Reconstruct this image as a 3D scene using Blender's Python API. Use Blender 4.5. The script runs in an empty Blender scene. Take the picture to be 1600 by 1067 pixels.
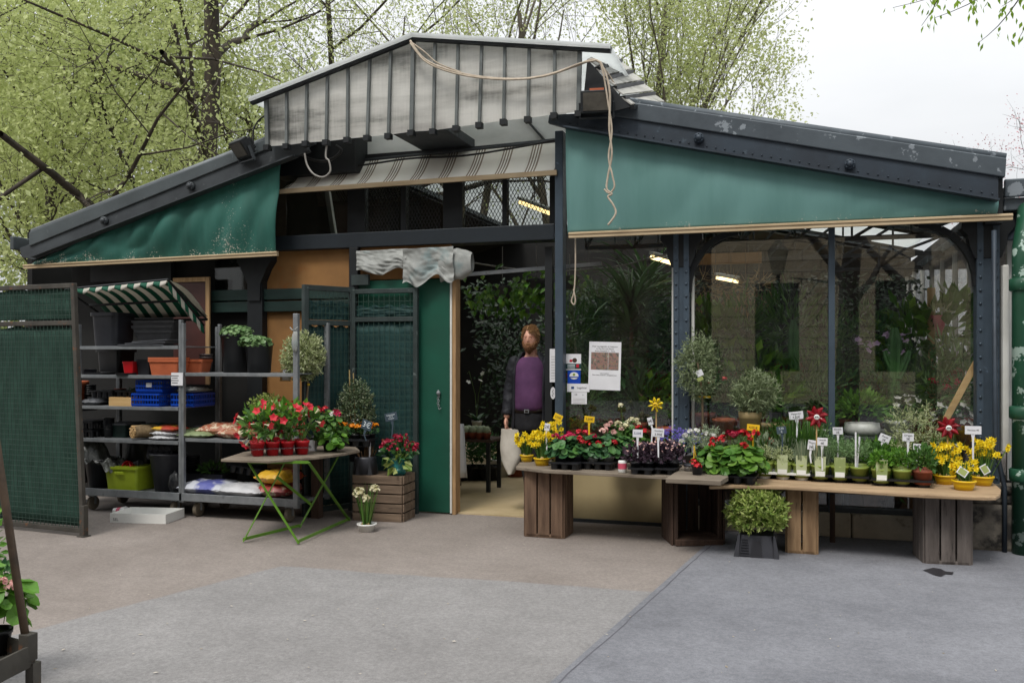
import bpy, math, random
import numpy as np
from mathutils import Vector, Matrix, Euler
R = math.radians
S = bpy.context.scene
COL = S.collection
rnd = random.Random(11)

# ---------------------------------------------------------------- camera
# x runs along the shop front, y runs back into the shop, z is up; the front stands on y = 0
F = 1400.0
TH = R(17.4)
ST, CT = math.sin(TH), math.cos(TH)
CAM = (1.8657, -7.8828, 1.5)
cd = bpy.data.cameras.new('camera')
cam = bpy.data.objects.new('camera', cd)
COL.objects.link(cam)
cam.location = CAM
cam.rotation_euler = (R(90), 0, TH)
cd.sensor_width = 36
cd.lens = 36 * F / 1600
cd.shift_y = 21.5 / 1600
cd.clip_end = 2000
S.camera = cam

# ---------------------------------------------------------------- sky, sun, exposure
SUN_EL, SUN_AZ = R(58), R(-28)      # azimuth: from behind the camera, a little to its left
w = bpy.data.worlds.new("World")
S.world = w
w.use_nodes = True
wn, wl = w.node_tree.nodes, w.node_tree.links
wn.clear()
sky = wn.new('ShaderNodeTexSky')
sky.sky_type = 'NISHITA'
sky.sun_disc = False
sky.sun_elevation = SUN_EL
sky.sun_rotation = R(180) - SUN_AZ - TH
hs = wn.new('ShaderNodeHueSaturation')
hs.inputs['Saturation'].default_value = 0.25
wl.new(sky.outputs[0], hs.inputs['Color'])
tc = wn.new('ShaderNodeTexCoord')
cl = wn.new('ShaderNodeTexNoise')
cl.inputs['Scale'].default_value = 2.2
cl.inputs['Detail'].default_value = 5
cl.inputs['Roughness'].default_value = 0.55
mp = wn.new('ShaderNodeMapping')
mp.inputs['Scale'].default_value = (1, 1, 2.6)
wl.new(tc.outputs['Generated'], mp.inputs['Vector'])
wl.new(mp.outputs[0], cl.inputs['Vector'])
cr = wn.new('ShaderNodeValToRGB')
cr.color_ramp.elements[0].position = 0.3
cr.color_ramp.elements[0].color = (2.0, 2.05, 2.1, 1)
cr.color_ramp.elements[1].position = 0.72
cr.color_ramp.elements[1].color = (2.4, 2.43, 2.47, 1)
wl.new(cl.outputs[0], cr.inputs[0])
mx = wn.new('ShaderNodeMix')
mx.data_type = 'RGBA'
mx.inputs[0].default_value = 0.9
wl.new(hs.outputs[0], mx.inputs[6])
# overcast sky: three times as bright overhead as at the horizon
sz = wn.new('ShaderNodeSeparateXYZ'); wl.new(tc.outputs['Generated'], sz.inputs[0])
e1 = wn.new('ShaderNodeMath'); e1.operation = 'MAXIMUM'; e1.inputs[1].default_value = 0; wl.new(sz.outputs[2], e1.inputs[0])
e2 = wn.new('ShaderNodeMath'); e2.operation = 'MULTIPLY_ADD'; e2.inputs[1].default_value = 3.0; e2.inputs[2].default_value = 1; wl.new(e1.outputs[0], e2.inputs[0])
vm = wn.new('ShaderNodeVectorMath'); vm.operation = 'SCALE'; wl.new(cr.outputs[0], vm.inputs[0]); wl.new(e2.outputs[0], vm.inputs['Scale'])
wl.new(vm.outputs[0], mx.inputs[7])
bg = wn.new('ShaderNodeBackground')
bg.inputs[1].default_value = 0.15
wl.new(mx.outputs[2], bg.inputs[0])
wo = wn.new('ShaderNodeOutputWorld')
wl.new(bg.outputs[0], wo.inputs[0])

sl = bpy.data.lights.new('sun', 'SUN')
sl.energy = 1.5
sl.angle = R(16)
sl.color = (1, .96, .9)
so = bpy.data.objects.new('sun', sl)
COL.objects.link(so)
so.rotation_euler = (R(90) - SUN_EL, 0, SUN_AZ + TH)
so.location = (0, -6, 12)

S.view_settings.view_transform = 'Standard'
S.view_settings.look = 'None'
S.view_settings.gamma = 1
S.view_settings.exposure = 0.65
S.cycles.use_denoising = True
S.cycles.max_bounces = 8
S.cycles.diffuse_bounces = 4
S.cycles.glossy_bounces = 3
S.cycles.transmission_bounces = 5
S.cycles.transparent_max_bounces = 16
S.cycles.caustics_reflective = False
S.cycles.caustics_refractive = False

# ---------------------------------------------------------------- photo pixel -> point on a real plane
def ray(px, py):
    a, b = (px - 800) / F, (555 - py) / F
    return (-ST + a * CT, CT + a * ST, b)
def pd(px, py, d=0.0):
    r = ray(px, py); t = (d - CAM[1]) / r[1]
    return Vector((CAM[0] + t * r[0], d, CAM[2] + t * r[2]))
def pz(px, py, z=0.0):
    r = ray(px, py); t = (z - CAM[2]) / r[2]
    return Vector((CAM[0] + t * r[0], CAM[1] + t * r[1], z))
def at(px, Y):
    a = (px - 800) / F
    return Vector((CAM[0] + Y * (-ST + a * CT), CAM[1] + Y * (CT + a * ST), 0))
def sx(px, d):
    return pd(px, 555, d).x

# ---------------------------------------------------------------- materials
MATS = {}
def _n(nt, t, **k):
    n = nt.nodes.new(t)
    for a, v in k.items(): setattr(n, a, v)
    return n
def hexc(h):
    h = h.lstrip('#'); o = []
    for i in (0, 2, 4):
        c = int(h[i:i+2], 16) / 255
        o.append(c / 12.92 if c <= .04045 else ((c + .055) / 1.055) ** 2.4)
    return tuple(o)
def rgba(c):
    if isinstance(c, str): c = hexc(c)
    return (c[0], c[1], c[2], 1)
def coords(nt, stretch=(1, 1, 1), world=False):
    tcn = _n(nt, 'ShaderNodeTexCoord')
    m = _n(nt, 'ShaderNodeMapping')
    m.inputs['Scale'].default_value = stretch
    if world:
        g = _n(nt, 'ShaderNodeNewGeometry')
        nt.links.new(g.outputs['Position'], m.inputs['Vector'])
    else:
        oi = _n(nt, 'ShaderNodeObjectInfo')
        ml = _n(nt, 'ShaderNodeMath', operation='MULTIPLY'); ml.inputs[1].default_value = 37.0
        nt.links.new(oi.outputs['Random'], ml.inputs[0])
        cb = _n(nt, 'ShaderNodeCombineXYZ')
        nt.links.new(ml.outputs[0], cb.inputs[0]); nt.links.new(ml.outputs[0], cb.inputs[2])
        ad = _n(nt, 'ShaderNodeVectorMath', operation='ADD')
        nt.links.new(tcn.outputs['Object'], ad.inputs[0]); nt.links.new(cb.outputs[0], ad.inputs[1])
        nt.links.new(ad.outputs[0], m.inputs['Vector'])
    return m.outputs[0]
def noise(nt, vec, scale, detail=5, rough=.6):
    n = _n(nt, 'ShaderNodeTexNoise')
    n.inputs['Scale'].default_value = scale; n.inputs['Detail'].default_value = detail; n.inputs['Roughness'].default_value = rough
    nt.links.new(vec, n.inputs['Vector'])
    return n.outputs['Fac']
def ramp(nt, fac, stops):
    r = _n(nt, 'ShaderNodeValToRGB')
    e = r.color_ramp.elements
    while len(e) < len(stops): e.new(.5)
    for el, (p, c) in zip(e, stops):
        el.position = p; el.color = rgba(c)
    nt.links.new(fac, r.inputs[0])
    return r.outputs[0]
def mixc(nt, fac, a, b):
    m = _n(nt, 'ShaderNodeMix', data_type='RGBA')
    for s, v in ((0, fac), (6, a), (7, b)):
        if isinstance(v, (int, float)): m.inputs[s].default_value = v
        elif isinstance(v, (tuple, str)): m.inputs[s].default_value = rgba(v)
        else: nt.links.new(v, m.inputs[s])
    return m.outputs[2]
def new_mat(name):
    m = bpy.data.materials.new(name); m.use_nodes = True
    nt = m.node_tree; nt.nodes.clear()
    out = _n(nt, 'ShaderNodeOutputMaterial'); b = _n(nt, 'ShaderNodeBsdfPrincipled')
    nt.links.new(b.outputs[0], out.inputs[0])
    MATS[name] = m
    return m, nt, b, out
def bump(nt, b, h, strength=.3, dist=.01):
    n = _n(nt, 'ShaderNodeBump'); n.inputs['Strength'].default_value = strength; n.inputs['Distance'].default_value = dist
    nt.links.new(h, n.inputs['Height']); nt.links.new(n.outputs[0], b.inputs['Normal'])
def mat(name, c1, c2=None, scale=6, rough=.6, metal=0., bmp=0., stretch=(1, 1, 1), spec=.4, spots=None, spot_scale=25, spot_at=(.6, .68), lo=.35, hi=.65, world=False, detail=5, rvar=.15):
    """two-tone noise paint; spots = a third colour where fine noise passes a threshold (chips, dirt)"""
    m, nt, b, _ = new_mat(name)
    v = coords(nt, stretch, world)
    n1 = noise(nt, v, scale, detail)
    c = ramp(nt, n1, [(lo, c1), (hi, c2 if c2 is not None else c1)])
    if spots is not None:
        n2 = noise(nt, v, spot_scale, 4)
        f = ramp(nt, n2, [(spot_at[0], (0, 0, 0)), (spot_at[1], (1, 1, 1))])
        c = mixc(nt, f, c, spots)
    nt.links.new(c, b.inputs['Base Color'])
    mr = _n(nt, 'ShaderNodeMapRange'); mr.inputs[3].default_value = max(.02, rough - rvar); mr.inputs[4].default_value = min(1, rough + rvar)
    nt.links.new(n1, mr.inputs[0]); nt.links.new(mr.outputs[0], b.inputs['Roughness'])
    b.inputs['Metallic'].default_value = metal
    b.inputs['Specular IOR Level'].default_value = spec
    if bmp:
        bump(nt, b, noise(nt, v, scale * 6, 6), bmp)
    return m
def leafmat(name, stops, trans=.3, rough=.45, spec=.35):
    """each leaf (mesh island) takes its own tone from the ramp"""
    m, nt, b, out = new_mat(name)
    g = _n(nt, 'ShaderNodeNewGeometry')
    k = len(stops)
    c = ramp(nt, g.outputs['Random Per Island'], [(i / max(1, k - 1), s) for i, s in enumerate(stops)])
    nt.links.new(c, b.inputs['Base Color'])
    b.inputs['Roughness'].default_value = rough; b.inputs['Specular IOR Level'].default_value = spec
    if trans:
        t = _n(nt, 'ShaderNodeBsdfTranslucent'); nt.links.new(c, t.inputs[0])
        mxs = _n(nt, 'ShaderNodeMixShader'); mxs.inputs[0].default_value = trans
        nt.links.new(b.outputs[0], mxs.inputs[1]); nt.links.new(t.outputs[0], mxs.inputs[2]); nt.links.new(mxs.outputs[0], out.inputs[0])
    return m
def glassmat(name, tint=(.9, .93, .92), refl=.10, rough=.015, dirt=0.0):
    m, nt, b, out = new_mat(name)
    nt.nodes.remove(b)
    t = _n(nt, 'ShaderNodeBsdfTransparent'); t.inputs[0].default_value = rgba(tint)
    g = _n(nt, 'ShaderNodeBsdfGlossy'); g.inputs['Roughness'].default_value = rough
    lw = _n(nt, 'ShaderNodeLayerWeight'); lw.inputs[0].default_value = .5
    pw = _n(nt, 'ShaderNodeMath', operation='POWER'); pw.inputs[1].default_value = 5; nt.links.new(lw.outputs['Facing'], pw.inputs[0])
    ml = _n(nt, 'ShaderNodeMapRange'); ml.inputs[3].default_value = refl; ml.inputs[4].default_value = .95
    nt.links.new(pw.outputs[0], ml.inputs[0])
    ms = _n(nt, 'ShaderNodeMixShader')
    nt.links.new(ml.outputs[0], ms.inputs[0]); nt.links.new(t.outputs[0], ms.inputs[1]); nt.links.new(g.outputs[0], ms.inputs[2])
    last = ms.outputs[0]
    if dirt:
        df = _n(nt, 'ShaderNodeBsdfDiffuse'); df.inputs[0].default_value = (.5, .5, .48, 1)
        f = ramp(nt, noise(nt, coords(nt, (1, 1, .5)), 3, 6), [(.45, (0, 0, 0)), (.9, (dirt, dirt, dirt))])
        m2 = _n(nt, 'ShaderNodeMixShader'); nt.links.new(f, m2.inputs[0]); nt.links.new(last, m2.inputs[1]); nt.links.new(df.outputs[0], m2.inputs[2]); last = m2.outputs[0]
    nt.links.new(last, out.inputs[0])
    return m
def emit(name, col, st):
    m, nt, b, out = new_mat(name)
    b.inputs['Base Color'].default_value = rgba(col); b.inputs['Emission Color'].default_value = rgba(col); b.inputs['Emission Strength'].default_value = st
    return m

def paving(name, c1, c2, c3, grain, seed):
    """worn asphalt: broad blotches, aggregate grain, dark scuffs, hairline cracks"""
    m, nt, b, _ = new_mat(name)
    v = coords(nt, (1, 1, 1), True); sh = _n(nt, 'ShaderNodeVectorMath', operation='ADD'); sh.inputs[1].default_value = (seed, seed * 2, 0); nt.links.new(v, sh.inputs[0]); v = sh.outputs[0]
    base = ramp(nt, noise(nt, v, .9, 6, .62), [(.36, c1), (.64, c2)])
    mott = ramp(nt, noise(nt, v, 7, 5, .7), [(.4, (.88, .88, .88)), (.6, (1, 1, 1))])
    gr = ramp(nt, noise(nt, v, grain, 3, .8), [(.34, (.74, .74, .74)), (.5, (1, 1, 1)), (.66, (1.18, 1.18, 1.17))])
    def mul(a, bb, f):
        n = _n(nt, 'ShaderNodeMix', data_type='RGBA', blend_type='MULTIPLY'); n.inputs[0].default_value = f; nt.links.new(a, n.inputs[6]); nt.links.new(bb, n.inputs[7]); return n.outputs[2]
    g2_ = ramp(nt, noise(nt, v, 38, 4, .75), [(.36, (.78, .78, .78)), (.5, (1, 1, 1)), (.64, (1.2, 1.2, 1.2))])
    c = mul(mul(mul(base, mott, .8), gr, .8), g2_, .7)
    st = _n(nt, 'ShaderNodeMapping'); st.inputs['Scale'].default_value = (.5, 2.4, 1); st.inputs['Rotation'].default_value = (0, 0, .35); nt.links.new(v, st.inputs['Vector'])
    c = mixc(nt, ramp(nt, noise(nt, st.outputs[0], 1.3, 7, .7), [(.60, (0, 0, 0)), (.74, (.34, .34, .34))]), c, c3)
    vo = _n(nt, 'ShaderNodeTexVoronoi', feature='DISTANCE_TO_EDGE'); vo.inputs['Scale'].default_value = .45
    wob = _n(nt, 'ShaderNodeTexNoise'); wob.inputs['Scale'].default_value = 2.5; wob.inputs['Detail'].default_value = 6; nt.links.new(v, wob.inputs['Vector'])
    ad = _n(nt, 'ShaderNodeVectorMath', operation='MULTIPLY_ADD'); ad.inputs[1].default_value = (.7, .7, 0); nt.links.new(wob.outputs['Color'], ad.inputs[0]); nt.links.new(v, ad.inputs[2]); nt.links.new(ad.outputs[0], vo.inputs['Vector'])
    gate = ramp(nt, noise(nt, v, .7, 2), [(.55, (0, 0, 0)), (.7, (.22, .22, .22))])
    ck = _n(nt, 'ShaderNodeMix', data_type='RGBA', blend_type='MULTIPLY'); ck.inputs[0].default_value = 1
    nt.links.new(ramp(nt, vo.outputs['Distance'], [(.0, (1, 1, 1)), (.006, (0, 0, 0))]), ck.inputs[6]); nt.links.new(gate, ck.inputs[7])
    c = mixc(nt, ck.outputs[2], c, '#3c3a38')
    nt.links.new(c, b.inputs['Base Color']); b.inputs['Roughness'].default_value = .85; b.inputs['Specular IOR Level'].default_value = .25
    bump(nt, b, noise(nt, v, grain * .8, 4, .7), .35, .006)

# ---------------------------------------------------------------- mesh builder
def rotm(r):
    return Euler(r, 'XYZ').to_matrix() if r else Matrix.Identity(3)
class MB:
    def __init__(s): s.v = []; s.f = []; s.mi = []
    def add(s, vs, fs, mi=0):
        o = len(s.v); s.v.extend([tuple(p) for p in vs]); s.f.extend([tuple(i + o for i in f) for f in fs]); s.mi.extend([mi] * len(fs)); return s
    def box(s, c, d, rot=None, mi=0, taper=(1, 1)):
        m = rotm(rot); c = Vector(c); x, y, z = d[0] / 2, d[1] / 2, d[2] / 2; tx, ty = taper
        vs = [c + m @ Vector(p) for p in ((-x, -y, -z), (x, -y, -z), (x, y, -z), (-x, y, -z), (-x * tx, -y * ty, z), (x * tx, -y * ty, z), (x * tx, y * ty, z), (-x * tx, y * ty, z))]
        return s.add(vs, ((3, 2, 1, 0), (4, 5, 6, 7), (0, 1, 5, 4), (1, 2, 6, 5), (2, 3, 7, 6), (3, 0, 4, 7)), mi)
    def span(s, a, b, mi=0):      # box between two corners
        return s.box([(a[i] + b[i]) / 2 for i in range(3)], [abs(b[i] - a[i]) for i in range(3)], None, mi)
    def bar(s, p, q, w, h, mi=0, up=(0, 0, 1)):
        p, q = Vector(p), Vector(q); d = (q - p); L = d.length; d.normalize(); u = Vector(up)
        if abs(d.dot(u)) > .98: u = Vector((0, 1, 0))
        r = d.cross(u).normalized(); u = r.cross(d)
        vs = [e + r * (a * w / 2) + u * (b * h / 2) for e in (p, q) for a, b in ((-1, -1), (1, -1), (1, 1), (-1, 1))]
        return s.add(vs, ((3, 2, 1, 0), (4, 5, 6, 7), (0, 1, 5, 4), (1, 2, 6, 5), (2, 3, 7, 6), (3, 0, 4, 7)), mi)
    def tube(s, pts, r, n=8, mi=0, caps=True):
        pts = [Vector(p) for p in pts]; rs = r if isinstance(r, (list, tuple)) else [r] * len(pts)
        vs = []; prev = None
        for i, p in enumerate(pts):
            t = (pts[min(i + 1, len(pts) - 1)] - pts[max(i - 1, 0)])
            if t.length < 1e-9: t = Vector((0, 0, 1))
            t.normalize()
            if prev is None:
                a = Vector((1, 0, 0)) if abs(t.x) < .9 else Vector((0, 1, 0))
                prev = t.cross(a).normalized()
            u = (prev - t * prev.dot(t))
            u = u.normalized() if u.length > 1e-6 else t.orthogonal().normalized()
            prev = u; wv = t.cross(u)
            for k in range(n):
                an = 2 * math.pi * k / n
                vs.append(p + (u * math.cos(an) + wv * math.sin(an)) * rs[i])
        fs = []
        for i in range(len(pts) - 1):
            for k in range(n):
                a, b = i * n + k, i * n + (k + 1) % n
                fs.append((a, b, b + n, a + n))
        if caps:
            fs.append(tuple(range(n - 1, -1, -1))); m = (len(pts) - 1) * n; fs.append(tuple(range(m, m + n)))
        return s.add(vs, fs, mi)
    def lathe(s, prof, c=(0, 0, 0), n=20, mi=0, cap0=True, cap1=True, sq=(1, 1)):
        vs = [(c[0] + r * math.cos(2 * math.pi * k / n) * sq[0], c[1] + r * math.sin(2 * math.pi * k / n) * sq[1], c[2] + z) for r, z in prof for k in range(n)]
        fs = [(i * n + k, i * n + (k + 1) % n, (i + 1) * n + (k + 1) % n, (i + 1) * n + k) for i in range(len(prof) - 1) for k in range(n)]
        if cap0: fs.append(tuple(range(n - 1, -1, -1)))
        if cap1: m = (len(prof) - 1) * n; fs.append(tuple(range(m, m + n)))
        return s.add(vs, fs, mi)
    def prism(s, poly, ext, mi=0):     # polygon (3-d points) pushed along ext
        n = len(poly); e = Vector(ext); p = [Vector(q) for q in poly]
        return s.add(p + [q + e for q in p], [tuple(range(n)), tuple(range(2 * n - 1, n - 1, -1))] + [(i, i + n, (i + 1) % n + n, (i + 1) % n) for i in range(n)], mi)
    def grid(s, fn, nu, nv, mi=0):     # surface fn(u,v) -> point, u,v in 0..1
        vs = [fn(i / nu, j / nv) for j in range(nv + 1) for i in range(nu + 1)]
        return s.add(vs, [(j * (nu + 1) + i, j * (nu + 1) + i + 1, (j + 1) * (nu + 1) + i + 1, (j + 1) * (nu + 1) + i) for j in range(nv) for i in range(nu)], mi)
    def rrect(s, c, w, d, r, z0, z1, mi=0, top=1.0, n=5, rot=0, open_top=False, wall=.012):
        """rounded rectangle box standing on z0, widening to the factor top; open_top leaves a hollow inside"""
        def ring(k, z, ins=0):
            o = []
            for qx, qy, a0 in ((1, 1, 0), (-1, 1, 90), (-1, -1, 180), (1, -1, 270)):
                for i in range(n):
                    a = R(a0 + 90 * i / (n - 1)); rr = max(r - ins, .002)
                    x = (qx * (w / 2 * k - r) + rr * math.cos(a)); y = (qy * (d / 2 * k - r) + rr * math.sin(a))
                    o.append((c[0] + x * math.cos(rot) - y * math.sin(rot), c[1] + x * math.sin(rot) + y * math.cos(rot), c[2] + z))
            return o
        rs = [ring(1, z0), ring(top, z1)]
        if open_top: rs += [ring(top, z1, wall), ring(1, z0 + wall, wall)]
        N = 4 * n; vs = [p for q in rs for p in q]
        fs = [(i * N + k, i * N + (k + 1) % N, (i + 1) * N + (k + 1) % N, (i + 1) * N + k) for i in range(len(rs) - 1) for k in range(N)]
        fs += [tuple(range(N - 1, -1, -1)), tuple(range((len(rs) - 1) * N, len(rs) * N))]
        return s.add(vs, fs, mi)
    def ball(s, c, r, n=8, m=6, mi=0, sq=(1, 1, 1)):
        pr = [(max(1e-4, math.sin(math.pi * i / m)), -math.cos(math.pi * i / m)) for i in range(m + 1)]
        vs = [(c[0] + q * r * sq[0] * math.cos(2 * math.pi * k / n), c[1] + q * r * sq[1] * math.sin(2 * math.pi * k / n), c[2] + z * r * sq[2]) for q, z in pr for k in range(n)]
        return s.add(vs, [(i * n + k, i * n + (k + 1) % n, (i + 1) * n + (k + 1) % n, (i + 1) * n + k) for i in range(m) for k in range(n)], mi)
    # ---- leaves
    def leaf(s, p, d, nrm, L, W, mi=0, fold=.15):
        p, d = Vector(p), Vector(d).normalized(); b = d.cross(Vector(nrm))
        if b.length < 1e-4: b = d.orthogonal()
        b.normalize(); u = b.cross(d)
        return s.add((p, p + d * L * .45 + b * W / 2 + u * fold * W, p + d * L, p + d * L * .45 - b * W / 2 + u * fold * W), ((0, 1, 2, 3),), mi)
    def disc(s, p, nrm, r, mi=0, n=8, cup=.2, ruf=.12, rg=rnd):
        p, nrm = Vector(p), Vector(nrm).normalized(); a = nrm.orthogonal().normalized(); b = nrm.cross(a); o = rg.random() * 6
        vs = [p]
        for k in range(n):
            t = o + 2 * math.pi * k / n; q = r * (1 + ruf * (rg.random() - .5) * 2)
            vs.append(p + (a * math.cos(t) + b * math.sin(t)) * q + nrm * (cup * r * (1 + .6 * (rg.random() - .5))))
        return s.add(vs, [(0, 1 + k, 1 + (k + 1) % n) for k in range(n)], mi)
    def strap(s, p, d, L, W, droop=.6, mi=0, seg=4, rg=rnd):
        p = Vector(p); d = Vector(d).normalized(); side = d.cross(Vector((0, 0, 1)))
        side = side.normalized() if side.length > 1e-3 else Vector((1, 0, 0))
        side = (Matrix.Rotation(rg.uniform(-.6, .6), 3, d) @ side)
        vs = []; q = p.copy()
        for i in range(seg + 1):
            t = i / seg; wd = W * (1 - t ** 2) * .5 + .0008
            vs += [q - side * wd, q + side * wd]
            d = (d + Vector((0, 0, -droop / seg * (t + .3)))).normalized(); q = q + d * (L / seg)
        return s.add(vs, [(2 * i, 2 * i + 1, 2 * i + 3, 2 * i + 2) for i in range(seg)], mi)
    def build(s, name, mats, parent=None, world=False, loc=None, rot=None, smooth=False, bevel=0, solid=0, sub=0):
        me = bpy.data.meshes.new(name)
        off = Vector((0, 0, 0))
        if world and parent is not None:
            q = parent
            while q is not None: off += q.location; q = q.parent
        vs = [(p[0] - off.x, p[1] - off.y, p[2] - off.z) for p in s.v]
        me.from_pydata(vs, [], s.f)
        if not isinstance(mats, (list, tuple)): mats = [mats]
        for m in mats: me.materials.append(MATS[m] if isinstance(m, str) else m)
        if len(mats) > 1: me.polygons.foreach_set('material_index', s.mi)
        if smooth: me.polygons.foreach_set('use_smooth', [True] * len(me.polygons))
        me.update()
        o = bpy.data.objects.new(name, me); COL.objects.link(o)
        if loc is not None: o.location = loc
        if rot is not None: o.rotation_euler = rot if isinstance(rot, (tuple, list)) else (0, 0, rot)
        if parent is not None: o.parent = parent
        if bevel:
            b = o.modifiers.new('bevel', 'BEVEL'); b.width = bevel; b.segments = 2; b.limit_method = 'ANGLE'; b.angle_limit = R(40)
        if solid:
            b = o.modifiers.new('solid', 'SOLIDIFY'); b.thickness = solid; b.offset = 0
        if sub:
            b = o.modifiers.new('sub', 'SUBSURF'); b.levels = sub; b.render_levels = sub
        return o
def tag(o, label, cat, group=None, kind=None):
    if label: o['label'] = label
    if cat: o['category'] = cat
    if group: o['group'] = group
    if kind: o['kind'] = kind
    return o
def thing(name, label, cat, loc=(0, 0, 0), rz=0, group=None):
    o = bpy.data.objects.new(name, None); o.empty_display_size = .1; COL.objects.link(o)
    o.location = loc; o.rotation_euler = (0, 0, rz)
    return tag(o, label, cat, group)
def dup(root, loc, rz=0, label=None, group=None, scale=None):
    def cp(o, par):
        c = o.copy(); COL.objects.link(c)
        if par is not None: c.parent = par
        for ch in list(o.children): cp(ch, c)
        return c
    r = cp(root, None); r.location = loc; r.rotation_euler = (0, 0, rz)
    if scale: r.scale = (scale,) * 3 if isinstance(scale, (int, float)) else scale
    if label: r['label'] = label
    if group: r['group'] = group
    return r
def struct(o, label=None):
    o['kind'] = 'structure'
    if label: o['label'] = label
    return o
def uvec(rg):
    while True:
        v = Vector((rg.uniform(-1, 1), rg.uniform(-1, 1), rg.uniform(-1, 1)))
        if .05 < v.length < 1: return v.normalized()
def text(body, size, mt, parent, loc, rot=(R(90), 0, 0), name='lettering', align='CENTER', ext=.0004, sx_=1):
    cu = bpy.data.curves.new(name, 'FONT'); cu.body = body; cu.size = size; cu.align_x = align; cu.align_y = 'CENTER'; cu.extrude = ext; cu.resolution_u = 2
    tmp = bpy.data.objects.new('tmp', cu); me = bpy.data.meshes.new_from_object(tmp); bpy.data.objects.remove(tmp); bpy.data.curves.remove(cu); me.name = name
    me.materials.clear(); me.materials.append(MATS[mt]); o = bpy.data.objects.new(name, me); COL.objects.link(o); o.parent = parent; o.location = loc; o.rotation_euler = rot; o.scale = (sx_, 1, 1)
    return o
# ---------------------------------------------------------------- material library
paving('asphalt_tan', '#867e78', '#79716b', '#625c57', 150, 0)
paving('asphalt_grey', '#848281', '#7a7877', '#6b6968', 170, 5)
paving('asphalt_dark', '#7a7b80', '#696a6f', '#56575b', 120, 11)
mat('mortar', '#8b837d', '#7c746e', 4, .9, 0, .3, world=True)
mat('tar', '#45444a', '#55545a', 6, .8)
mat('wet_spot', '#222226', '#2c2c30', 5, .35)
mat('grit', '#b5aea2', '#7d7260', 9, .9)
mat('steel_blue', '#333d47', '#272e36', 3, .5, .15, .08, spots='#46525c', spot_scale=9, spot_at=(.66, .75))
mat('steel_post', '#43505c', '#37424c', 3, .45, .15, .06, spots='#566676', spot_scale=14, spot_at=(.66, .72))
mat('rib_grey', '#6d7271', '#565b5a', 5, .5, .2, .05)
mat('steel_dark', '#20272d', '#191f24', 3, .5, .15, .08)
mat('steel_black', '#191d20', '#121517', 4, .55, .1, .06)
mat('steel_grey', '#42474a', '#34383b', 3, .55, .2, .08, spots='#5c6062', spot_scale=12, spot_at=(.64, .74))
mat('flashing', '#4e565c', '#3d444a', 2.5, .5, .2, .1, spots='#7d848a', spot_scale=7, spot_at=(.6, .63))
mat('flashing_left', '#4c5355', '#3e4446', 2.5, .5, .2, .1, spots='#5f6668', spot_scale=10, spot_at=(.62, .7))
mat('roof_zinc', '#63686b', '#4d5255', 2, .55, .3, .1)
mat('dark_wood_green', '#16302b', '#10241f', 3, .6, 0, .1, stretch=(1, 1, 6))
mat('door_green', '#1c5040', '#174436', 2, .38, 0, .04, spots='#2b6a55', spot_scale=60, spot_at=(.72, .75))
mat('ochre_panel', '#8f673a', '#7a5730', 2.5, .7, 0, .05, spots='#8a5423', spot_scale=5, spot_at=(.6, .75))
mat('raw_wood', '#a68660', '#8b6d4a', 4, .75, 0, .12, stretch=(8, 8, 1))
mat('batten_wood', '#bda98a', '#a08c6d', 3, .7, 0, .1, stretch=(.6, 6, 6))
mat('beige_panel', '#ab9b76', '#978765', 1.6, .45, 0, .04, stretch=(1, 1, .5))
mat('stone', '#bdb3a0', '#9a9080', 3, .85, 0, .35, spots='#4c4740', spot_scale=5, spot_at=(.58, .7))
mat('stone_dark', '#7d766b', '#48443f', 4, .85, 0, .5, spots='#2a2826', spot_scale=6, spot_at=(.5, .62))
mat('floor_tile', '#c3b08f', '#a8956f', 1.6, .35, 0, .03, world=True)
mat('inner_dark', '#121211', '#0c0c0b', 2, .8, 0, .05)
mat('inner_roof', '#5a5850', '#45443e', 1.5, .8, 0, .05)
mat('white_paint', '#cfcfca', '#bdbcb6', 3, .5, 0, .03)
mat('white_plastic', '#dcdcd8', '#cfcfcb', 3, .35)
mat('paper', '#dcdcdf', '#d0d0d4', 5, .7)
mat('ink', '#1a1a1e', None, 4, .7)
mat('ink_blue', '#26406f', None, 4, .7)
mat('brown_board', '#4b2b26', '#3b211e', 3, .5, 0, .05)
mat('galv', '#85888a', '#6c7073', 7, .42, .25, .06, spots='#63666a', spot_scale=18, spot_at=(.62, .72))
mat('gate_frame', '#4d4a44', '#3b3833', 5, .6, .3, .12, spots='#6a4a35', spot_scale=16, spot_at=(.6, .68))
mat('shutter_frame', '#3a4443', '#2c3433', 5, .55, .25, .1, spots='#5d6664', spot_scale=16, spot_at=(.66, .72))
mat('wire_green', '#31473d', '#263b33', 8, .5)
mat('shade_cloth', '#2a4a3f', '#1d382f', 4, .85, 0, .25, stretch=(3, 3, 1))
mat('shade_teal', '#1b403e', '#12302f', 3, .7, 0, .2, stretch=(1, 1, 3))
mat('black_plastic', '#1c1d20', '#141518', 5, .4, 0, .03)
mat('charcoal_plastic', '#33343a', '#292a2f', 5, .5, 0, .04)
mat('grey_plastic', '#4a4a4c', '#3d3d40', 5, .5, 0, .03)
mat('lid_grey', '#5b5d62', '#4a4c50', 6, .5, .1, .05)
mat('terracotta', '#b5613d', '#a05233', 5, .65, 0, .05)
mat('terracotta_brown', '#8c4a34', '#713a29', 5, .7, 0, .08)
mat('red_plastic', '#c01820', '#a8131b', 4, .35)
mat('pot_red', '#c3222c', '#ad1b25', 4, .4)
mat('blue_plastic', '#1748b4', '#123c9c', 4, .35)
mat('lime_plastic', '#9fb02e', '#8a9c26', 3, .35)
mat('pot_yellow', '#dcb516', '#cfa712', 4, .4)
mat('pot_green', '#8a9a48', '#75853a', 4, .45)
mat('pot_beige', '#b09a6e', '#9a855c', 4, .6, 0, .05)
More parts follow.
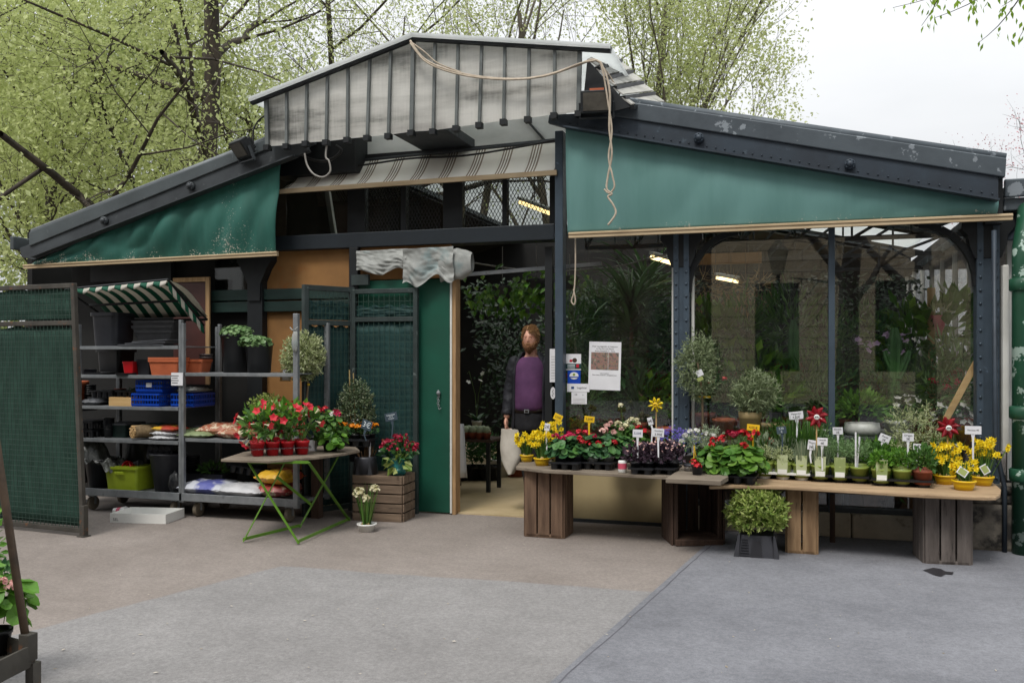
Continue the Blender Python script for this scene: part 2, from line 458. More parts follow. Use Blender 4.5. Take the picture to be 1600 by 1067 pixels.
mat('pot_teal', '#2d7f7d', '#1b5f60', 12, .25, 0, .05, spots='#8fc4bd', spot_scale=30, spot_at=(.58, .66))
mat('pale_wood', '#c9a878', '#b5935f', 3, .65, 0, .08, stretch=(1, 6, 6))
mat('soil', '#2c221b', '#1d1612', 20, .95, 0, .6)
mat('crate_wood', '#6d5644', '#4d3a2d', 3.5, .8, 0, .3, stretch=(5, 5, .6), spots='#33271f', spot_scale=9, spot_at=(.6, .75))
mat('crate_dark', '#4b382d', '#32251e', 3.5, .8, 0, .3, stretch=(5, 5, .6), spots='#1f1713', spot_scale=9, spot_at=(.58, .72))
mat('crate_grey', '#68605b', '#4b4440', 3.5, .85, 0, .3, stretch=(5, 5, .6), spots='#322d2a', spot_scale=9, spot_at=(.6, .75))
mat('crate_tan', '#94795a', '#735a41', 3.5, .8, 0, .3, stretch=(5, 5, .6), spots='#4a3828', spot_scale=9, spot_at=(.62, .78))
mat('crate_flat', '#7d6a58', '#594a3d', 3.5, .8, 0, .3, stretch=(.6, 5, 5), spots='#3a2f26', spot_scale=9, spot_at=(.6, .75))
mat('board_top', '#a68d6f', '#8a7358', 3, .75, 0, .15, stretch=(.8, 6, 6), spots='#6d5842', spot_scale=6, spot_at=(.6, .78))
mat('board_old', '#7d7264', '#655b4f', 3, .8, 0, .2, stretch=(.8, 6, 6), spots='#4a4138', spot_scale=6, spot_at=(.58, .74))
mat('lime_metal', '#5f8a2c', '#507824', 6, .4, .1, .03, spots='#476a22', spot_scale=20, spot_at=(.66, .72))
mat('sack_white', '#c4c4c6', '#aeb0b4', 5, .4, 0, .1)
mat('sack_print', '#b9bcc4', '#5a5f9c', 2.4, .4, 0, .1, spots='#7c9a54', spot_scale=4, spot_at=(.6, .64), lo=.48, hi=.54)
mat('sack_red', '#a1443c', '#7d2a28', 4, .4, 0, .1, spots='#b9a58c', spot_scale=14, spot_at=(.55, .6))
mat('sack_flower', '#a8523e', '#8f6b52', 6, .4, 0, .1, spots='#c7b79e', spot_scale=16, spot_at=(.53, .58))
mat('sack_yellow', '#cfa332', '#a34030', 3, .4, 0, .1, lo=.5, hi=.54)
mat('sack_green', '#8e9a72', '#6c7a58', 4, .45, 0, .1)
mat('bin_bag', '#5f615c', '#2c2d2b', 7, .25, 0, .4)
mat('film', '#9c9e9a', '#80827f', 4, .5, 0, .25, spots='#6f8688', spot_scale=2.5, spot_at=(.58, .72), spec=.3)
mat('rope_pale', '#b7aa98', '#9c907f', 20, .8)
mat('cable_black', '#1c1c1c', None, 4, .5)
mat('cable_grey', '#8d8a84', '#75726c', 9, .6)
mat('wheel_wood', '#6d6455', '#544c40', 8, .7, 0, .1)
mat('drain_green', '#22503a', '#1b412f', 3, .4, 0, .05, spots='#9fb3a8', spot_scale=8, spot_at=(.6, .62))
mat('lamp_glass', '#53504a', '#3b3935', 6, .15)
mat('pink_wrap', '#c7566a', '#a53d52', 5, .4)
mat('coir', '#6a5238', '#4c3a27', 20, .9, 0, .5)
mat('reed', '#8a7656', '#5d4c36', 20, .8, 0, .4)
mat('bark_dark', '#4a4138', '#2d2823', 5, .9, 0, .6, stretch=(1, 1, .35))
mat('bark_grey', '#6b645a', '#4d473f', 5, .9, 0, .5, stretch=(1, 1, .35))
mat('twig', '#4f4840', '#3a342f', 5, .9)
mat('stem_green', '#5d7a35', '#4a652a', 5, .6)
mat('stem_brown', '#7b6a52', '#5e4f3c', 8, .8, 0, .2)
mat('cane', '#a08a5c', '#86714a', 8, .7)
mat('sign_white', '#d9d9dc', '#cacace', 5, .45)
mat('sign_yellow', '#e0b820', '#d0a818', 5, .45)
mat('sign_slate', '#3c4a54', '#33404a', 6, .6)
mat('chalk', '#c8d0d4', None, 5, .8)
mat('sleeve', '#7f8c58', '#a5ac86', 5, .5, lo=.48, hi=.52)
mat('pinwheel_red', '#6d0b16', '#8d1521', 6, .2)
mat('pinwheel_yellow', '#e2c81c', None, 6, .3)
mat('cactus_green', '#3f6a34', '#2d5228', 6, .5, 0, .2)
emit('tube_light', '#ffe0a0', 2.2)
glassmat('pane', (.985, .99, .985), .075, .012, dirt=.03)
glassmat('pane_dark', (.7, .72, .7), .05, .03, dirt=.05)
glassmat('clear_tray', (.8, .8, .82), .10, .12)
leafmat('leaf_geranium', ['#4f7a2c', '#3f6a26', '#6b8f38', '#5b8430'], .3)
leafmat('leaf_dark_geranium', ['#37613a', '#2c5231', '#4a7443', '#56803f'], .25)
leafmat('leaf_mid', ['#48702f', '#3a5f27', '#5d8238'], .28)
leafmat('leaf_fresh', ['#5f8f2f', '#4f7d2a', '#77a23c'], .32)
leafmat('leaf_herb', ['#6b8a58', '#5a7a4a', '#7f9a66'], .25)
leafmat('leaf_silver', ['#8c9a7c', '#76866a', '#a3ad90', '#65765a'], .2)
leafmat('leaf_olive', ['#6d7c58', '#8a9670', '#56663f', '#9aa583'], .2)
leafmat('leaf_variegated', ['#a3b060', '#7d9440', '#bcc47e', '#5f7c30', '#8ea34e'], .3)
leafmat('leaf_cream', ['#bcc096', '#a3ad7a', '#8a9862', '#cbceac'], .25)
leafmat('leaf_box', ['#46573a', '#38482c', '#586a46', '#949a80'], .15)
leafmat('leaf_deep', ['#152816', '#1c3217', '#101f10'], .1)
leafmat('hair', ['#8a6844', '#6f4f33', '#a07c54', '#5f432b'], .1, .5)
leafmat('beard', ['#8a5f40', '#6f482c', '#a07652', '#7d5436'], .1, .6)
leafmat('leaf_shop', ['#2f5230', '#3d6634', '#274527', '#4d7840'], .2, .4)
leafmat('leaf_pothos', ['#5f8a2a', '#4a7424', '#3a601f', '#7ca035'], .35, .3)
leafmat('leaf_palm', ['#466b44', '#587f50', '#3b5c3a', '#6f9060'], .25, .4)
leafmat('leaf_black', ['#3d2f3a', '#2c222c', '#54424f', '#463640'], .1, .4)
leafmat('leaf_spring', ['#c0c98a', '#b3be7c', '#cad298', '#a5b16c', '#c4cd8e'], .5, .5, .2)
leafmat('leaf_spring_dark', ['#a9b67c', '#9dab70', '#b2be88', '#909f64'], .5, .5, .2)
leafmat('leaf_spring_pale', ['#c6ce94', '#bac486', '#ced6a2', '#adb87b'], .5, .5, .2)
leafmat('leaf_overhang', ['#7a9a2c', '#8fae3a', '#668624'], .45, .45, .2)
leafmat('petal_red', ['#b00f1c', '#c81c28', '#9a0c18', '#d42c34'], .25, .5)
leafmat('petal_crimson', ['#8f1230', '#a81c3c', '#751026'], .2, .5)
leafmat('petal_coral', ['#d0333c', '#c21f38', '#d94a4a'], .25, .5)
leafmat('petal_magenta', ['#b8154c', '#c92458', '#a01040'], .25, .5)
leafmat('petal_pink', ['#dba9a4', '#e2bfb2', '#cf9290'], .3, .5)
leafmat('petal_cream', ['#d8d2ac', '#e0dcc0', '#cbc394'], .3, .5)
leafmat('petal_white', ['#d9d8d2', '#e3e2de', '#cbcac2'], .3, .5)
leafmat('petal_yellow', ['#efd61e', '#f4e03a', '#e2c214'], .3, .5)
leafmat('petal_orange', ['#d9820f', '#e0951e', '#c96f0c'], .25, .5)
leafmat('petal_purple', ['#5a4da6', '#6f62b8', '#4a3d92', '#857ac4'], .25, .5)
leafmat('petal_orchid', ['#b49ab8', '#a387a8', '#c4b0c6'], .3, .5)
leafmat('petal_blossom', ['#c9a0a6', '#b98a92', '#d6b6ba'], .3, .5)

# canvas with mould: flakes gather in a wedge above the lower edge at x0, and along the hem
def tarp_mat(name, c1, c2, x0, z0, wedge, hem):
    m, nt, b, _ = new_mat(name)
    g = _n(nt, 'ShaderNodeNewGeometry'); sp = _n(nt, 'ShaderNodeSeparateXYZ'); nt.links.new(g.outputs['Position'], sp.inputs[0])
    v = coords(nt, (1, 1, .16), True)
    base = ramp(nt, noise(nt, v, 2.6, 6, .6), [(.34, c1), (.66, c2)])
    def mth(op, a, bb):
        n = _n(nt, 'ShaderNodeMath', operation=op)
        for i, q in enumerate((a, bb)):
            if isinstance(q, (int, float)): n.inputs[i].default_value = q
            else: nt.links.new(q, n.inputs[i])
        return n.outputs[0]
    dx = mth('ABSOLUTE', mth('SUBTRACT', sp.outputs[0], x0), 0)
    up = mth('SUBTRACT', sp.outputs[2], z0)
    n_f = noise(nt, coords(nt, (1, 1, 1), True), 55, 4); n_b = noise(nt, coords(nt, (1, 1, .6), True), 7, 4)
    wd = mth('SUBTRACT', mth('MULTIPLY', mth('SUBTRACT', wedge, up), .42), dx)      # > 0 inside the wedge
    hm = mth('MULTIPLY', mth('SUBTRACT', hem, up), 2.2)
    lv = mth('MAXIMUM', wd, hm) if wedge > 0 else hm
    a = mth('ADD', mth('ADD', mth('MULTIPLY', lv, .55), mth('MULTIPLY', n_b, .5)), mth('MULTIPLY', n_f, .9))
    f = ramp(nt, a, [(.82, (0, 0, 0)), (.89, (.85, .85, .85))])
    fl = ramp(nt, n_f, [(.45, '#5d5a4c'), (.62, '#b9b8ac')])
    nt.links.new(mixc(nt, f, base, fl), b.inputs['Base Color'])
    b.inputs['Roughness'].default_value = .6; b.inputs['Specular IOR Level'].default_value = .25
    bump(nt, b, noise(nt, coords(nt, (1, 1, .3), True), 4, 3), .25, .02)
tarp_mat('tarp_left', '#31645a', '#204a41', -3.42, 2.5, .6, .05)
tarp_mat('tarp_right', '#5e8480', '#4f7570', 99, 2.57, -1, .012)
# streaky old corrugated polycarbonate
m, nt, b, out = new_mat('polycarb')
v = coords(nt, (.45, 1, 2.6), True)
n1 = noise(nt, v, 1.7, 6, .6); n2 = noise(nt, coords(nt, (9, 1, .7), True), 5, 4)
mm = _n(nt, 'ShaderNodeMath', operation='MULTIPLY_ADD'); mm.inputs[1].default_value = .14
nt.links.new(n2, mm.inputs[0]); nt.links.new(n1, mm.inputs[2])
c = ramp(nt, mm.outputs[0], [(.36, '#565753'), (.45, '#8f8e89'), (.54, '#bfbdb7'), (.72, '#dedcd6')])
nt.links.new(c, b.inputs['Base Color']); b.inputs['Roughness'].default_value = .3; b.inputs['Specular IOR Level'].default_value = .6
tl = _n(nt, 'ShaderNodeBsdfTranslucent'); nt.links.new(c, tl.inputs[0])
ms = _n(nt, 'ShaderNodeMixShader'); ms.inputs[0].default_value = .4
nt.links.new(b.outputs[0], ms.inputs[1]); nt.links.new(tl.outputs[0], ms.inputs[2]); nt.links.new(ms.outputs[0], out.inputs[0])
wv = _n(nt, 'ShaderNodeTexWave'); wv.inputs['Scale'].default_value = 12; wv.bands_direction = 'X'
nt.links.new(coords(nt, (1, 1, 1), True), wv.inputs['Vector']); bump(nt, b, wv.outputs['Fac'], .12, .01)
m, nt, b, out = new_mat('soffit_sheet')
c = ramp(nt, noise(nt, coords(nt, (1, 1, 2), True), 1.5, 4), [(.3, '#dfe2e1'), (.7, '#f0f2f1')])
nt.links.new(c, b.inputs['Base Color']); b.inputs['Roughness'].default_value = .4
tl = _n(nt, 'ShaderNodeBsdfTranslucent'); nt.links.new(c, tl.inputs[0])
ms = _n(nt, 'ShaderNodeMixShader'); ms.inputs[0].default_value = .7
nt.links.new(b.outputs[0], ms.inputs[1]); nt.links.new(tl.outputs[0], ms.inputs[2]); nt.links.new(ms.outputs[0], out.inputs[0])

m, nt, b, out = new_mat('soffit_white')
c = ramp(nt, noise(nt, coords(nt, (1, 1, 2), True), 1.5, 5), [(.3, '#d4d6d4'), (.6, '#f0f1f0')])
nt.links.new(c, b.inputs['Base Color']); b.inputs['Roughness'].default_value = .4
tl = _n(nt, 'ShaderNodeBsdfTranslucent'); nt.links.new(c, tl.inputs[0])
ms = _n(nt, 'ShaderNodeMixShader'); ms.inputs[0].default_value = .62
nt.links.new(b.outputs[0], ms.inputs[1]); nt.links.new(tl.outputs[0], ms.inputs[2]); nt.links.new(ms.outputs[0], out.inputs[0])

# ---------------------------------------------------------------- ground
def sheet(name, pts, z, m, wob=0):
    if wob:                # hand-laid edge: wander a little along each side
        rr = random.Random(len(pts)); q = []
        for i, p in enumerate(pts):
            p, n = Vector(p[:2]), Vector(pts[(i + 1) % len(pts)][:2]); L_ = (n - p).length; k = min(60, max(1, int(L_ / .12))) if L_ < 12 else 1; d_ = (n - p).normalized(); e_ = Vector((-d_.y, d_.x))
            q += [p.lerp(n, j / k) + (e_ * rr.uniform(-wob, wob) if j else Vector((0, 0))) for j in range(k)]
        pts = q
    return struct(MB().add([(p[0], p[1], z) for p in pts], [tuple(range(len(pts)))]).build(name, m))
sheet('ground', [(-250, -250), (250, -250), (250, 250), (-250, 250)], 0, 'asphalt_tan')
g1, g2 = pz(1150, 818), pz(875, 1067)
dg = (g2 - g1).normalized(); far = g2 + dg * 30
A = pz(440, 885); B = pz(1022, 925); Cc = pz(40, 988)
lft = Cc + (Cc - A).normalized() * 25
k1 = pz(400, 888)
sheet('pavement', [A, Cc, lft, (lft.x, -40), (far.x, -40), far, B], .004, 'asphalt_grey', .012)
sheet('pavement', [g1 + Vector((.05, .75, 0)), far, (40, -40), (40, .72)], .008, 'asphalt_dark', .01)
seam = MB(); a_ = g1 + (g2 - g1) * -.28; k = 60
L0 = [a_.lerp(g2 + dg * 2, i / k) + Vector((rnd.uniform(-.006, .006), 0, .0085)) for i in range(k + 1)]
for p, q in zip(L0, L0[1:]): seam.add([p - Vector((.004, 0, 0)), p + Vector((.005, 0, 0)), q + Vector((.005, 0, 0)), q - Vector((.004, 0, 0))], [(0, 1, 2, 3)])
struct(seam.build('pavement_joint', 'tar'), 'dark tarred joint between the tan and grey paving')
dark = [pz(x, y) for x, y in ((1442, 893), (1458, 889), (1470, 891), (1478, 895), (1490, 896), (1488, 900), (1478, 899), (1470, 903), (1458, 900), (1450, 896))]
sheet('puddle', dark, .012, 'wet_spot')['label'] = 'small dark wet stain on the grey paving'
pal = [pz(x, y) for x, y in ((965, 856), (990, 846), (1020, 842), (1050, 846), (1048, 856), (1020, 862), (985, 861))]
rg = random.Random(5)
mb = MB()
for i in range(140):
    x, y = rg.uniform(0, 1600), rg.uniform(805, 1060) if rg.random() < .6 else rg.uniform(800, 860)
    p = pz(x, y); r = rg.uniform(.003, .007) * (1.5 if rg.random() < .12 else 1); a = rg.random() * 6
    d = Vector((math.cos(a), math.sin(a), 0)) * r * rg.uniform(1, 2.2); e = Vector((-math.sin(a), math.cos(a), 0)) * r * rg.uniform(.4, 1)
    z = Vector((0, 0, .0115)); t = Vector((0, 0, .003))
    mb.add([p + z - d, p + z - e, p + z + d, p + z + e, p + z + t], [(0, 1, 4), (1, 2, 4), (2, 3, 4), (3, 0, 4)])
tag(mb.build('litter', 'grit'), 'scattered crumbs, petals and dry leaf bits on the paving', 'litter', kind='stuff')

# ---------------------------------------------------------------- the flower market hall
HALL = thing('market_hall', 'iron and glass flower market hall with dark blue gables and a glazed roof lantern', 'building', (-1.5, 0, 0))
def part(mbx, name, m, **k):
    return mbx.build(name, m, k.pop('parent', HALL), world=True, **k)
DF = -.3                       # front of the roof edge
def poly_xz(px, d): return [pd(x, y, d) for x, y in px]
ey = Vector((0, 1, 0))
# roof edge, right
q = poly_xz([(922, 150), (1573, 247), (1571, 277), (922, 176)], DF)
part(MB().prism(q, ey * .12), 'flashing', 'flashing', bevel=.008)
a, bq = pd(922, 149, DF), pd(1573, 246, DF)
part(MB().tube([a + ey * .06, bq + ey * .06], .045, 10), 'roof_roll', 'flashing', smooth=True)
q = poly_xz([(858, 180), (922, 176), (1560, 275), (1560, 313), (882, 199), (856, 192)], DF + .02)
part(MB().prism(q, ey * .06), 'gable_beam', 'steel_blue', bevel=.004)
lo0, lo1 = pd(882, 199, DF), pd(1560, 313, DF)
mb = MB().bar(lo0 + Vector((0, .0, 0)), lo1, .10, .014)
part(mb, 'beam_flange', 'steel_blue')
rv = MB()
for i in range(46):
    p = lo0.lerp(lo1, (i + .5) / 46); rv.ball((p.x, DF - .003 + .02, p.z + .045), .007, 6, 4)
part(rv, 'rivets', 'steel_blue', smooth=True)
def boss(px, py, m):
    p = pd(px, py, DF)
    b = MB(); b.tube([p + ey * .03, p - ey * .02], .042, 14); 
    for k in range(8):
        an = k * math.pi / 4; b.ball((p.x + .034 * math.cos(an), p.y - .02, p.z + .034 * math.sin(an)), .006, 6, 4)
    b.ball((p.x, p.y - .02, p.z), .028, 8, 5)
    part(b, 'boss', m, smooth=True)
for x, y in ((1092, 216), (1328, 257)): boss(x, y, 'steel_blue')
for x, y in ((298, 291), (163, 345)): boss(x, y, 'steel_grey')
# roof edge, left
q = poly_xz([(45, 363), (418, 216), (418, 233), (45, 385)], DF)
part(MB().prism(q, ey * .12), 'flashing', 'flashing_left', bevel=.008)
a, bq = pd(45, 362, DF), pd(418, 215, DF)
part(MB().tube([a + ey * .06, bq + ey * .06], .04, 10), 'roof_roll', 'roof_zinc', smooth=True)
q = poly_xz([(30, 388), (470, 212), (482, 236), (53, 406), (34, 402)], DF + .02)
part(MB().prism(q, ey * .06), 'gable_beam', 'steel_grey', bevel=.004)
lo0, lo1 = pd(53, 402, DF), pd(462, 244, DF)
part(MB().bar(lo0, lo1, .10, .014), 'beam_flange', 'steel_grey')
part(MB().span(pd(15, 390, DF - .02), pd(47, 373, DF + .2)), 'gutter_end', 'flashing_left', bevel=.01)
# roof slabs behind the edges
zl0, zl1 = pd(45, 366, DF).z, pd(418, 220, DF).z
zr0, zr1 = pd(922, 155, DF).z, pd(1573, 252, DF).z
xl0, xl1 = pd(40, 366, DF).x, pd(418, 220, DF).x
xr0, xr1 = pd(922, 155, DF).x, pd(1573, 252, DF).x
DB = 7.2
def slab(x0, z0, x1, z1, y0, y1, t=.06): return MB().prism([(x0, y0, z0), (x1, y0, z1), (x1, y0, z1 - t), (x0, y0, z0 - t)], (0, y1 - y0, 0))
part(slab(xl0, zl0, xl1 + .35, zl1 + .07, DF + .125, DB), 'roof', 'roof_zinc')
for y0_, y1_, nm_, m_ in ((DF + .125, 1.0, 'roof', 'roof_zinc'), (1.0, 2.9, 'skylight', 'soffit_sheet'), (2.9, 3.4, 'roof', 'roof_zinc'), (3.4, 5.6, 'skylight', 'soffit_sheet'), (5.6, DB, 'roof', 'roof_zinc')):
    part(slab(xr0 - .1, zr0 + .02, xr1, zr1, y0_, y1_, .06 if m_ == 'roof_zinc' else .012), nm_, m_)
# dark steel lining of the gables behind the canvas, and the gutter box at the right corner
part(MB().span((xr1 - .12, DF + .13, zr1 - .45), (xr1 + .0, .3, zr1 - .07)), 'gutter_box', 'steel_black')
# roof lantern
ML, MR = -.4, -.4
tops = [(416, 150), (448, 137), (480, 124), (512, 111), (544, 98.5), (578, 85), (611, 72), (646, 60), (680, 62), (716, 65), (753, 67), (789, 69.5), (827, 72), (867, 75), (906, 78)]
bots = [(418, 229), (448, 227), (478, 223), (510, 221), (543, 217), (574, 214), (607, 211), (643, 206), (677, 204), (713, 199), (749, 194), (787, 189), (825, 185), (866, 179), (904, 176)]
mb = MB()
for i in range(14):
    mb.add([pd(*tops[i], ML), pd(*tops[i + 1], ML), pd(*bots[i + 1], ML), pd(*bots[i], ML)], [(0, 1, 2, 3)])
LAN = part(mb, 'lantern_glazing', 'polycarb')
for i in range(15):
    tpt, bpt = pd(*tops[i], ML - .02), pd(*bots[i], ML - .02)
    big = i in (0, 7, 14)
    rb = part(MB().bar(tpt, bpt + Vector((0, 0, -.02)), .036 if big else .024, .03, up=(0, 1, 0)), 'lantern_rib', 'rib_grey')
    part(MB().box(bpt + Vector((0, 0, -.015)), (.055, .07, .05)), 'rib_foot', 'steel_black', parent=rb)
ap, le, re = pd(643, 57, ML - .1), pd(388, 158, ML - .1), pd(953, 75, ML - .1)
part(MB().prism([le, ap, ap + Vector((0, 0, .035)), le + Vector((0, 0, .035))], (0, 2.6, 0)), 'lantern_roof', 'soffit_sheet')
part(MB().prism([ap, re, re + Vector((0, 0, .035)), ap + Vector((0, 0, .035))], (0, 2.6, 0)), 'lantern_roof', 'soffit_sheet')
part(MB().bar(le + ey * .05, ap + ey * .05, .05, .05).bar(ap + ey * .05, re + ey * .05, .05, .05), 'lantern_verge', 'steel_black')
# lantern side on the right: overlapping sheets stepping down
n0, n1 = pd(918, 93, ML), pd(985, 168, ML); f0, f1 = pd(950, 78, .75), pd(1036, 163, .75)
part(MB().add([n0, n1, n1 + Vector((-.3, 0, -.05)), n0 + Vector((-.05, 0, -.5))], [(0, 1, 2, 3)]), 'lantern_cheek', 'steel_black', solid=.02)
for i in range(5):
    t0, t1 = i / 5, (i + 1.12) / 5
    lift = Vector((.0, 0, .035))
    part(MB().add([n0.lerp(n1, t0), f0.lerp(f1, t0), f0.lerp(f1, t1) + lift, n0.lerp(n1, t1) + lift], [(0, 1, 2, 3)]), 'lantern_sheet', 'polycarb', solid=.012)
    part(MB().bar(n0.lerp(n1, t1) + lift * .3, f0.lerp(f1, t1) + lift * .3, .05, .03), 'sheet_rail', 'steel_black')
# lantern back and left side close the volume
part(MB().add([le + ey * 2.5, ap + ey * 2.5, re + ey * 2.5, (re.x, 2.05, 3.4), (le.x, 2.05, 3.4)], [(0, 1, 2, 3, 4)]), 'lantern_back', 'pane', solid=.01)
part(MB().add([pd(416, 152, ML), pd(416, 152, ML) + ey * 2.4, (pd(416, 152, ML).x, 2.0, 3.4), pd(418, 229, ML)], [(0, 1, 2, 3)]), 'lantern_side', 'pane', solid=.01)
# soffit behind the lantern front, duct
SY = .39
mb = MB().span(pd(533, 250, SY), pd(884, 150, SY) + Vector((0, .012, 0)))
part(mb, 'soffit_sheet', 'soffit_white')
part(MB().bar(pd(790, 150, SY - .01), pd(862, 232, SY - .01), .02, .1, up=(0, 1, 0)), 'soffit_brace', 'steel_grey')
part(MB().span(pd(440, 258, SY), pd(532, 170, SY) + Vector((0, .012, 0))), 'soffit_board', 'steel_black')
zd = pd(643, 207, ML).z
part(MB().span((pd(612, 205, ML).x, ML + .01, zd - .0), (pd(696, 205, ML).x, SY - .01, zd + .09)), 'duct', 'steel_grey', bevel=.006)
part(MB().span(pd(706, 204, SY - .12), pd(713, 236, SY - .06)), 'hanger', 'steel_grey')
# upper wall (behind the striped awning)
UY = .30
zt = pd(660, 250, UY).z
def up_box(x0, y0, x1, y1, t0=-.04, t1=.06): return MB().span(pd(x0, y0, UY) + Vector((0, t0, 0)), pd(x1, y1, UY) + Vector((0, t1, 0)))
xa, xb = pd(440, 300, UY).x, pd(884, 300, UY).x
z_lo, z_hi = pd(660, 368, UY).z, pd(660, 240, UY).z
for x0, x1, nm in ((545, 572, 'mullion'), (694, 724, 'mullion'), (860, 884, 'mullion'), (628, 636, 'glazing_bar'), (786, 793, 'glazing_bar')):
    part(MB().span((sx(x0, UY), UY - .03, z_lo), (sx(x1, UY), UY + .05, z_hi)), nm, 'steel_black')
part(MB().span((xa, UY - .05, z_lo - .02), (xb, UY + .06, z_lo + .05)), 'transom', 'steel_black')
part(MB().span((xa, UY - .045, z_hi - .1), (xb, UY + .055, z_hi + .02)), 'transom', 'steel_black')
W = []
for x0, x1 in ((572, 628), (636, 694), (724, 786), (793, 860)):
    wo_ = part(MB().span((sx(x0, UY), UY + .02, z_lo + .05), (sx(x1, UY), UY + .026, z_hi - .1)), 'window', 'pane_dark')
    # expanded metal mesh in front of the pane: zigzag ribbons
    mb = MB(); X0, X1 = sx(x0, UY), sx(x1, UY); st = .036; hh = .017
    nr = int((z_hi - .1 - z_lo - .05) / (2 * hh)); nc = int((X1 - X0) / st)
    for r in range(nr + 1):
        zz = z_lo + .05 + r * 2 * hh
        for c_ in range(nc):
            for s0, s1 in (((0, -hh), (.5, hh)), ((.5, hh), (1, -hh))):
                mb.bar((X0 + (c_ + s0[0]) * st, UY - .005, zz + s0[1] * (1 if r % 2 else -1)), (X0 + (c_ + s1[0]) * st, UY - .005, zz + s1[1] * (1 if r % 2 else -1)), .003, .005, up=(0, 0, 1))
    part(mb, 'window_grille', 'steel_black', parent=wo_)
part(MB().span((sx(446, UY), UY + .02, z_lo + .05), (sx(545, UY), UY + .026, z_hi - .1)), 'window', 'pane_dark')
part(MB().bar(pd(512, 300, UY + .3), pd(523, 372, UY + .3), .05, .05), 'inner_brace', 'white_paint')
part(MB().span((sx(432, .1), .02, 3.3), (sx(560, .1), .3, 3.75)), 'eave_box', 'steel_black')
# transom beam over the door, posts
zb0, zb1 = pd(700, 381, 0).z, pd(700, 357, 0).z
part(MB().span((sx(431, .05), .0, zb0), (sx(868, .05), .2, zb1)), 'transom_beam', 'steel_dark', bevel=.006)
part(MB().span((sx(431, .05), .21, zb1 - .05), (sx(868, .05), .24, zb1 - .01)), 'transom_ledge', 'steel_black')
part(MB().span((sx(869.5, 0), -.06, 0), (sx(882, 0), .06, 3.52)), 'post', 'steel_post', bevel=.006)
part(MB().span((sx(547, 0), -.02, 0), (sx(560, 0), .06, zb0)), 'post', 'steel_black', bevel=.004)
part(MB().span((sx(1294.5, 0), -.02, .0), (sx(1304.5, 0), .05, 2.75)), 'post', 'steel_post', bevel=.004)
def riveted_column(x0, x1, cap, m):
    c0 = MB().span((sx(x0, 0), -.05, 0), (sx(x1, 0), .09, 2.9))
    co = part(c0, 'column', m, bevel=.006)
    for k in range(2):
        xx = sx(x0, 0) + .025 if k == 0 else sx(x1, 0) - .025
        fl = MB().span((xx - .022, -.062, 0), (xx + .022, -.052, 2.85)); part(fl, 'column_flange', m, parent=co)
        rv = MB()
        for z in np.arange(.12, 2.4, .105): rv.ball((xx, -.064, z), .012, 6, 4)
        part(rv, 'rivets', m, parent=co, smooth=True)
    mb = MB()
    cx = (sx(x0, 0) + sx(x1, 0)) / 2; hw = (sx(x1, 0) - sx(x0, 0)) / 2
    pr = [(hw + .10, 2.62), (hw + .11, 2.5), (hw + .06, 2.44), (hw + .05, 2.36), (hw + .012, 2.26)]
    q = [(cx - r, -.058, z) for r, z in pr] + [(cx + r, -.058, z) for r, z in reversed(pr)]
    mb.prism(q, (0, .14, 0)); part(mb, 'bracket', 'steel_black', parent=co, bevel=.006)
riveted_column(1053, 1078, True, 'steel_post')
riveted_column(1524, 1560, True, 'steel_post')
# curved corner bracket at the right column and truss in the bay
def arc_bracket(cx, dirn, m='steel_black'):
    mb = MB(); pts = []
    for i in range(9):
        a = R(90 * i / 8); pts.append((cx + dirn * (.42 - .42 * math.cos(a)) , .02, 2.05 + .5 * math.sin(a)))
    for p_, q_ in zip(pts, pts[1:]): mb.bar(p_, q_, .05, .07, up=(0, 1, 0))
    part(mb, 'arched_brace', m)
arc_bracket(sx(1526, 0), -1); arc_bracket(sx(1076, 0), 1)
# glazing
def pane(x0, x1, z0, z1, m='pane', y=.07):
    part(MB().span((sx(x0, y), y, z0), (sx(x1, y), y + .006, z1)), 'window_pane', m)
pane(882, 1054, .56, 2.75); pane(1078, 1295, .24, 2.75); pane(1304.5, 1526, .24, 2.75)
for x in (1050, 1081): part(MB().span((sx(x, .05), .03, .25), (sx(x + 4, .05), .07, 2.6)), 'glazing_bead', 'white_paint')
part(MB().span((sx(884, .05), .02, 0), (sx(1052, .05), .06, .56)), 'stall_riser', 'beige_panel', bevel=.004)
part(MB().span((sx(884, .05), -.0, .55), (sx(1052, .05), .09, .585)), 'sill', 'steel_grey', bevel=.004)
part(MB().span((sx(884, .05), .0, .0), (sx(1040, .05), .019, .03)), 'kick_rail', 'steel_grey')
part(MB().span((sx(1040, .0), -.1, 0), (sx(1054, 0), .02, .62)), 'base_post', 'steel_grey', bevel=.004)
xs = [sx(1078, 0), sx(1235, 0), sx(1330, 0), sx(1448, 0), sx(1526, 0)]
for a_, b_ in zip(xs, xs[1:]):
    part(MB().span((a_ + .004, -.05, 0), (b_ - .004, .12, .2)), 'plinth_stone', 'stone', bevel=.012)
part(MB().span((xs[0], .0, .2), (xs[-1], .1, .24)), 'sill', 'steel_grey')
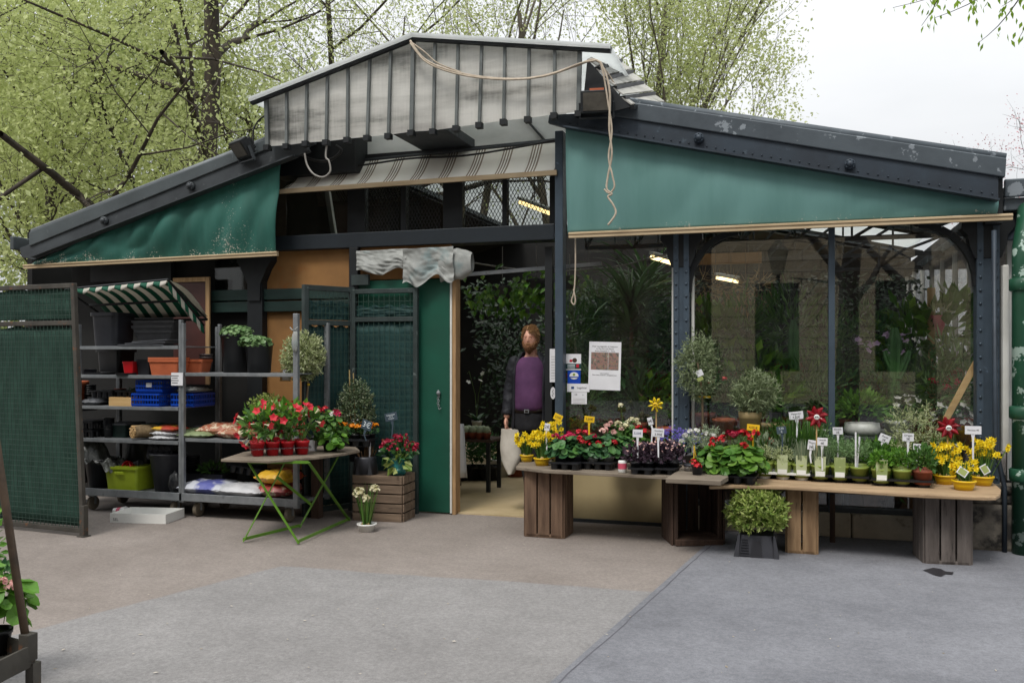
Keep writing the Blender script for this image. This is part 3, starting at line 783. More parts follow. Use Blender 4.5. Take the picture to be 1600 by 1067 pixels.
# left part of the front
xl = sx(112, .15)
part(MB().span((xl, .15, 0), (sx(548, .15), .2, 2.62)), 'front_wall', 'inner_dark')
part(MB().span((sx(335, .1), .11, 1.95), (sx(392, .1), .148, 2.52)), 'window', 'pane_dark')
part(MB().span((sx(140, .1), .11, 2.3), (sx(262, .1), .148, 2.6)), 'window', 'steel_black')
part(MB().span((sx(414, .1), .09, .35), (sx(546, .1), .148, 2.58)), 'ochre_board', 'ochre_panel')
part(MB().span((sx(332, .05), .03, 2.06), (sx(546, .05), .085, 2.17)), 'rail', 'dark_wood_green', bevel=.005)
part(MB().span((sx(332, .05), .035, 1.94), (sx(546, .05), .085, 2.045)), 'rail', 'dark_wood_green', bevel=.005)
co = part(MB().span((sx(391, .05), .0, 0), (sx(414, .05), .1, 2.6)), 'column', 'steel_black')
cx = (sx(391, .05) + sx(414, .05)) / 2
pr = [(.2, 2.6), (.2, 2.45), (.15, 2.38), (.075, 2.22), (.07, 2.05)]
part(MB().prism([(cx - r, -.02, z) for r, z in pr] + [(cx + r, -.02, z) for r, z in reversed(pr)], (0, .115, 0)), 'bracket', 'steel_black', parent=co)
part(MB().span((sx(258, .05), .06, 2.2), (sx(266, .05), .12, 2.6)), 'glazing_bar', 'steel_black')
# ochre board over the door, door leaf with frame
part(MB().span((sx(560, .05), .04, pd(630, 436, .04).z), (sx(706, .05), .06, zb0)), 'ochre_board', 'ochre_panel')
zdt = pd(640, 437, 0).z
DOOR = part(MB().span((sx(560, 0), .0, .015), (sx(703, 0), .038, zdt)), 'door', 'door_green', bevel=.004)
part(MB().span((sx(703.2, 0), -.002, .012), (sx(706, 0), .04, zdt)), 'door_edge', 'white_paint', parent=DOOR)
ch = MB(); hp = pd(685, 614, -.02)
ch.ball(hp, .022, 8, 6); ch.tube([hp + Vector((0, 0, .03)), hp + Vector((0, -.01, -.03))], .006, 6)
for k in range(5): 
    c0 = hp + Vector((.004 * (-1) ** k, -.006, -.03 - .022 * k)); ch.tube([c0 + Vector((.008 * math.cos(t), .002 * (k % 2), .013 * math.sin(t))) for t in np.linspace(0, 6.28, 9)], .0028, 5)
ch.tube([hp + Vector((0, -.006, -.14)), hp + Vector((.012, -.006, -.155)), hp + Vector((.03, -.006, -.14))], .004, 5)
part(ch, 'door_chain', 'galv', parent=DOOR, smooth=True)
part(MB().span((sx(706.5, 0), .0, 0), (sx(712, 0), .12, zdt + .02)), 'door_jamb', 'raw_wood', bevel=.003)
part(MB().span((sx(552, -.02), -.06, pd(565, 446, 0).z), (sx(578, -.02), -.02, pd(565, 430, 0).z)), 'hinge_box', 'shutter_frame')
# sliding rail across the doorway
part(MB().bar(pd(705, 431, .2), pd(940, 412, .2), .03, .035), 'sliding_rail', 'galv')
part(MB().span((sx(858, .25), .1, 0), (sx(869, .25), .16, 2.5)), 'inner_door_stile', 'steel_black')
# interior shell
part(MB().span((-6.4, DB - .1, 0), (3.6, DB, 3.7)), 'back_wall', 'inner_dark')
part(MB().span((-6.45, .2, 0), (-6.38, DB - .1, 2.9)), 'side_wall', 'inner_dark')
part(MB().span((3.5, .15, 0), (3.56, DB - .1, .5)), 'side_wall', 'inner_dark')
part(MB().span((3.525, .15, .5), (3.531, DB - .1, 2.7)), 'window_pane', 'pane')
part(MB().span((3.5, .15, 2.7), (3.56, DB - .1, 2.86)), 'side_beam', 'steel_black')
for y in np.arange(.15, DB - .2, .85): part(MB().span((3.505, y, .5), (3.555, y + .05, 2.7)), 'mullion', 'white_paint')
struct(MB().span((-6.3, .06, -.05), (3.49, DB - .1, .012)).build('shop_floor', 'floor_tile'))
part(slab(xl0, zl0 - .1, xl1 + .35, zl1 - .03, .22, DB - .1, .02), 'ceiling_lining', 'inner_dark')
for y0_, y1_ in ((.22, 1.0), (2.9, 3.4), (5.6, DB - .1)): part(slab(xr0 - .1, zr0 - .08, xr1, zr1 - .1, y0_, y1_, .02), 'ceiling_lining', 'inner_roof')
for y in (1.3, 2.9, 4.6):                    # light iron trusses
    mb = MB(); x0, x1 = -.2, 3.45
    mb.bar((x0, y, 2.62), (x1, y, 2.62), .03, .045)
    n = 7
    for k in range(n):
        xx = x0 + (x1 - x0) * k / n; xn = x0 + (x1 - x0) * (k + 1) / n
        zt0 = zr0 - .12 + (zr1 - zr0) * ((xx + .1 - xr0) / (xr1 - xr0)); zt1 = zr0 - .12 + (zr1 - zr0) * ((xn + .1 - xr0) / (xr1 - xr0))
        mb.bar((xx, y, 2.62), (xx, y, zt0), .02, .03); mb.bar((xx, y, 2.62), (xn, y, zt1), .02, .03); mb.bar((xx, y, zt0), (xn, y, zt1), .03, .04)
    part(mb, 'roof_truss', 'steel_black')
part(MB().span((sx(1085, 2.2), 2.2, 2.5), (sx(1190, 2.2), 2.24, 2.62)), 'inner_fascia', 'ochre_panel')
# ---------------------------------------------------------------- canvases, awnings, cables on the front
def canvas(top_l, top_r, bot_l, bot_r, d, m, name, label, folds, seed):
    t = thing(name, label, 'canvas blind', (bot_l[0] * .5 + bot_r[0] * .5, d, bot_l[2]))
    rg = random.Random(seed)
    ph = [(rg.uniform(4, 13), rg.random() * 6, rg.uniform(-2.5, 2.5)) for _ in range(5)]
    tl, tr, bl, br = map(Vector, (top_l, top_r, bot_l, bot_r))
    def fn(u, v):
        p = bl.lerp(br, u).lerp(tl.lerp(tr, u), v)
        y = sum(math.sin(f * u * 3 + s_ * v * 2 + o) for f, o, s_ in ph) * folds * (.25 + .75 * math.sin(math.pi * min(1, max(0, v * .9 + .05))))
        return (p.x, d - abs(y) * .6 - .02 * math.sin(math.pi * v), p.z)
    MB().grid(fn, 90, 24).build('cloth', m, t, world=True, smooth=True, solid=.004)
    return t
D2 = -.22
tl_, tr_ = pd(60, 404, D2), pd(441, 253, D2); bl_, br_ = pd(50, 417, D2), pd(432, 397, D2)
t = canvas(tl_, tr_, bl_, br_, D2, 'tarp_left', 'gable_canvas', 'smaller green canvas with mould flakes under the left roof slope', .045, 3)
a, b = pd(38, 417, D2 - .03), pd(434, 396.5, D2 - .03)
MB().bar(a, b, .035, .045).bar(a + Vector((0, -.02, .012)), b + Vector((0, -.02, .012)), .012, .014).build('bottom_batten', 'batten_wood', t, world=True, bevel=.003)
tl_, tr_ = pd(884, 198, D2), pd(1560, 313, D2); bl_, br_ = pd(887, 366, D2), pd(1558, 334, D2)
t = canvas(tl_, tr_, bl_, br_, D2, 'tarp_right', 'gable_canvas', 'larger smooth green canvas under the right roof slope', .007, 8)
a, b = pd(889, 368, D2 - .03), pd(1582, 339, D2 - .03)
MB().bar(a, b, .035, .05).bar(a + Vector((0, -.02, .012)), b + Vector((0, -.02, .012)), .012, .016).build('bottom_batten', 'batten_wood', t, world=True, bevel=.003)
# striped awning over the upper windows
m, nt, bs, _ = new_mat('awning_stripe')
g = _n(nt, 'ShaderNodeNewGeometry'); sp = _n(nt, 'ShaderNodeSeparateXYZ'); nt.links.new(g.outputs['Position'], sp.inputs[0])
def mth(nt, op, a, b=0):
    n = _n(nt, 'ShaderNodeMath', operation=op)
    for i, q in enumerate((a, b)):
        if isinstance(q, (int, float)): n.inputs[i].default_value = q
        else: nt.links.new(q, n.inputs[i])
    return n.outputs[0]
fr = mth(nt, 'FRACT', mth(nt, 'MULTIPLY', mth(nt, 'ADD', sp.outputs[0], 10.12), 1 / .283))
st = ramp(nt, fr, [(0, '#e4e2db'), (.08, '#857767'), (.13, '#efeee8'), (.17, '#857767'), (.22, '#efeee8'), (.27, '#7a6b5c'), (.32, '#efeee8'), (.36, '#857767'), (.42, '#e8e6df')])
for n in nt.nodes:
    if n.type == 'VALTORGB': n.color_ramp.interpolation = 'CONSTANT'
dirt = ramp(nt, noise(nt, coords(nt, (1, 1, 1), True), 2.2, 5), [(.35, (.92, .9, .87)), (.7, (1, 1, 1))])
mm = _n(nt, 'ShaderNodeMix', data_type='RGBA', blend_type='MULTIPLY'); mm.inputs[0].default_value = 1
nt.links.new(st, mm.inputs[6]); nt.links.new(dirt, mm.inputs[7]); nt.links.new(mm.outputs[2], bs.inputs['Base Color']); bs.inputs['Roughness'].default_value = .6
a0, a1 = pd(477, 262, .25), pd(881, 222, .25); b0, b1 = pd(437, 297, -.06), pd(871, 267, -.06)
AWN = thing('window_awning', 'beige awning with narrow dark stripes above the mesh windows', 'awning', ((b0.x + b1.x) / 2, -.06, b0.z))
MB().grid(lambda u, v: b0.lerp(b1, u).lerp(a0.lerp(a1, u), v) + Vector((0, 0, -.03 * math.sin(math.pi * v) + .006 * math.sin(u * 40) * (1 - v))), 60, 8).build('cloth', 'awning_stripe', AWN, world=True, smooth=True, solid=.003)
MB().bar(b0 + Vector((0, -.015, -.02)), b1 + Vector((0, -.015, -.02)), .03, .045).build('front_rail', 'batten_wood', AWN, world=True, bevel=.003)
MB().tube([a0 + Vector((0, .03, .02)), a1 + Vector((0, .03, .02))], .03, 8).build('roller', 'steel_grey', AWN, world=True)
# crumpled plastic film over the door
rg = random.Random(4)
FILM = thing('plastic_film', 'crumpled grey plastic film hanging from the beam over the green door', 'plastic film', (sx(650, -.05), -.05, 2.4))
import mathutils.noise as mn
def crump(px0, px1, py0, py1, d, amp, seed, edge=.12):
    def fn(u, v):
        px = px0 + (px1 - px0) * u; yb = py1 + (mn.noise((u * 3, seed, 0)) * .7) * (py1 - py0) * .8
        py = yb + (py0 - yb) * v - 4 * u
        p = pd(px, py, d); n = mn.noise((u * 3.2 + seed, v * 2.2, seed * 2)) + .35 * mn.noise((u * 9 + v * 6, v * 9, seed))
        return (p.x, d - .03 - amp * (n + .6) * (1.1 - v * .6), p.z)
    return MB().grid(fn, 60, 24)
crump(560, 640, 393, 424, .0, .05, 2.3).build('film_sheet', 'film', FILM, world=True, smooth=True)
crump(632, 712, 390, 438, -.05, .06, 7.7).build('film_sheet', 'film', FILM, world=True, smooth=True)
def wrapend(u, v):
    a = u * 2 * math.pi; px = 690 + 48 * v
    c = pd(px, 416 - 6 * v, -.02); r = (.14 - .05 * v ** 3) * (1 + .22 * mn.noise((math.cos(a) * 1.6, math.sin(a) * 1.6, v * 4)))
    return (c.x, c.y + r * .55 * math.cos(a), c.z + r * math.sin(a) * (1.05))
MB().grid(wrapend, 28, 14).build('film_sheet', 'film', FILM, world=True, smooth=True)
# floodlights
def flood(px, py, d, yaw, tilt, label, s_=1.0):
    p = pd(px, py, d)
    t = thing('floodlight', label, 'floodlight', p, yaw)
    h = MB().box((0, 0, 0), (.24 * s_, .09, .17 * s_), (tilt, 0, 0), 0); h.box((0, .06 * math.cos(tilt), .06 * math.sin(tilt)), (.18 * s_, .06, .12 * s_), (tilt, 0, 0)); h.build('housing', 'steel_black', t, bevel=.008)
    fwd = Vector((0, -math.cos(tilt), -math.sin(tilt)))
    MB().box(fwd * .047, (.2 * s_, .006, .135 * s_), (tilt, 0, 0)).build('glass', 'lamp_glass', t)
    b = MB(); b.bar((-.13 * s_, 0, 0), (-.13 * s_, .06, -.12), .012, .03); b.bar((.13 * s_, 0, 0), (.13 * s_, .06, -.12), .012, .03); b.bar((-.13 * s_, .06, -.12), (.13 * s_, .06, -.12), .03, .012); b.build('bracket', 'steel_grey', t)
    return t
flood(378, 231, -.42, R(-28), R(38), 'small dark floodlight on the left roof edge beside the lantern')
fl = flood(932, 160, -.45, R(8), R(8), 'dark floodlight at the right foot of the roof lantern with cables behind', 1.1)
MB().box((0, .04, .115), (.12, .05, .018)).build('orange_clip', 'terracotta', fl)
# cables
def cable(pts, r, m, label, n=6, name='cable', group=None):
    P = [Vector(p) for p in pts]; Q = []
    for i in range(len(P) - 1):
        p0, p1, p2, p3 = P[max(0, i - 1)], P[i], P[i + 1], P[min(len(P) - 1, i + 2)]
        for k in range(8):
            t = k / 8; Q.append(.5 * ((2 * p1) + (p2 - p0) * t + (2 * p0 - 5 * p1 + 4 * p2 - p3) * t * t + (3 * p1 - p0 - 3 * p2 + p3) * t ** 3))
    Q.append(P[-1])
    return tag(MB().tube(Q, r, n).build(name, m, smooth=True), label, 'cable', group)
dc = -.5
cable([pd(x, y, dc) for x, y in ((641, 64), (660, 90), (690, 106), (740, 119), (800, 124), (850, 119), (900, 103), (925, 94), (938, 98))], .011, 'rope_pale', 'pale cable looping across the front of the lantern, lower strand')
cable([pd(x, y, dc - .02) for x, y in ((641, 68), (664, 96), (700, 112), (750, 122), (810, 124.5), (860, 117), (905, 100), (930, 95))], .008, 'rope_pale', 'thinner pale cable looping across the lantern beside the thick strand')
cable([pd(x, y, dc) for x, y in ((642, 66), (664, 82), (684, 99), (720, 113))], .007, 'rope_pale', 'short pale cable end fanning out below the lantern apex')
cable([pd(x, y, dc - .03) for x, y in ((938, 97), (948, 120), (953, 150), (952, 200), (956, 240), (950, 275), (948, 295), (956, 303), (950, 308), (958, 320), (962, 334), (950, 352))], .009, 'rope_pale', 'long pale cable hanging down over the green canvas, longest end')
cable([pd(x, y, dc - .03) for x, y in ((938, 97), (944, 122), (950, 160), (956, 205), (951, 245), (957, 275), (960, 292), (952, 302), (944, 296))], .008, 'rope_pale', 'pale cable hanging over the green canvas with its end curled up')
cable([pd(x, y, -.35) for x, y in ((938, 100), (950, 115), (962, 135), (968, 148), (958, 152))], .007, 'rope_pale', 'short cable from the lantern corner to the right floodlight')
cable([pd(x, y, -.42) for x, y in ((511, 224), (509, 245), (514, 252), (516, 268), (505, 277), (490, 272), (480, 258), (476, 240))], .009, 'cable_grey', 'grey cable loop hanging in front of the striped awning')
cable([pd(x, y, .1) for x, y in ((434, 262), (500, 262), (560, 259), (640, 248), (720, 244), (800, 232), (884, 216))], .01, 'cable_black', 'thin black cable running along the top of the striped awning')
cable([pd(x, y, -.1) for x, y in ((462, 232), (478, 246), (500, 252), (520, 248), (533, 236), (525, 228))], .016, 'cable_black', 'thick black cable coil under the left end of the lantern')
cable([pd(x, y, -.35) for x, y in ((396, 228), (396, 205), (403, 190), (415, 180))], .008, 'cable_black', 'black cable bending from the left floodlight to the lantern')
cable([pd(x, y, -.2) for x, y in ((899, 372), (899, 420), (897, 455), (893, 470), (897, 476), (899, 468), (896, 452))], .007, 'rope_pale', 'white pull cord with a loop hanging under the right canvas', name='pull_cord')
cable([pd(x, y, .9) for x, y in ((705, 405), (800, 420), (870, 424), (960, 417), (1010, 405), (1052, 395))], .008, 'cable_grey', 'wire stretched across inside the shop under the trusses')
# green downpipe, stone pier and the neighbouring roof at the right corner
DPX = pz(1598, 868).x; DPY = -.30
t = thing('downpipe', 'thick green cast iron downpipe with peeling paint at the right corner', 'downpipe', (DPX + .02, DPY, 0))
MB().tube([(.0, 0, 0), (-.0, 0, 2.2), (-.0, .0, 2.3), (.05, .1, 2.5), (.08, .2, 2.62)], .085, 18).build('pipe', 'drain_green', t, smooth=True)
for z in (.55, 1.02, 1.98):
    MB().lathe([(.09, 0), (.105, .01), (.105, .09), (.09, .1)], (0, 0, z), 18).build('collar', 'drain_green', t, smooth=True)
MB().tube([(-.13, .02, 0), (-.13, .02, .5), (-.19, .03, .8), (-.2, .03, 2.45)], .018, 8).build('conduit', 'steel_blue', t, smooth=True)
t = thing('stone_pier', 'dark weathered stone pier under the right column', 'pier', (sx(1540, -.1), -.1, 0))
MB().box((0, .02, .18), (.5, .36, .36)).build('lower_block', 'stone_dark', t, bevel=.03)
MB().box((-.02, .01, .405), (.44, .3, .09)).box((.03, .0, .47), (.4, .32, .05)).build('upper_block', 'stone_dark', t, bevel=.02)
for x in (1577,): 
    t = tag(MB().span((sx(1566, -.1), -.12, .75), (sx(1576, -.1), .05, 2.2)).build('pilaster', 'white_paint', bevel=.01), 'narrow pale pilaster between the right column and the downpipe', 'pilaster')
NB = thing('neighbour_stall', 'dark blue flat roof edge of the next market stall at the right', 'building', (4.4, .2, 0))
MB().span((sx(1568, -.1), -.1, 2.62), (6.5, 5, 2.72)).span((sx(1568, -.1), -.14, 2.72), (6.5, -.1, 2.86)).build('roof', 'flashing', NB, world=True, bevel=.01)
MB().span((sx(1568, -.05) + .03, -.04, 2.4), (6.5, .03, 2.615)).build('fascia', 'steel_blue', NB, world=True, bevel=.006)
MB().span((4.9, 3.2, 0), (6.5, 3.3, 2.6)).build('wall', 'stone', NB, world=True)

# ---------------------------------------------------------------- wire mesh gate, shutters
def mesh_leaf(root, wd, ht, zmid, nx, nz, cloth='shade_cloth', frame='gate_frame', fw=.04, feet=0, gap_top=0.0):
    f = MB()
    for x in (0, wd): f.box((x, 0, ht / 2), (fw, fw, ht))
    for z in (.05, zmid, ht - fw / 2): f.box((wd / 2, 0, z), (wd - fw, fw * .9, fw))
    f.build('frame', frame, root, bevel=.004)
    for nm, z0, z1 in (('wire_mesh', .07, zmid - .02), ('wire_mesh', zmid + .02, ht - fw)):
        g_ = MB(); k = max(2, int((z1 - z0) / (ht / nz)))
        for i in range(1, nx): g_.box((wd * i / nx, -.012, (z0 + z1) / 2), (.004, .004, z1 - z0))
        for i in range(1, k): g_.box((wd / 2, -.016, z0 + (z1 - z0) * i / k), (wd - fw, .004, .004))
        g_.build(nm, 'wire_green', root)
    for z0, z1 in ((.08, zmid - .03), (zmid + .03, ht - fw - gap_top)):
        MB().grid(lambda u, v: (fw / 2 + (wd - fw) * u, .012 + .012 * mn.noise((u * 6, v * 5, z0)), z0 + (z1 - z0) * v + (.012 * math.sin(u * 25) if v > .9 else 0)), 24, 16).build('shade_cloth', cloth, root, smooth=True, solid=.003)
gp = pz(131, 838); gl = pz(0, 824.5)
ang = math.atan2((gl - gp).y, (gl - gp).x)
GATE = thing('mesh_gate', 'tall wire mesh gate backed with dark green shade cloth at far left', 'gate', gp, ang + math.pi)
GATE.rotation_euler = (0, 0, ang + math.pi)
L = 1.55
# built from the post backwards: local x runs to the left in the picture
GR = MB()
root = GATE
lean = .055
gm = MB()
def lv(p): return p
mesh_leaf(root, L, 2.1, 1.77, 36, 48)
for ch in root.children:
    for v in ch.data.vertices: v.co.x = v.co.x - L - v.co.z * lean * (1 if True else 0)
MB().box((0.0, 0, .13), (.05, .05, .26)).box((0, 0, .005), (.08, .08, .01)).build('foot', 'gate_frame', root, bevel=.004)
zs2 = pd(650, 450, -.06).z
sl0 = pz(650, 800); SH2 = thing('mesh_shutter', 'flat wire mesh shutter with teal cloth standing against the green door', 'shutter', (sx(553, -.06), -.06, .0))
mesh_leaf(SH2, sx(650, -.06) - sx(553, -.06), zs2, pd(600, 499, -.06).z, 12, 34, 'shade_teal', 'shutter_frame', .045, gap_top=.12)
h0 = Vector((sx(549, -.06), -.06, 0)); h1 = pz(477, 807)
SH1 = thing('mesh_shutter', 'wire mesh shutter folded out towards the viewer beside the trolley shelves', 'shutter', h1, math.atan2((h0 - h1).y, (h0 - h1).x))
mesh_leaf(SH1, (h0 - h1).length, zs2 + .02, zs2 - .33, 12, 34, 'shade_teal', 'shutter_frame', .05, gap_top=.1)
p = MB(); p.ball((0, 0, 0), .02); 
for z in (1.55, .6): MB().box((0, 0, z), (.03, .05, .1)).build('hinge', 'shutter_frame', SH2)

# ---------------------------------------------------------------- trolley shelves
DT = -.86
def trolley(x0, x1, z_top_l, z_top_r, shelves, label, back_top, wl=.024, wr=.024):
    t = thing('shelf_trolley', label, 'trolley', ((x0 + x1) / 2, DT, 0), 0, 'galvanised plant trolleys')
    dp = .55
    for x, zt_, hw in ((x0, z_top_l, wl), (x1, z_top_r, wr)):
        for y, zz in ((DT, zt_), (DT + dp, back_top)):
            q = MB().span((x - hw, y - .02, .14), (x + hw, y + .02, zz)); 
            q.build('upright', 'galv', t, world=True, bevel=.005)
    base = MB().span((x0 - .03, DT - .03, .155), (x1 + .03, DT - .005, .225)).span((x0 - .03, DT + dp, .155), (x1 + .03, DT + dp + .03, .225)).span((x0 - .02, DT, .17), (x1 + .02, DT + dp, .2))
    base.build('base', 'galv', t, world=True, bevel=.004)
    for z in shelves:
        s_ = MB().span((x0 + .025, DT + .0, z - .012), (x1 - .025, DT + dp, z)).span((x0 + .025, DT - .012, z - .03), (x1 - .025, DT - .0, z + .002))
        s_.build('shelf', 'galv', t, world=True, bevel=.003)
    for x in (x0 + .11, x1 - .11):
        for y in (DT + .07, DT + dp - .07):
            w_ = MB().tube([(x - .02, y, .07), (x + .02, y, .07)], .068, 16).build('caster', 'wheel_wood', t, world=True, bevel=.008)
            MB().box((x, y, .14), (.07, .05, .02)).bar((x - .03, y, .13), (x - .03, y, .06), .02, .006).bar((x + .03, y, .13), (x + .03, y, .06), .02, .006).build('fork', 'galv', w_, world=True)
    return t
x0, x1, x2 = sx(122.5, DT), sx(283.5, DT), sx(463, DT)
def zz(y, px=200): return pd(px, y, DT).z
ZA = [zz(541), zz(586), zz(635), zz(687)]
trolley(x0, x1 - .005, zz(507, 122), zz(500, 283), ZA, 'galvanised shelf trolley under the striped canopy, packed with pots and trays', zz(510, 122), wr=.0135)
ZB = [zz(583, 370), zz(687, 370)]
trolley(x1 + .024, x2, zz(505, 290), zz(490, 463), ZB, 'galvanised shelf trolley with two black buckets and soil sacks beside the folded shutter', zz(503, 338), wl=.0135)
zbase = .201
t = tag(MB().span((sx(268, DT - .03), DT - .035, zz(602, 275)), (sx(286, DT - .03), DT - .031, zz(582, 275))).build('notice_card', 'paper'), 'small white notice card on the upright between the trolleys', 'card')
for k in range(4): MB().box((sx(277, DT) , DT - .036, zz(587 + 3.6 * k, 275)), (.085 - .02 * (k % 2), .0006, .006)).build('text_line', 'ink', t, world=True)
# striped canopy over the first trolley
CP = thing('striped_canopy', 'small green and white striped canopy with scalloped valance above the trolley shelves', 'canopy', (sx(200, -.6), -.6, 1.9))
fa, fb = pd(103, 452, -1.0), pd(262, 437, -1.0)
ra, rb = pd(112, 478, -.42) , pd(262, 478, -.42)
ra.x = fa.x; rb.x = fb.x; ra.z = rb.z = fa.z - .28
MATS['canopy_stripe'] = None
m, nt, bs, out = new_mat('canopy_stripe')
at_ = _n(nt, 'ShaderNodeTexCoord'); 
uvn = _n(nt, 'ShaderNodeUVMap'); spx = _n(nt, 'ShaderNodeSeparateXYZ'); nt.links.new(uvn.outputs[0], spx.inputs[0])
fr = mth(nt, 'FRACT', spx.outputs[0]); rr_ = ramp(nt, fr, [(0, '#146048'), (.5, '#cfcbc0')])
for n_ in nt.nodes:
    if n_.type == 'VALTORGB': n_.color_ramp.interpolation = 'CONSTANT'
nt.links.new(rr_, bs.inputs['Base Color']); bs.inputs['Roughness'].default_value = .6
tl2 = _n(nt, 'ShaderNodeBsdfTranslucent'); nt.links.new(rr_, tl2.inputs[0]); ms2 = _n(nt, 'ShaderNodeMixShader'); ms2.inputs[0].default_value = .35
nt.links.new(bs.outputs[0], ms2.inputs[1]); nt.links.new(tl2.outputs[0], ms2.inputs[2]); nt.links.new(ms2.outputs[0], out.inputs[0])
def striped(fn, nu, nv, reps, name, parent):
    mb = MB().grid(fn, nu, nv); o = mb.build(name, 'canopy_stripe', parent, world=True, smooth=True, solid=.002)
    uv = o.data.uv_layers.new(name='UVMap')
    for lp in o.data.loops:
        i = lp.vertex_index % (nu + 1); j = lp.vertex_index // (nu + 1); uv.data[lp.index].uv = (i / nu * reps, j / nv)
    return o
striped(lambda u, v: fa.lerp(fb, u).lerp(ra.lerp(rb, u), v) + Vector((0, 0, .09 * math.sin(math.pi * v * .9))), 88, 10, 8, 'cloth', CP)
striped(lambda u, v: fa.lerp(fb, u) + Vector((0, -.02 * math.sin(v * 2), -.035 * v - .028 * v * abs(math.sin(u * math.pi * 8)))), 96, 3, 8, 'front_valance', CP)
sa, sb = fb.copy(), pd(318, 508, -.42)
striped(lambda u, v: sa.lerp(sb, u) + Vector((.012 * v, 0, -.085 * v - .02 * v * abs(math.sin(u * math.pi * 4)))), 48, 3, 4.5, 'side_valance', CP)
fm = MB(); fm.tube([fa, fb, sb], .012, 8); fm.tube([ra, rb], .012, 8); fm.tube([fb, rb], .01, 6); fm.tube([fa, ra], .01, 6); fm.tube([fa.lerp(ra, .5) , fb.lerp(rb, .5)], .012, 6)
fm.build('canopy_frame', 'steel_black', CP, world=True)
BB = thing('framed_board', 'brown board with a pale worn frame leaning behind the striped canopy', 'board', (sx(298, -.02), -.02, 1.9))
MB().span((sx(272, -.02), -.03, 1.2), (sx(327, -.02), .0, pd(300, 434, -.02).z)).build('panel', 'brown_board', BB, world=True)
zt_ = pd(300, 434, -.02).z
MB().span((sx(321, -.05), -.05, 1.2), (sx(327, -.05), -.031, zt_)).span((sx(270, -.05), -.05, zt_ - .045), (sx(321, -.05) - .002, -.031, zt_)).build('frame', 'raw_wood', BB, world=True)
# ---------------------------------------------------------------- plant makers (each adds parts to a thing, local coordinates, z up from the thing's base)
def pot(t, r, h, m, rim=True, r0=None, soil=True, name='pot', z=0, n=20, parent=None):
    r0 = r0 or r * .76
    mb = MB(); k = .004 + r * .05
    pr = [(r0, 0), (r * .97, h * .82)]
    pr += [(r * 1.04, h * .83), (r * 1.06, h), (r * .95, h), (r * .9, h * .8)] if rim else [(r, h), (r * .93, h), (r * .9, h * .85)]
    mb.lathe(pr, (0, 0, z), n, cap1=False)
    o = mb.build(name, m, t, smooth=False, bevel=0)
    for p in o.data.polygons: p.use_smooth = len(p.vertices) == 4
    if soil: MB().lathe([(r * .9, h * .86), (r * .45, h * .9), (.001, h * .91)], (0, 0, z), n, cap0=False, cap1=False).build('soil', 'soil', o)
    return o
def dome(rg, c, rx, ry, rz, lo=-.2):
    """point near the surface of an egg, and its outward direction"""
    while True:
        d = uvec(rg)
        if d.z > lo: break
    k = rg.uniform(.55, 1.02)
    return Vector((c[0] + d.x * rx * k, c[1] + d.y * ry * k, c[2] + d.z * rz * k)), d
def round_leaves(t, rg, n, c, rx, ry, rz, r, m, lo=-.35, cup=.25, name='foliage'):
    mb = MB()
    for _ in range(n):
        p, d = dome(rg, c, rx, ry, rz, lo)
        nn = (d + Vector((0, -.1, .9)) + uvec(rg) * .55).normalized()
        mb.disc(p, nn, r * rg.uniform(.6, 1.15), 0, 9, cup * rg.uniform(.3, 1.5), .14, rg)
    return mb.build(name, m, t)
def blade_leaves(t, rg, n, c, rx, ry, rz, L, W, m, lo=-.4, up=.35, name='foliage', wild=.6, kmin=.3):
    mb = MB()
    for _ in range(n):
        d = uvec(rg)
        while d.z < lo: d = uvec(rg)
        k = rg.uniform(kmin, 1) ** .6
        p = Vector((c[0] + d.x * rx * k, c[1] + d.y * ry * k, c[2] + d.z * rz * k))
        dd = (d + Vector((0, 0, up)) + uvec(rg) * wild).normalized()
        mb.leaf(p, dd, uvec(rg), L * rg.uniform(.6, 1.25), W * rg.uniform(.7, 1.2), 0, .2)
    return mb.build(name, m, t)
def flower_head(mb, p, r, rg, n=16, pr=.4, sq=.8):
    for _ in range(n):
        d = uvec(rg)
        if d.z < -.4: d.z = -d.z
        mb.disc(Vector(p) + Vector((d.x * r, d.y * r, d.z * r * sq)) * rg.uniform(.6, 1), d + Vector((0, 0, .2)) + uvec(rg) * .4, r * pr * rg.uniform(.8, 1.3), 0, 6, .25, .3, rg)
def stalks(t, pts, m='stem_green', r=.0022, name='stems'):
    mb = MB()
    for a, b in pts:
        a, b = Vector(a), Vector(b); mid = a.lerp(b, .5) + Vector((rnd.uniform(-.01, .01), rnd.uniform(-.01, .01), .01)); mb.tube([a, mid, b], r, 4)
    return mb.build(name, m, t)
def geranium(t, rg, rx, ry, z0, h, leaf_r, leafm, n, flowers, fr=.035):
    """flowers: list of (x, y, z, petal material)"""
    round_leaves(t, rg, n, (0, 0, z0 + h * .35), rx, ry, h * .62, leaf_r, leafm)
    st = []
    for x, y, z, m in flowers:
        f = MB(); flower_head(f, (x, y, z), fr * rg.uniform(.85, 1.2), rg, 18); f.build('flower', m, t); st.append(((x * .5, y * .5, z0 + h * .2), (x, y, z)))
    if st: stalks(t, st)
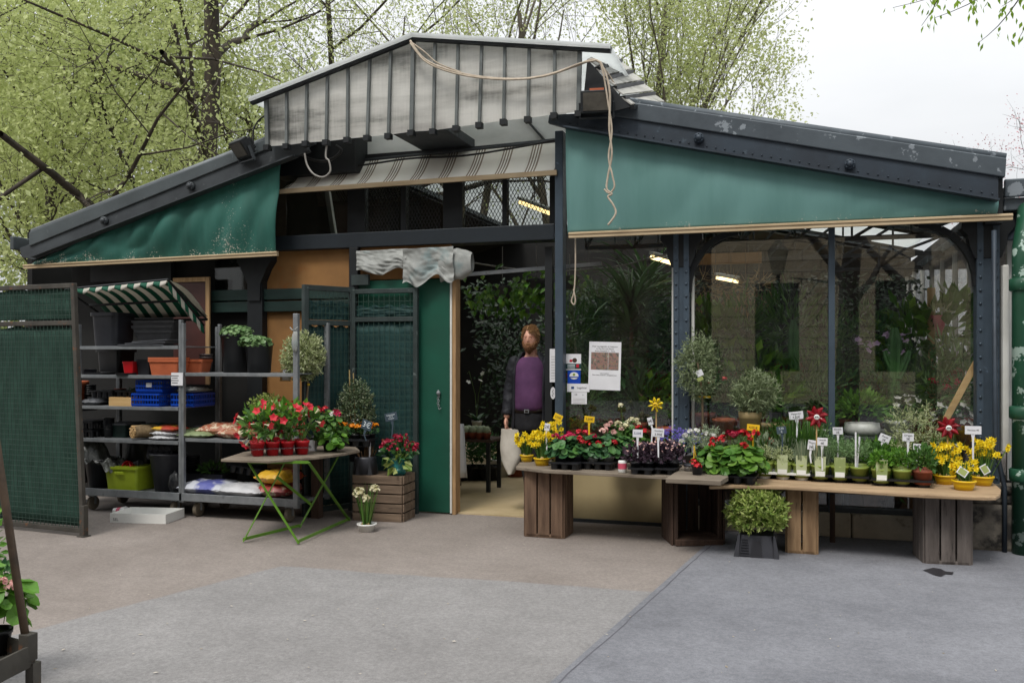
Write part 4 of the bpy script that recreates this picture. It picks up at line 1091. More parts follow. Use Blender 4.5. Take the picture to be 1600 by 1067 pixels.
def daffodils(t, rg, r, z0, h, n_leaf, fl, petal='petal_yellow', trumpet='petal_yellow', fs=.024, lw=.009):
    mb = MB()
    for _ in range(n_leaf):
        a = rg.random() * 6.28; q = r * math.sqrt(rg.random()) * .7
        mb.strap((q * math.cos(a), q * math.sin(a), z0), (math.cos(a) * .32 * rg.random(), math.sin(a) * .32 * rg.random(), 1), h * rg.uniform(.65, 1), lw, rg.uniform(.05, .5), 0, 4, rg)
    mb.build('leaves', 'leaf_mid', t)
    bl = MB()
    for _ in range(5):
        a = rg.random() * 6.28; q = r * .5; bl.ball((q * math.cos(a), q * math.sin(a), z0), .016, 7, 5, sq=(1, 1, 1.3))
    bl.build('bulbs', 'cane', t, smooth=True)
    st = []
    fb_ = MB()
    for x, y, z in fl:
        c = Vector((x, y, z)); d = (Vector((x * 1.2, y * .8 - .05, .0)) * 4 + Vector((0, -.6, .1)) + uvec(rg) * .5).normalized()
        a = d.orthogonal().normalized(); b = d.cross(a); o = rg.random()
        for k in range(6):
            an = o + k * math.pi / 3; e = a * math.cos(an) + b * math.sin(an)
            fb_.leaf(c, e + d * .15, d, fs * rg.uniform(.9, 1.15), fs * .62, 0, .12)
        ring = []
        for i, (q, rr) in enumerate(((0, .22), (.5, .26), (.8, .42))):
            ring += [c + d * fs * q + (a * math.cos(k * 1.0472) + b * math.sin(k * 1.0472)) * fs * rr for k in range(6)]
        fb_.add(ring, [(i * 6 + k, i * 6 + (k + 1) % 6, (i + 1) * 6 + (k + 1) % 6, (i + 1) * 6 + k) for i in range(2) for k in range(6)], 1)
        st.append(((x * .35, y * .35, z0), (x, y, z)))
    fb_.build('flowers', [petal, trumpet], t); stalks(t, st)
def star_flowers(t, rg, pts, r, m, name='flowers', n=6, sq=.6, each=False):
    if each:
        for p in pts: star_flowers(t, rg, [p], r, m, 'flower', n, sq)
        return
    mb = MB()
    for p in pts:
        d = (Vector((0, -.5, .8)) + uvec(rg) * .6).normalized(); a = d.orthogonal().normalized(); b = d.cross(a); o = rg.random() * 6
        for k in range(n):
            an = o + 2 * math.pi * k / n; mb.leaf(p, a * math.cos(an) + b * math.sin(an) + d * .2, d, r * rg.uniform(.85, 1.1), r * sq, 0, .1)
    return mb.build(name, m, t)
def sign(px, py, d, w, h, m, label, lines=(), tilt=0.0, yaw=0.0, stem=.2, inkm='ink', name='price_sign', group=None, lw=.014, arrow=True, size=None):
    """card on a stake; (px, py) is the card's centre in the photo, d its distance line"""
    c = pd(px, py, d); t = thing(name, label, 'price sign', c - Vector((0, 0, stem)), 0, group)
    t.rotation_euler = (0, 0, yaw)
    rt = (0, tilt, 0); M_ = rotm(rt)
    card = MB(); card.box((0, 0, stem), (w, .003, h), rt); o = card.build('card', m, t, bevel=.001)
    s_ = MB(); e = Vector((0, .003, stem)) + M_ @ Vector((0, 0, -h * .3)); 
    s_.add([e + M_ @ Vector((-w * .16, 0, 0)) , e + M_ @ Vector((w * .16, 0, 0)), e + M_ @ Vector((lw * .5, 0, -h * .75)), Vector((lw * .35, .003, 0)) + M_ @ Vector((0, 0, -.02)), Vector((-lw * .35, .003, 0)) + M_ @ Vector((0, 0, -.02)), e + M_ @ Vector((-lw * .5, 0, -h * .75))], [(0, 1, 2, 3, 4, 5)])
    s_.build('stake', m, t, solid=.002)
    k = len(lines)
    for i, ln in enumerate(lines):
        sz = size or min(h * .8 / max(1, k), w * 1.55 / max(1, len(ln)))
        z = (h * .36 * (k - 1) / max(1, k - 1) if k > 1 else 0) - i * h * .72 / max(1, k - 1) if k > 1 else 0
        if k > 1: z *= .62
        p = Vector((0, -.0022, stem)) + M_ @ Vector((0, 0, z)); text(ln, sz, inkm, o, p, (R(90), tilt, 0))
    return t
def cell_tray(t, w, d, h, nx, ny, m, name='tray', parent=None, lip=.012):
    """shallow carry tray with a cup under each place"""
    mb = MB(); mb.rrect((0, 0, 0), w, d, .012, h - lip, h, 0)
    for i in range(nx):
        for j in range(ny):
            r = min(w / nx, d / ny) * .40
            mb.lathe([(r * .82, 0), (r, h - lip)], (-w / 2 + w * (i + .5) / nx, -d / 2 + d * (j + .5) / ny, 0), 12, cap1=False)
    return mb.build(name, m, t)
def crate(name, label, cat, loc, rz, w, d, h, m, front_slats, side_slats, horiz=False, open_front=False, group=None, lean=0):
    """wooden crate standing on z = 0, front towards -y; slats run up (or across if horiz)"""
    t = thing(name, label, cat, loc, rz, group); rg = random.Random(hash(label) % 999 if False else len(label))
    th = .014
    for cx in (-1, 1):
        for cy in (-1, 1): MB().box((cx * (w / 2 - .022), cy * (d / 2 - .022), h / 2), (.032, .032, h - .004)).build('corner_post', m, t, bevel=.003)
    def slat(a, b, face):
        MB().span(a, b).build('slat', m, t, bevel=.003)
    gap = .012
    if horiz:
        n = front_slats; sh = (h - gap * (n - 1)) / n
        for i in range(n):
            z0 = i * (sh + gap); j = rg.uniform(-.004, .004)
            slat((-w / 2 + j, -d / 2 - th, z0), (w / 2 + j, -d / 2, z0 + sh), 0); slat((-w / 2, d / 2, z0), (w / 2, d / 2 + th, z0 + sh), 0)
            for sx_ in (-1, 1): slat((sx_ * w / 2, -d / 2 + .002, z0), (sx_ * (w / 2 + th), d / 2 - .002, z0 + sh), 0)
    else:
        n = front_slats; sw = (w - gap * (n - 1)) / n
        for i in range(n):
            x0 = -w / 2 + i * (sw + gap); j = rg.uniform(-.006, .0)
            if not open_front: slat((x0, -d / 2 - th, 0 - j), (x0 + sw, -d / 2, h + j), 0)
            slat((x0, d / 2, 0), (x0 + sw, d / 2 + th, h), 0)
        n = side_slats; sw = (d - gap * (n - 1)) / n
        for s_ in (-1, 1):
            for i in range(n):
                y0 = -d / 2 + i * (sw + gap) + .001; slat((s_ * w / 2, y0, .0), (s_ * (w / 2 + th), y0 + sw - .002, h), 0)
        MB().span((-w / 2 + .01, -d / 2 - th - (.02 if open_front else 0), .004), (w / 2 - .01, d / 2, .05 if open_front else .03)).build('end_board', m, t, bevel=.004)
    MB().span((-w / 2 + .006, -d / 2 + .004, h - .02), (w / 2 - .006, d / 2 - .004, h - .004)).build('end_board', m, t, bevel=.003)
    return t
def sack(name, label, cat, loc, rz, w, d, h, m, seed=1, group=None):
    t = thing(name, label, cat, loc, rz, group)
    def fn(u, v):
        a = (u - .5) * 2; b = (v - .5) * 2
        return a, b
    N = 20
    mb = MB()
    for s_ in (1, -1):
        def f2(u, v, s_=s_):
            a, b = fn(u, v); e = max(0, (1 - abs(a) ** 3.5)) ** .55 * max(0, (1 - abs(b) ** 3.5)) ** .55
            nz = mn.noise((a * 2.5 + seed, b * 2.5, seed * 1.7 + s_))
            z = h * .5 + s_ * h * .5 * e * (1 + .28 * nz) - (0 if s_ > 0 else 0)
            return (a * w / 2, b * d / 2 * (1 + .05 * mn.noise((a * 3, seed, 0))), max(.002, z + .01 * mn.noise((a * 6, b * 6, seed))))
        mb.grid(f2, N, N)
    mb.build('bag', m, t, smooth=True)
    MB().box((w / 2 + .006, 0, h * .5), (.03, d * .86, .006)).box((-w / 2 - .006, 0, h * .5), (.03, d * .86, .006)).build('seam', m, t)
    return t
def ivy_tag(t, loc, rz=0): pass
# leafy standard plants -----------------------------------------------------
def trunk_lines(t, pts_r, m='stem_brown', name='trunk'):
    mb = MB()
    for pts, r0, r1 in pts_r:
        n = len(pts); mb.tube(pts, [r0 + (r1 - r0) * i / max(1, n - 1) for i in range(n)], 7)
    return mb.build(name, m, t, smooth=True)
def sprigs(t, rg, n, c, rx, ry, rz, L, W, m, per=9, sl=.07, name='foliage', lo=-1, up=.25):
    """short twigs on an egg, each carrying pairs of narrow leaves"""
    mb = MB()
    for _ in range(n):
        d = uvec(rg)
        while d.z < lo: d = uvec(rg)
        k = rg.uniform(.45, .95)
        p = Vector((c[0] + d.x * rx * k, c[1] + d.y * ry * k, c[2] + d.z * rz * k)); ax = (d + uvec(rg) * .5 + Vector((0, 0, up))).normalized()
        for i in range(per):
            q = p + ax * sl * i / per; s_ = (ax * .7 + uvec(rg) * .9).normalized()
            mb.leaf(q, s_, uvec(rg), L * rg.uniform(.7, 1.2), W * rg.uniform(.8, 1.2), 0, .15)
    return mb.build(name, m, t)
# ---------------------------------------------------------------- goods on the trolleys
def on(px, z, d): return Vector((sx(px, d), d, z))
DM = -.62
def planter(name, label, cat, loc, w, d, h, m, rz=0, group=None, nest=1):
    t = thing(name, label, cat, loc, rz, group)
    for k in range(nest):
        z = k * .018
        mb = MB(); mb.rrect((0, 0, z), w * .84, d * .78, .02, 0, h - .02, 0, 1.16, 5, 0, True); mb.build('box' if nest > 1 else 'body', m, t)
        r_ = MB(); r_.rrect((0, 0, z), w, d, .02, h - .024, h, 0, 1.0, 5, 0, True, .02); r_.build('rim', m, t)
    return t
z4, z3, z2, z1 = ZA            # top shelf .. lowest shelf of the first trolley
# top shelf
t = thing('bin', 'tall dark grey plastic tub under the striped canopy', 'tub', on(178, z4, -.55)); MB().rrect((0, 0, 0), .27, .27, .05, 0, .32, 0, 1.12, 5, 0, True).build('body', 'charcoal_plastic', t); MB().rrect((0, 0, 0), .33, .33, .05, .3, .335, 0, 1, 5, 0, True, .03).build('rim', 'charcoal_plastic', t)
for k, (px, w, dz, lab) in enumerate(((248, .42, 0, 'lowest'), (246, .46, .05, 'middle'), (248, .48, .1, 'topmost'))):
    planter('window_box', 'dark brown-grey window box under the striped canopy, %s of three' % lab, 'planter', on(px, z4 + .035 + dz, -.5), w * 1.05, .2, .12, 'grey_plastic', 0, 'dark window boxes on the top shelf')
for k in range(3):
    t = tag(MB().rrect((0, 0, 0), .5 - .06 * k, .3, .02, 0, .008).rrect((0, 0, 0), .52 - .06 * k, .32, .02, .008, .016).build('lid', 'lid_grey', None, loc=on(236 + 7 * k, z4 + .002 + .018 * k, -.72), rot=(0, R(-1.5 * k), 0)), 'flat grey plastic lid on the top shelf, %s of the pile' % ('bottom', 'middle', 'top')[k], 'lid', 'flat grey lids')
# second shelf
t = thing('plant_pot', 'small bright red square pot on the second shelf', 'pot', on(206, z3, -.72)); MB().rrect((0, 0, 0), .1, .1, .012, 0, .12, 0, 1.22, 5, 0, True).build('body', 'red_plastic', t); MB().rrect((0, 0, 0), .128, .128, .012, .112, .128, 0, 1, 5, 0, True).build('rim', 'red_plastic', t)
t = thing('plant_pot', 'square black pot between the red pot and the terracotta window boxes', 'pot', on(231, z3, -.66)); MB().rrect((0, 0, 0), .13, .13, .015, 0, .14, 0, 1.2, 5, 0, True).build('body', 'charcoal_plastic', t); MB().rrect((0, 0, 0), .165, .165, .015, .13, .148, 0, 1, 5, 0, True).build('rim', 'charcoal_plastic', t)
planter('window_box', 'terracotta coloured window box with a second one nested, left of the upright', 'planter', on(264, z3, -.78), .33, .2, .15, 'terracotta', R(6), 'terracotta window boxes', 2)
planter('window_box', 'terracotta coloured window box on the second shelf right of the upright', 'planter', on(300, z3, -.6), .34, .2, .15, 'terracotta', R(4), 'terracotta window boxes')
tag(MB().rrect((0, 0, 0), .1, .16, .012, 0, .05, 0, 1.1, 5, 0, True).build('tray', 'charcoal_plastic', None, loc=on(135, z3, -.7)), 'small dark tray at the left end of the second shelf', 'tray')
tag(MB().rrect((0, 0, 0), .2, .2, .012, 0, .022, 0, 1.08, 5, 0, True).build('tray', 'black_plastic', None, loc=on(158, z3, -.72)), 'low black tray left of the red pot', 'tray')
tag(MB().rrect((0, 0, 0), .13, .14, .012, 0, .02, 0, 1.08, 5, 0, True).build('tray', 'black_plastic', None, loc=on(197, z3 , -.82)), 'low black tray lying in front of the red pot', 'tray')
t = thing('bin', 'dark plastic tub standing behind the low black trays', 'tub', on(182, z3, -.45)); MB().rrect((0, 0, 0), .25, .22, .03, 0, .24, 0, 1.1, 5, 0, True).build('body', 'black_plastic', t); MB().rrect((0, 0, 0), .3, .27, .03, .22, .245, 0, 1, 5, 0, True).build('rim', 'black_plastic', t)
# third shelf
def blue_crate(label, loc, w, d, h, rz):
    t = thing('stacking_crate', label, 'crate', loc, rz, 'blue plastic stacking crates')
    MB().box((0, 0, .006), (w, d, .012)).build('base', 'blue_plastic', t)
    for sx_, sy_, L_ in ((0, -1, w), (0, 1, w), (-1, 0, d), (1, 0, d)):
        mb = MB(); n = int(L_ / .028)
        for z in (.02, h * .5, h - .012): mb.box((sx_ * w / 2, sy_ * d / 2, z), (L_ if sy_ else .012, .012 if sy_ else L_ - .012, .016))
        for i in range(n + 1):
            o = -L_ / 2 + L_ * i / n; mb.box((sx_ * w / 2 if sx_ else o, sy_ * d / 2 if sy_ else o, h / 2), (.007, .007, h - .02))
        mb.build('side_panel', 'blue_plastic', t)
    return t
cw = sx(282, DM) - sx(222, DM)
blue_crate('blue slotted plastic crate at the bottom of the pile, left of the upright', on(246, z2, -.66), .3, .36, .13, R(3))
t = blue_crate('blue slotted plastic crate on top of the other blue crate', on(250, z2 + .135, -.64), .28, .34, .12, R(5)); MB().box((.0, -.176, .07), (.06, .002, .04)).build('label_card', 'paper', t)
blue_crate('blue slotted plastic crate on the third shelf right of the upright', on(302, z2, -.6), .24, .34, .13, R(2))
t = thing('wooden_box', 'small pale wooden box on the third shelf', 'box', on(198, z2, -.76), R(4))
for a, b in (((-.13, -.09, 0), (.13, -.08, .085)), ((-.13, .08, 0), (.13, .09, .085)), ((-.13, -.08, 0), (-.12, .08, .085)), ((.12, -.08, 0), (.13, .08, .085)), ((-.12, -.08, 0), (.12, .08, .008))): MB().span(a, b).build('board', 'pale_wood', t, bevel=.002)
for px, dd, zo, lab in ((165, -.62, .1, 'black cell tray with round holes on the third shelf, left one'), (205, -.6, .1, 'black cell tray of seedlings above the pale wooden box')):
    t = thing('cell_tray', lab, 'tray', on(px + 4, z2 + zo - .03, dd)); cell_tray(t, .27, .22, .07, 4, 3, 'charcoal_plastic', 'body')
    if px > 180: blade_leaves(t, random.Random(3), 120, (0.05, 0, .075), .09, .09, .02, .02, .008, 'leaf_dark_geranium')
tag(MB().box((0, 0, .036), (.6, .26, .07)).build('tray', 'black_plastic', None, loc=on(190, z2, -.5)), 'long black box behind the cell trays', 'tray')
sack('paper_bag', 'crumpled pale brown paper bag on the third shelf', 'bag', on(147, z2, -.74), R(10), .2, .2, .06, 'lid_grey', 3)
t = thing('plant_pot', 'tall terracotta pot behind the gate at the left end of the shelves', 'pot', on(116, .98, -.55)); pot(t, .13, .26, 'terracotta')
MB().box((0, 0, -.02), (.3, .3, .04)).build('stand', 'grey_plastic', t); MB().box((0, 0, -.5), (.05, .05, .92)).build('stand_leg', 'grey_plastic', t); MB().box((0, 0, -.97), (.3, .3, .02)).build('stand_foot', 'grey_plastic', t)
# fourth shelf
for k, (zo, lab) in enumerate(((0, 'lower'), (.085, 'upper'))):
    t = thing('cell_tray', 'shiny black cell tray at the left of the fourth shelf, %s one' % lab, 'tray', on(143, z1 + zo, -.66), 0, 'shiny black cell trays'); cell_tray(t, .27, .3, .075, 4, 4, 'black_plastic', 'body', lip=.02)
t = thing('storage_tub', 'dark green tub with grey rim behind the rolled reed mat', 'tub', on(197, z1, -.56)); MB().rrect((0, 0, 0), .2, .26, .02, 0, .13, 0, 1.1, 5, 0, True).build('body', 'dark_wood_green', t); MB().rrect((0, 0, 0), .24, .3, .02, .12, .14, 0, 1, 5, 0, True, .02).build('rim', 'lid_grey', t)
t = thing('reed_roll', 'rolled reed mat showing its round bundled end', 'mat roll', on(209, z1 + .078, -.86), R(-30))
MB().tube([(0, 0, 0), (0, .4, 0)], .062, 16).build('wrap', 'reed', t, smooth=True)
rg = random.Random(2); mb = MB()
for i in range(46):
    a = i * 2.399; q = .056 * math.sqrt(i / 46); mb.tube([(q * math.cos(a), -.012 - rg.random() * .012, q * math.sin(a)), (q * math.cos(a), .02, q * math.sin(a))], .0075, 6)
mb.build('reeds', 'pale_wood', t)
t = tag(MB().box((0, 0, 0), (.2, .14, .022)).box((.05, .0, .014), (.06, .06, .006)).build('book', 'shade_teal', None, loc=on(242, z1 + .13, -.62)), 'flat pale teal packet lying on black folded liners', 'packet')
tag(MB().rrect((0, 0, 0), .26, .22, .01, 0, .115).build('liner_pile', 'black_plastic', None, loc=on(240, z1, -.55)), 'black folded liners under the pale teal packet', 'liners')
for k, (mm_, lab) in enumerate((('sack_white', 'white folded plastic bag at the bottom of the pile on the fourth shelf'), ('sack_white', 'white folded plastic bag in the middle of the pile on the fourth shelf'), ('sack_yellow', 'yellow and white folded plastic bag on top of the pile'))):
    sack('folded_bag', lab, 'bag', on(264 + k, z1 + .0 + .042 * k, -.74), R(8 - 9 * k), .26, .22, .05, mm_, 5 + k, 'folded bags')
sack('soil_sack', 'flat printed sack on the fourth shelf just right of the upright', 'sack', on(306, z1 + .01, -.6), R(3), .3, .3, .1, 'leaf_dark_geranium' if False else 'sack_green', 9)
# bottom deck
zb_ = .205
t = thing('storage_tub', 'translucent lime green storage tub filled with pots', 'tub', on(206, zb_, -.66), R(2)); MB().rrect((0, 0, 0), .33, .3, .03, 0, .22, 0, 1.12, 5, 0, True).build('body', 'lime_plastic', t); MB().rrect((0, 0, 0), .39, .36, .03, .205, .228, 0, 1, 5, 0, True, .02).build('rim', 'lime_plastic', t); MB().box((-.0, -.183, .17), (.1, .012, .03)).build('handle', 'lime_plastic', t, bevel=.006)
for px, m_, zo, yaw, lab in ((199, 'red_plastic', .24, 40, 'small red pot lying in the lime tub, left one'), (213, 'red_plastic', .23, -30, 'small red pot lying in the lime tub, right one'), (207, 'grey_plastic', .25, 100, 'small grey pot lying in the lime tub')):
    t = thing('plant_pot', lab, 'pot', on(px, zb_ + zo - .04, -.66), R(yaw)); o = pot(t, .05, .09, m_, soil=False); t.rotation_euler = (R(75), R(10), R(yaw))
t = thing('bin', 'large round grey bin on the bottom deck with a cell tray stuck in it', 'bin', on(262, zb_, -.66)); MB().lathe([(.115, 0), (.165, .34), (.175, .345), (.175, .36), (.16, .36), (.11, .02)], (0, 0, 0), 28, cap1=True).build('body', 'charcoal_plastic', t, smooth=True)
t = thing('cell_tray', 'grey moulded cell tray standing upright in the round bin', 'tray', on(249, zb_ + .3, -.74)); t.rotation_euler = (R(78), 0, R(8))
mb = MB(); mb.rrect((0, .1, 0), .26, .2, .03, 0, .014)
for i in range(4):
    for j in range(3): mb.lathe([(.026, 0), (.032, .02), (.027, .028), (.001, .022)], (-.09 + .06 * i, .04 + .06 * j, .012), 12, cap1=False)
mb.build('body', 'charcoal_plastic', t, smooth=False)
t = thing('bin_bag', 'shiny black bin bag slumped behind the round bin', 'bag', on(222, zb_, -.45))
def blob(rx, ry, rz, seed, amp=.18, N=26):
    mb = MB()
    def fn(u, v):
        a = u * 6.2832; b = (v - .5) * math.pi; d = Vector((math.cos(a) * math.cos(b), math.sin(a) * math.cos(b), math.sin(b)))
        k = 1 + amp * mn.noise(d * 2.2 + Vector((seed, 0, 0))) + amp * .5 * mn.noise(d * 6 + Vector((0, seed, 0)))
        return (d.x * rx * k, d.y * ry * k, max(0.002, rz + d.z * rz * k))
    return mb.grid(fn, N, N // 2)
blob(.17, .13, .3, 4).build('bag', 'black_plastic', t, smooth=True)
t = thing('bin_bag', 'small shiny black bag squeezed against the round bin at the upright', 'bag', on(275, zb_, -.8)); blob(.075, .06, .1, 9).build('bag', 'black_plastic', t, smooth=True)
t = thing('bucket', 'black bucket draped with a crumpled grey bag on the bottom deck', 'bucket', on(160, zb_, -.66)); MB().lathe([(.12, 0), (.16, .26), (.172, .262), (.172, .285), (.155, .285), (.12, .02)], (0, 0, 0), 24).build('body', 'black_plastic', t, smooth=True)
MB().grid(lambda u, v: ((u - .45) * .5 + .03 * mn.noise((u * 5, v * 5, 1)), -.05 + (v - .5) * .4, .27 + .28 * max(0, 1 - ((u - .25) ** 2 * 8 + (v - .5) ** 2 * 4)) + .05 * mn.fractal((u * 5, v * 5, 3), 1, 2, 4) - .22 * max(0, abs(u - .5) - .4) * 4), 36, 30).build('draped_bag', 'bin_bag', t, smooth=False, solid=.003)
t = thing('bin_bag', 'black bag pushed into the left corner of the bottom deck', 'bag', on(135, zb_, -.5)); blob(.13, .15, .19, 14).build('bag', 'black_plastic', t, smooth=True)
# floor in front: flat white box and a paper cup
t = thing('cardboard_tray', 'flat open white cardboard box lying on the paving in front of the shelves', 'box', pz(231, 812), R(10))
bw, bd_, bh = .53, .34, .085
for a, b in (((-bw / 2, -bd_ / 2, .001), (bw / 2, bd_ / 2, .006)), ((-bw / 2, -bd_ / 2, .006), (bw / 2, -bd_ / 2 + .006, bh)), ((-bw / 2, bd_ / 2 - .006, .006), (bw / 2, bd_ / 2, bh)), ((-bw / 2, -bd_ / 2 + .006, .006), (-bw / 2 + .006, bd_ / 2 - .006, bh)), ((bw / 2 - .006, -bd_ / 2 + .006, .006), (bw / 2, bd_ / 2 - .006, bh))): MB().span(a, b).build('side', 'white_plastic', t)
text('5EL', .035, 'ink', t, (-bw / 2 + .055, -bd_ / 2 - .001, .03))
t = thing('paper_cup', 'crushed white and pink paper cup lying at the left of the flat box', 'cup', pz(186, 806) + Vector((0, 0, .045)), R(15)); t.rotation_euler = (R(6), R(90), R(15)); MB().lathe([(.03, 0), (.044, .11), (.047, .112), (.046, .12), (.04, .118)], (0, 0, -.05), 18).build('body', 'white_plastic', t, smooth=True); MB().lathe([(.0345, .035), (.0405, .075)], (0, 0, -.05), 18, cap0=False, cap1=False).build('sleeve', 'pink_wrap', t, smooth=True)
# second trolley
zu, zl_ = ZB
def bucket(label, loc, r, h, seed):
    t = thing('bucket', label, 'bucket', loc, 0, 'black plant buckets'); MB().lathe([(r * .82, 0), (r, h * .92), (r * 1.05, h * .93), (r * 1.05, h), (r * .95, h), (r * .85, .02)], (0, 0, 0), 26).build('body', 'black_plastic', t, smooth=True)
    return t
t = bucket('taller black bucket with trailing scented geranium on the upper shelf', on(369, zu, -.6), .14, .36, 1); rg = random.Random(31)
round_leaves(t, rg, 420, (.02, -.02, .375), .16, .13, .07, .02, 'leaf_herb', -.5, .2)
t = bucket('shorter black bucket with leafy cuttings beside the taller bucket', on(405, zu, -.66), .125, .275, 2)
round_leaves(t, rg, 420, (-.02, -.04, .285), .16, .13, .06, .02, 'leaf_herb', -.6, .2)
sack('soil_sack', 'printed sack with red flowers lying on the middle shelf, rear one', 'sack', on(352, zl_, -.6), R(2), .42, .34, .13, 'sack_flower', 21, 'soil sacks on the trolley')
sack('soil_sack', 'printed sack with red flowers lying on the middle shelf behind the flower table', 'sack', on(372, zl_ + .005, -.76), R(-6), .34, .2, .09, 'sack_flower', 24, 'soil sacks on the trolley')
sack('soil_sack', 'pale green flat sack at the left end of the middle shelf', 'sack', on(312, zl_, -.74), R(5), .3, .26, .055, 'sack_green', 26)
sack('soil_sack', 'white and violet printed soil sack lying on the bottom deck, left one', 'sack', on(331, zb_, -.66), R(1), .5, .4, .12, 'sack_print', 31, 'soil sacks on the trolley')
sack('soil_sack', 'white and grey soil sack lying on the bottom deck, middle one', 'sack', on(385, zb_, -.68), R(-3), .5, .38, .105, 'sack_white', 33, 'soil sacks on the trolley')
sack('soil_sack', 'dark red sack on the bottom deck, lower of two', 'sack', on(437, zb_ + .0, -.62), R(4), .34, .36, .12, 'sack_red', 35, 'soil sacks on the trolley')
sack('soil_sack', 'yellow and red sack on the bottom deck, upper of two', 'sack', on(438, zb_ + .12, -.64), R(-5), .34, .34, .12, 'sack_yellow', 37, 'soil sacks on the trolley')
t = thing('cell_tray', 'black cell tray lying tilted behind the white soil sacks', 'tray', on(389, .36, -.5), R(4)); t.rotation_euler = (R(-12), R(7), R(4)); cell_tray(t, .34, .24, .07, 4, 3, 'black_plastic', 'body')
t = thing('seedling_tray', 'black tray of young plants at the back of the bottom deck', 'tray', on(328, .3, -.48)); MB().rrect((0, 0, 0), .44, .26, .02, -.09, .07, 0, 1.05, 5, 0, True).build('body', 'black_plastic', t); blade_leaves(t, random.Random(8), 130, (.05, 0, .09), .16, .1, .07, .06, .022, 'leaf_mid')
t = thing('cardboard_sheet', 'pale cardboard sheet leaning at the end of the upper shelf', 'cardboard', on(447, zu - .05, -.5), R(-8)); MB().box((0, 0, .09), (.12, .01, .24), (R(-6), 0, 0)).build('sheet', 'pale_wood', t); MB().box((.03, -.03, .03), (.09, .004, .1), (R(-6), 0, 0)).build('paper', 'paper', t)
t = thing('cardboard_box', 'brown cardboard box at the end of the second trolley under the ochre board', 'box', on(438, zl_ , -.5)); MB().box((0, 0, .1), (.2, .2, .2)).build('body', 'crate_dark', t, bevel=.004); MB().box((0, -.06, .206), (.2, .08, .006), (R(8), 0, 0)).build('flap', 'crate_dark', t)
t = thing('hanging_bag', 'pale plastic bag tied to the right upright of the second trolley', 'bag', on(461, zz(540, 460), DT - .04)); blob(.03, .02, .1, 6, .2).build('bag', 'film', t, smooth=True, loc=(0, 0, -.06)); MB().tube([(-.05, 0, .16), (-.02, -.01, .135), (.01, -.01, .14), (.03, 0, .165)], .006, 6).build('tie', 'film', t, smooth=True)

# more stock squeezed between the larger pieces
def potstack(label, loc, r, h, n, m, rot=(0, 0, 0), grp=None):
    t = thing('pot_stack', label, 'pots', loc, 0, grp); t.rotation_euler = rot
    for k in range(n):
        o = MB().lathe([(r * .75, k * h * .22), (r, k * h * .22 + h * .9), (r * 1.06, k * h * .22 + h * .91), (r * 1.06, k * h * .22 + h), (r * .95, k * h * .22 + h)], (0, 0, 0), 16).build('pot', m, t, smooth=True)
    return t
potstack('nested black pots at the left end of the third shelf behind the paper bag', on(140, z2, -.48), .06, .1, 5, 'black_plastic')
potstack('stack of nested terracotta pots behind the pale wooden box', on(188, z2, -.42), .055, .09, 4, 'terracotta_brown')
potstack('stack of nested dark grey pots on the second shelf, right end', on(322, z3, -.5), .06, .12, 4, 'grey_plastic')
potstack('nested black pots on the fourth shelf between cell trays and green tub', on(170, z1, -.7), .05, .09, 6, 'black_plastic')
potstack('black pots lying on their side on the fourth shelf behind the soil sack', on(318, z1 + .07, -.45), .06, .1, 5, 'charcoal_plastic', (R(90), 0, R(20)))
potstack('black pots lying on the bottom deck behind the lime tub', on(190, zb_ + .08, -.42), .07, .12, 6, 'black_plastic', (R(90), 0, R(80)))
potstack('stack of dark pots on the lower deck of the second trolley, far left', on(300, zb_ + .11, -.44), .07, .12, 4, 'black_plastic')
sack('folded_bag', 'folded clear film on top of the blue crates right of the upright', 'bag', on(303, z2 + .13, -.6), R(7), .22, .26, .05, 'film', 61)
sack('folded_bag', 'grey crumpled bag stuffed above the round bin, left of the upright', 'bag', on(262, zb_ + .36, -.6), R(30), .2, .2, .1, 'bin_bag', 63)
# ---------------------------------------------------------------- folding table with lime legs and what stands on it
ZT = .67
TBL = thing('folding_table', 'round wooden folding table with crossed lime green metal legs', 'table', (pz(462, 835).x, -1.2, 0))
cxy = pz(455, 708, ZT); rx = (pz(560, 704, ZT) - pz(345, 712, ZT)).length / 2
tp = [pz(x, y, ZT) for x, y in ((345, 717), (420, 719.5), (500, 713), (540, 707.5), (562, 703), (556, 698), (500, 696), (430, 699), (380, 706))]
MB().prism([(p.x, p.y, ZT - .022) for p in tp], (0, 0, .022)).build('tabletop', 'board_old', TBL, world=True, bevel=.004)
def rod(a, b, w_=.026, h_=.008): return MB().bar(a, b, w_, h_)
fL, fR = pz(380, 848), pz(467, 851); uL, uR = pz(388, 722, ZT - .03), pz(446, 720, ZT - .03)
bL, bR = pz(468, 826), pz(546, 815); vL, vR = pz(482, 722, ZT - .03), pz(532, 706, ZT - .03)
for a, b in ((fL, uR), (fR, uL), (bL, vR), (bR, vL)): rod(a + Vector((0, 0, .01)), b).build('leg', 'lime_metal', TBL, world=True, bevel=.002)
for a, b, s_, e_ in ((fR, bR, .0, 1.), (fL, bL, .0, 1.)): rod((a + Vector((0, 0, .03))).lerp(b + Vector((0, 0, .03)), s_), (a + Vector((0, 0, .03))).lerp(b + Vector((0, 0, .03)), e_), .008, .024).build('stretcher', 'lime_metal', TBL, world=True)
ca, cb_ = fL.lerp(uR, .5), bL.lerp(vR, .5)
rod(fL.lerp(uR, .8) , bL.lerp(vR, .3), .01, .022).build('stretcher', 'lime_metal', TBL, world=True)
rod(uL, vL, .02, .02).build('stretcher', 'lime_metal', TBL, world=True); rod(uR, vR, .02, .02).build('stretcher', 'lime_metal', TBL, world=True)
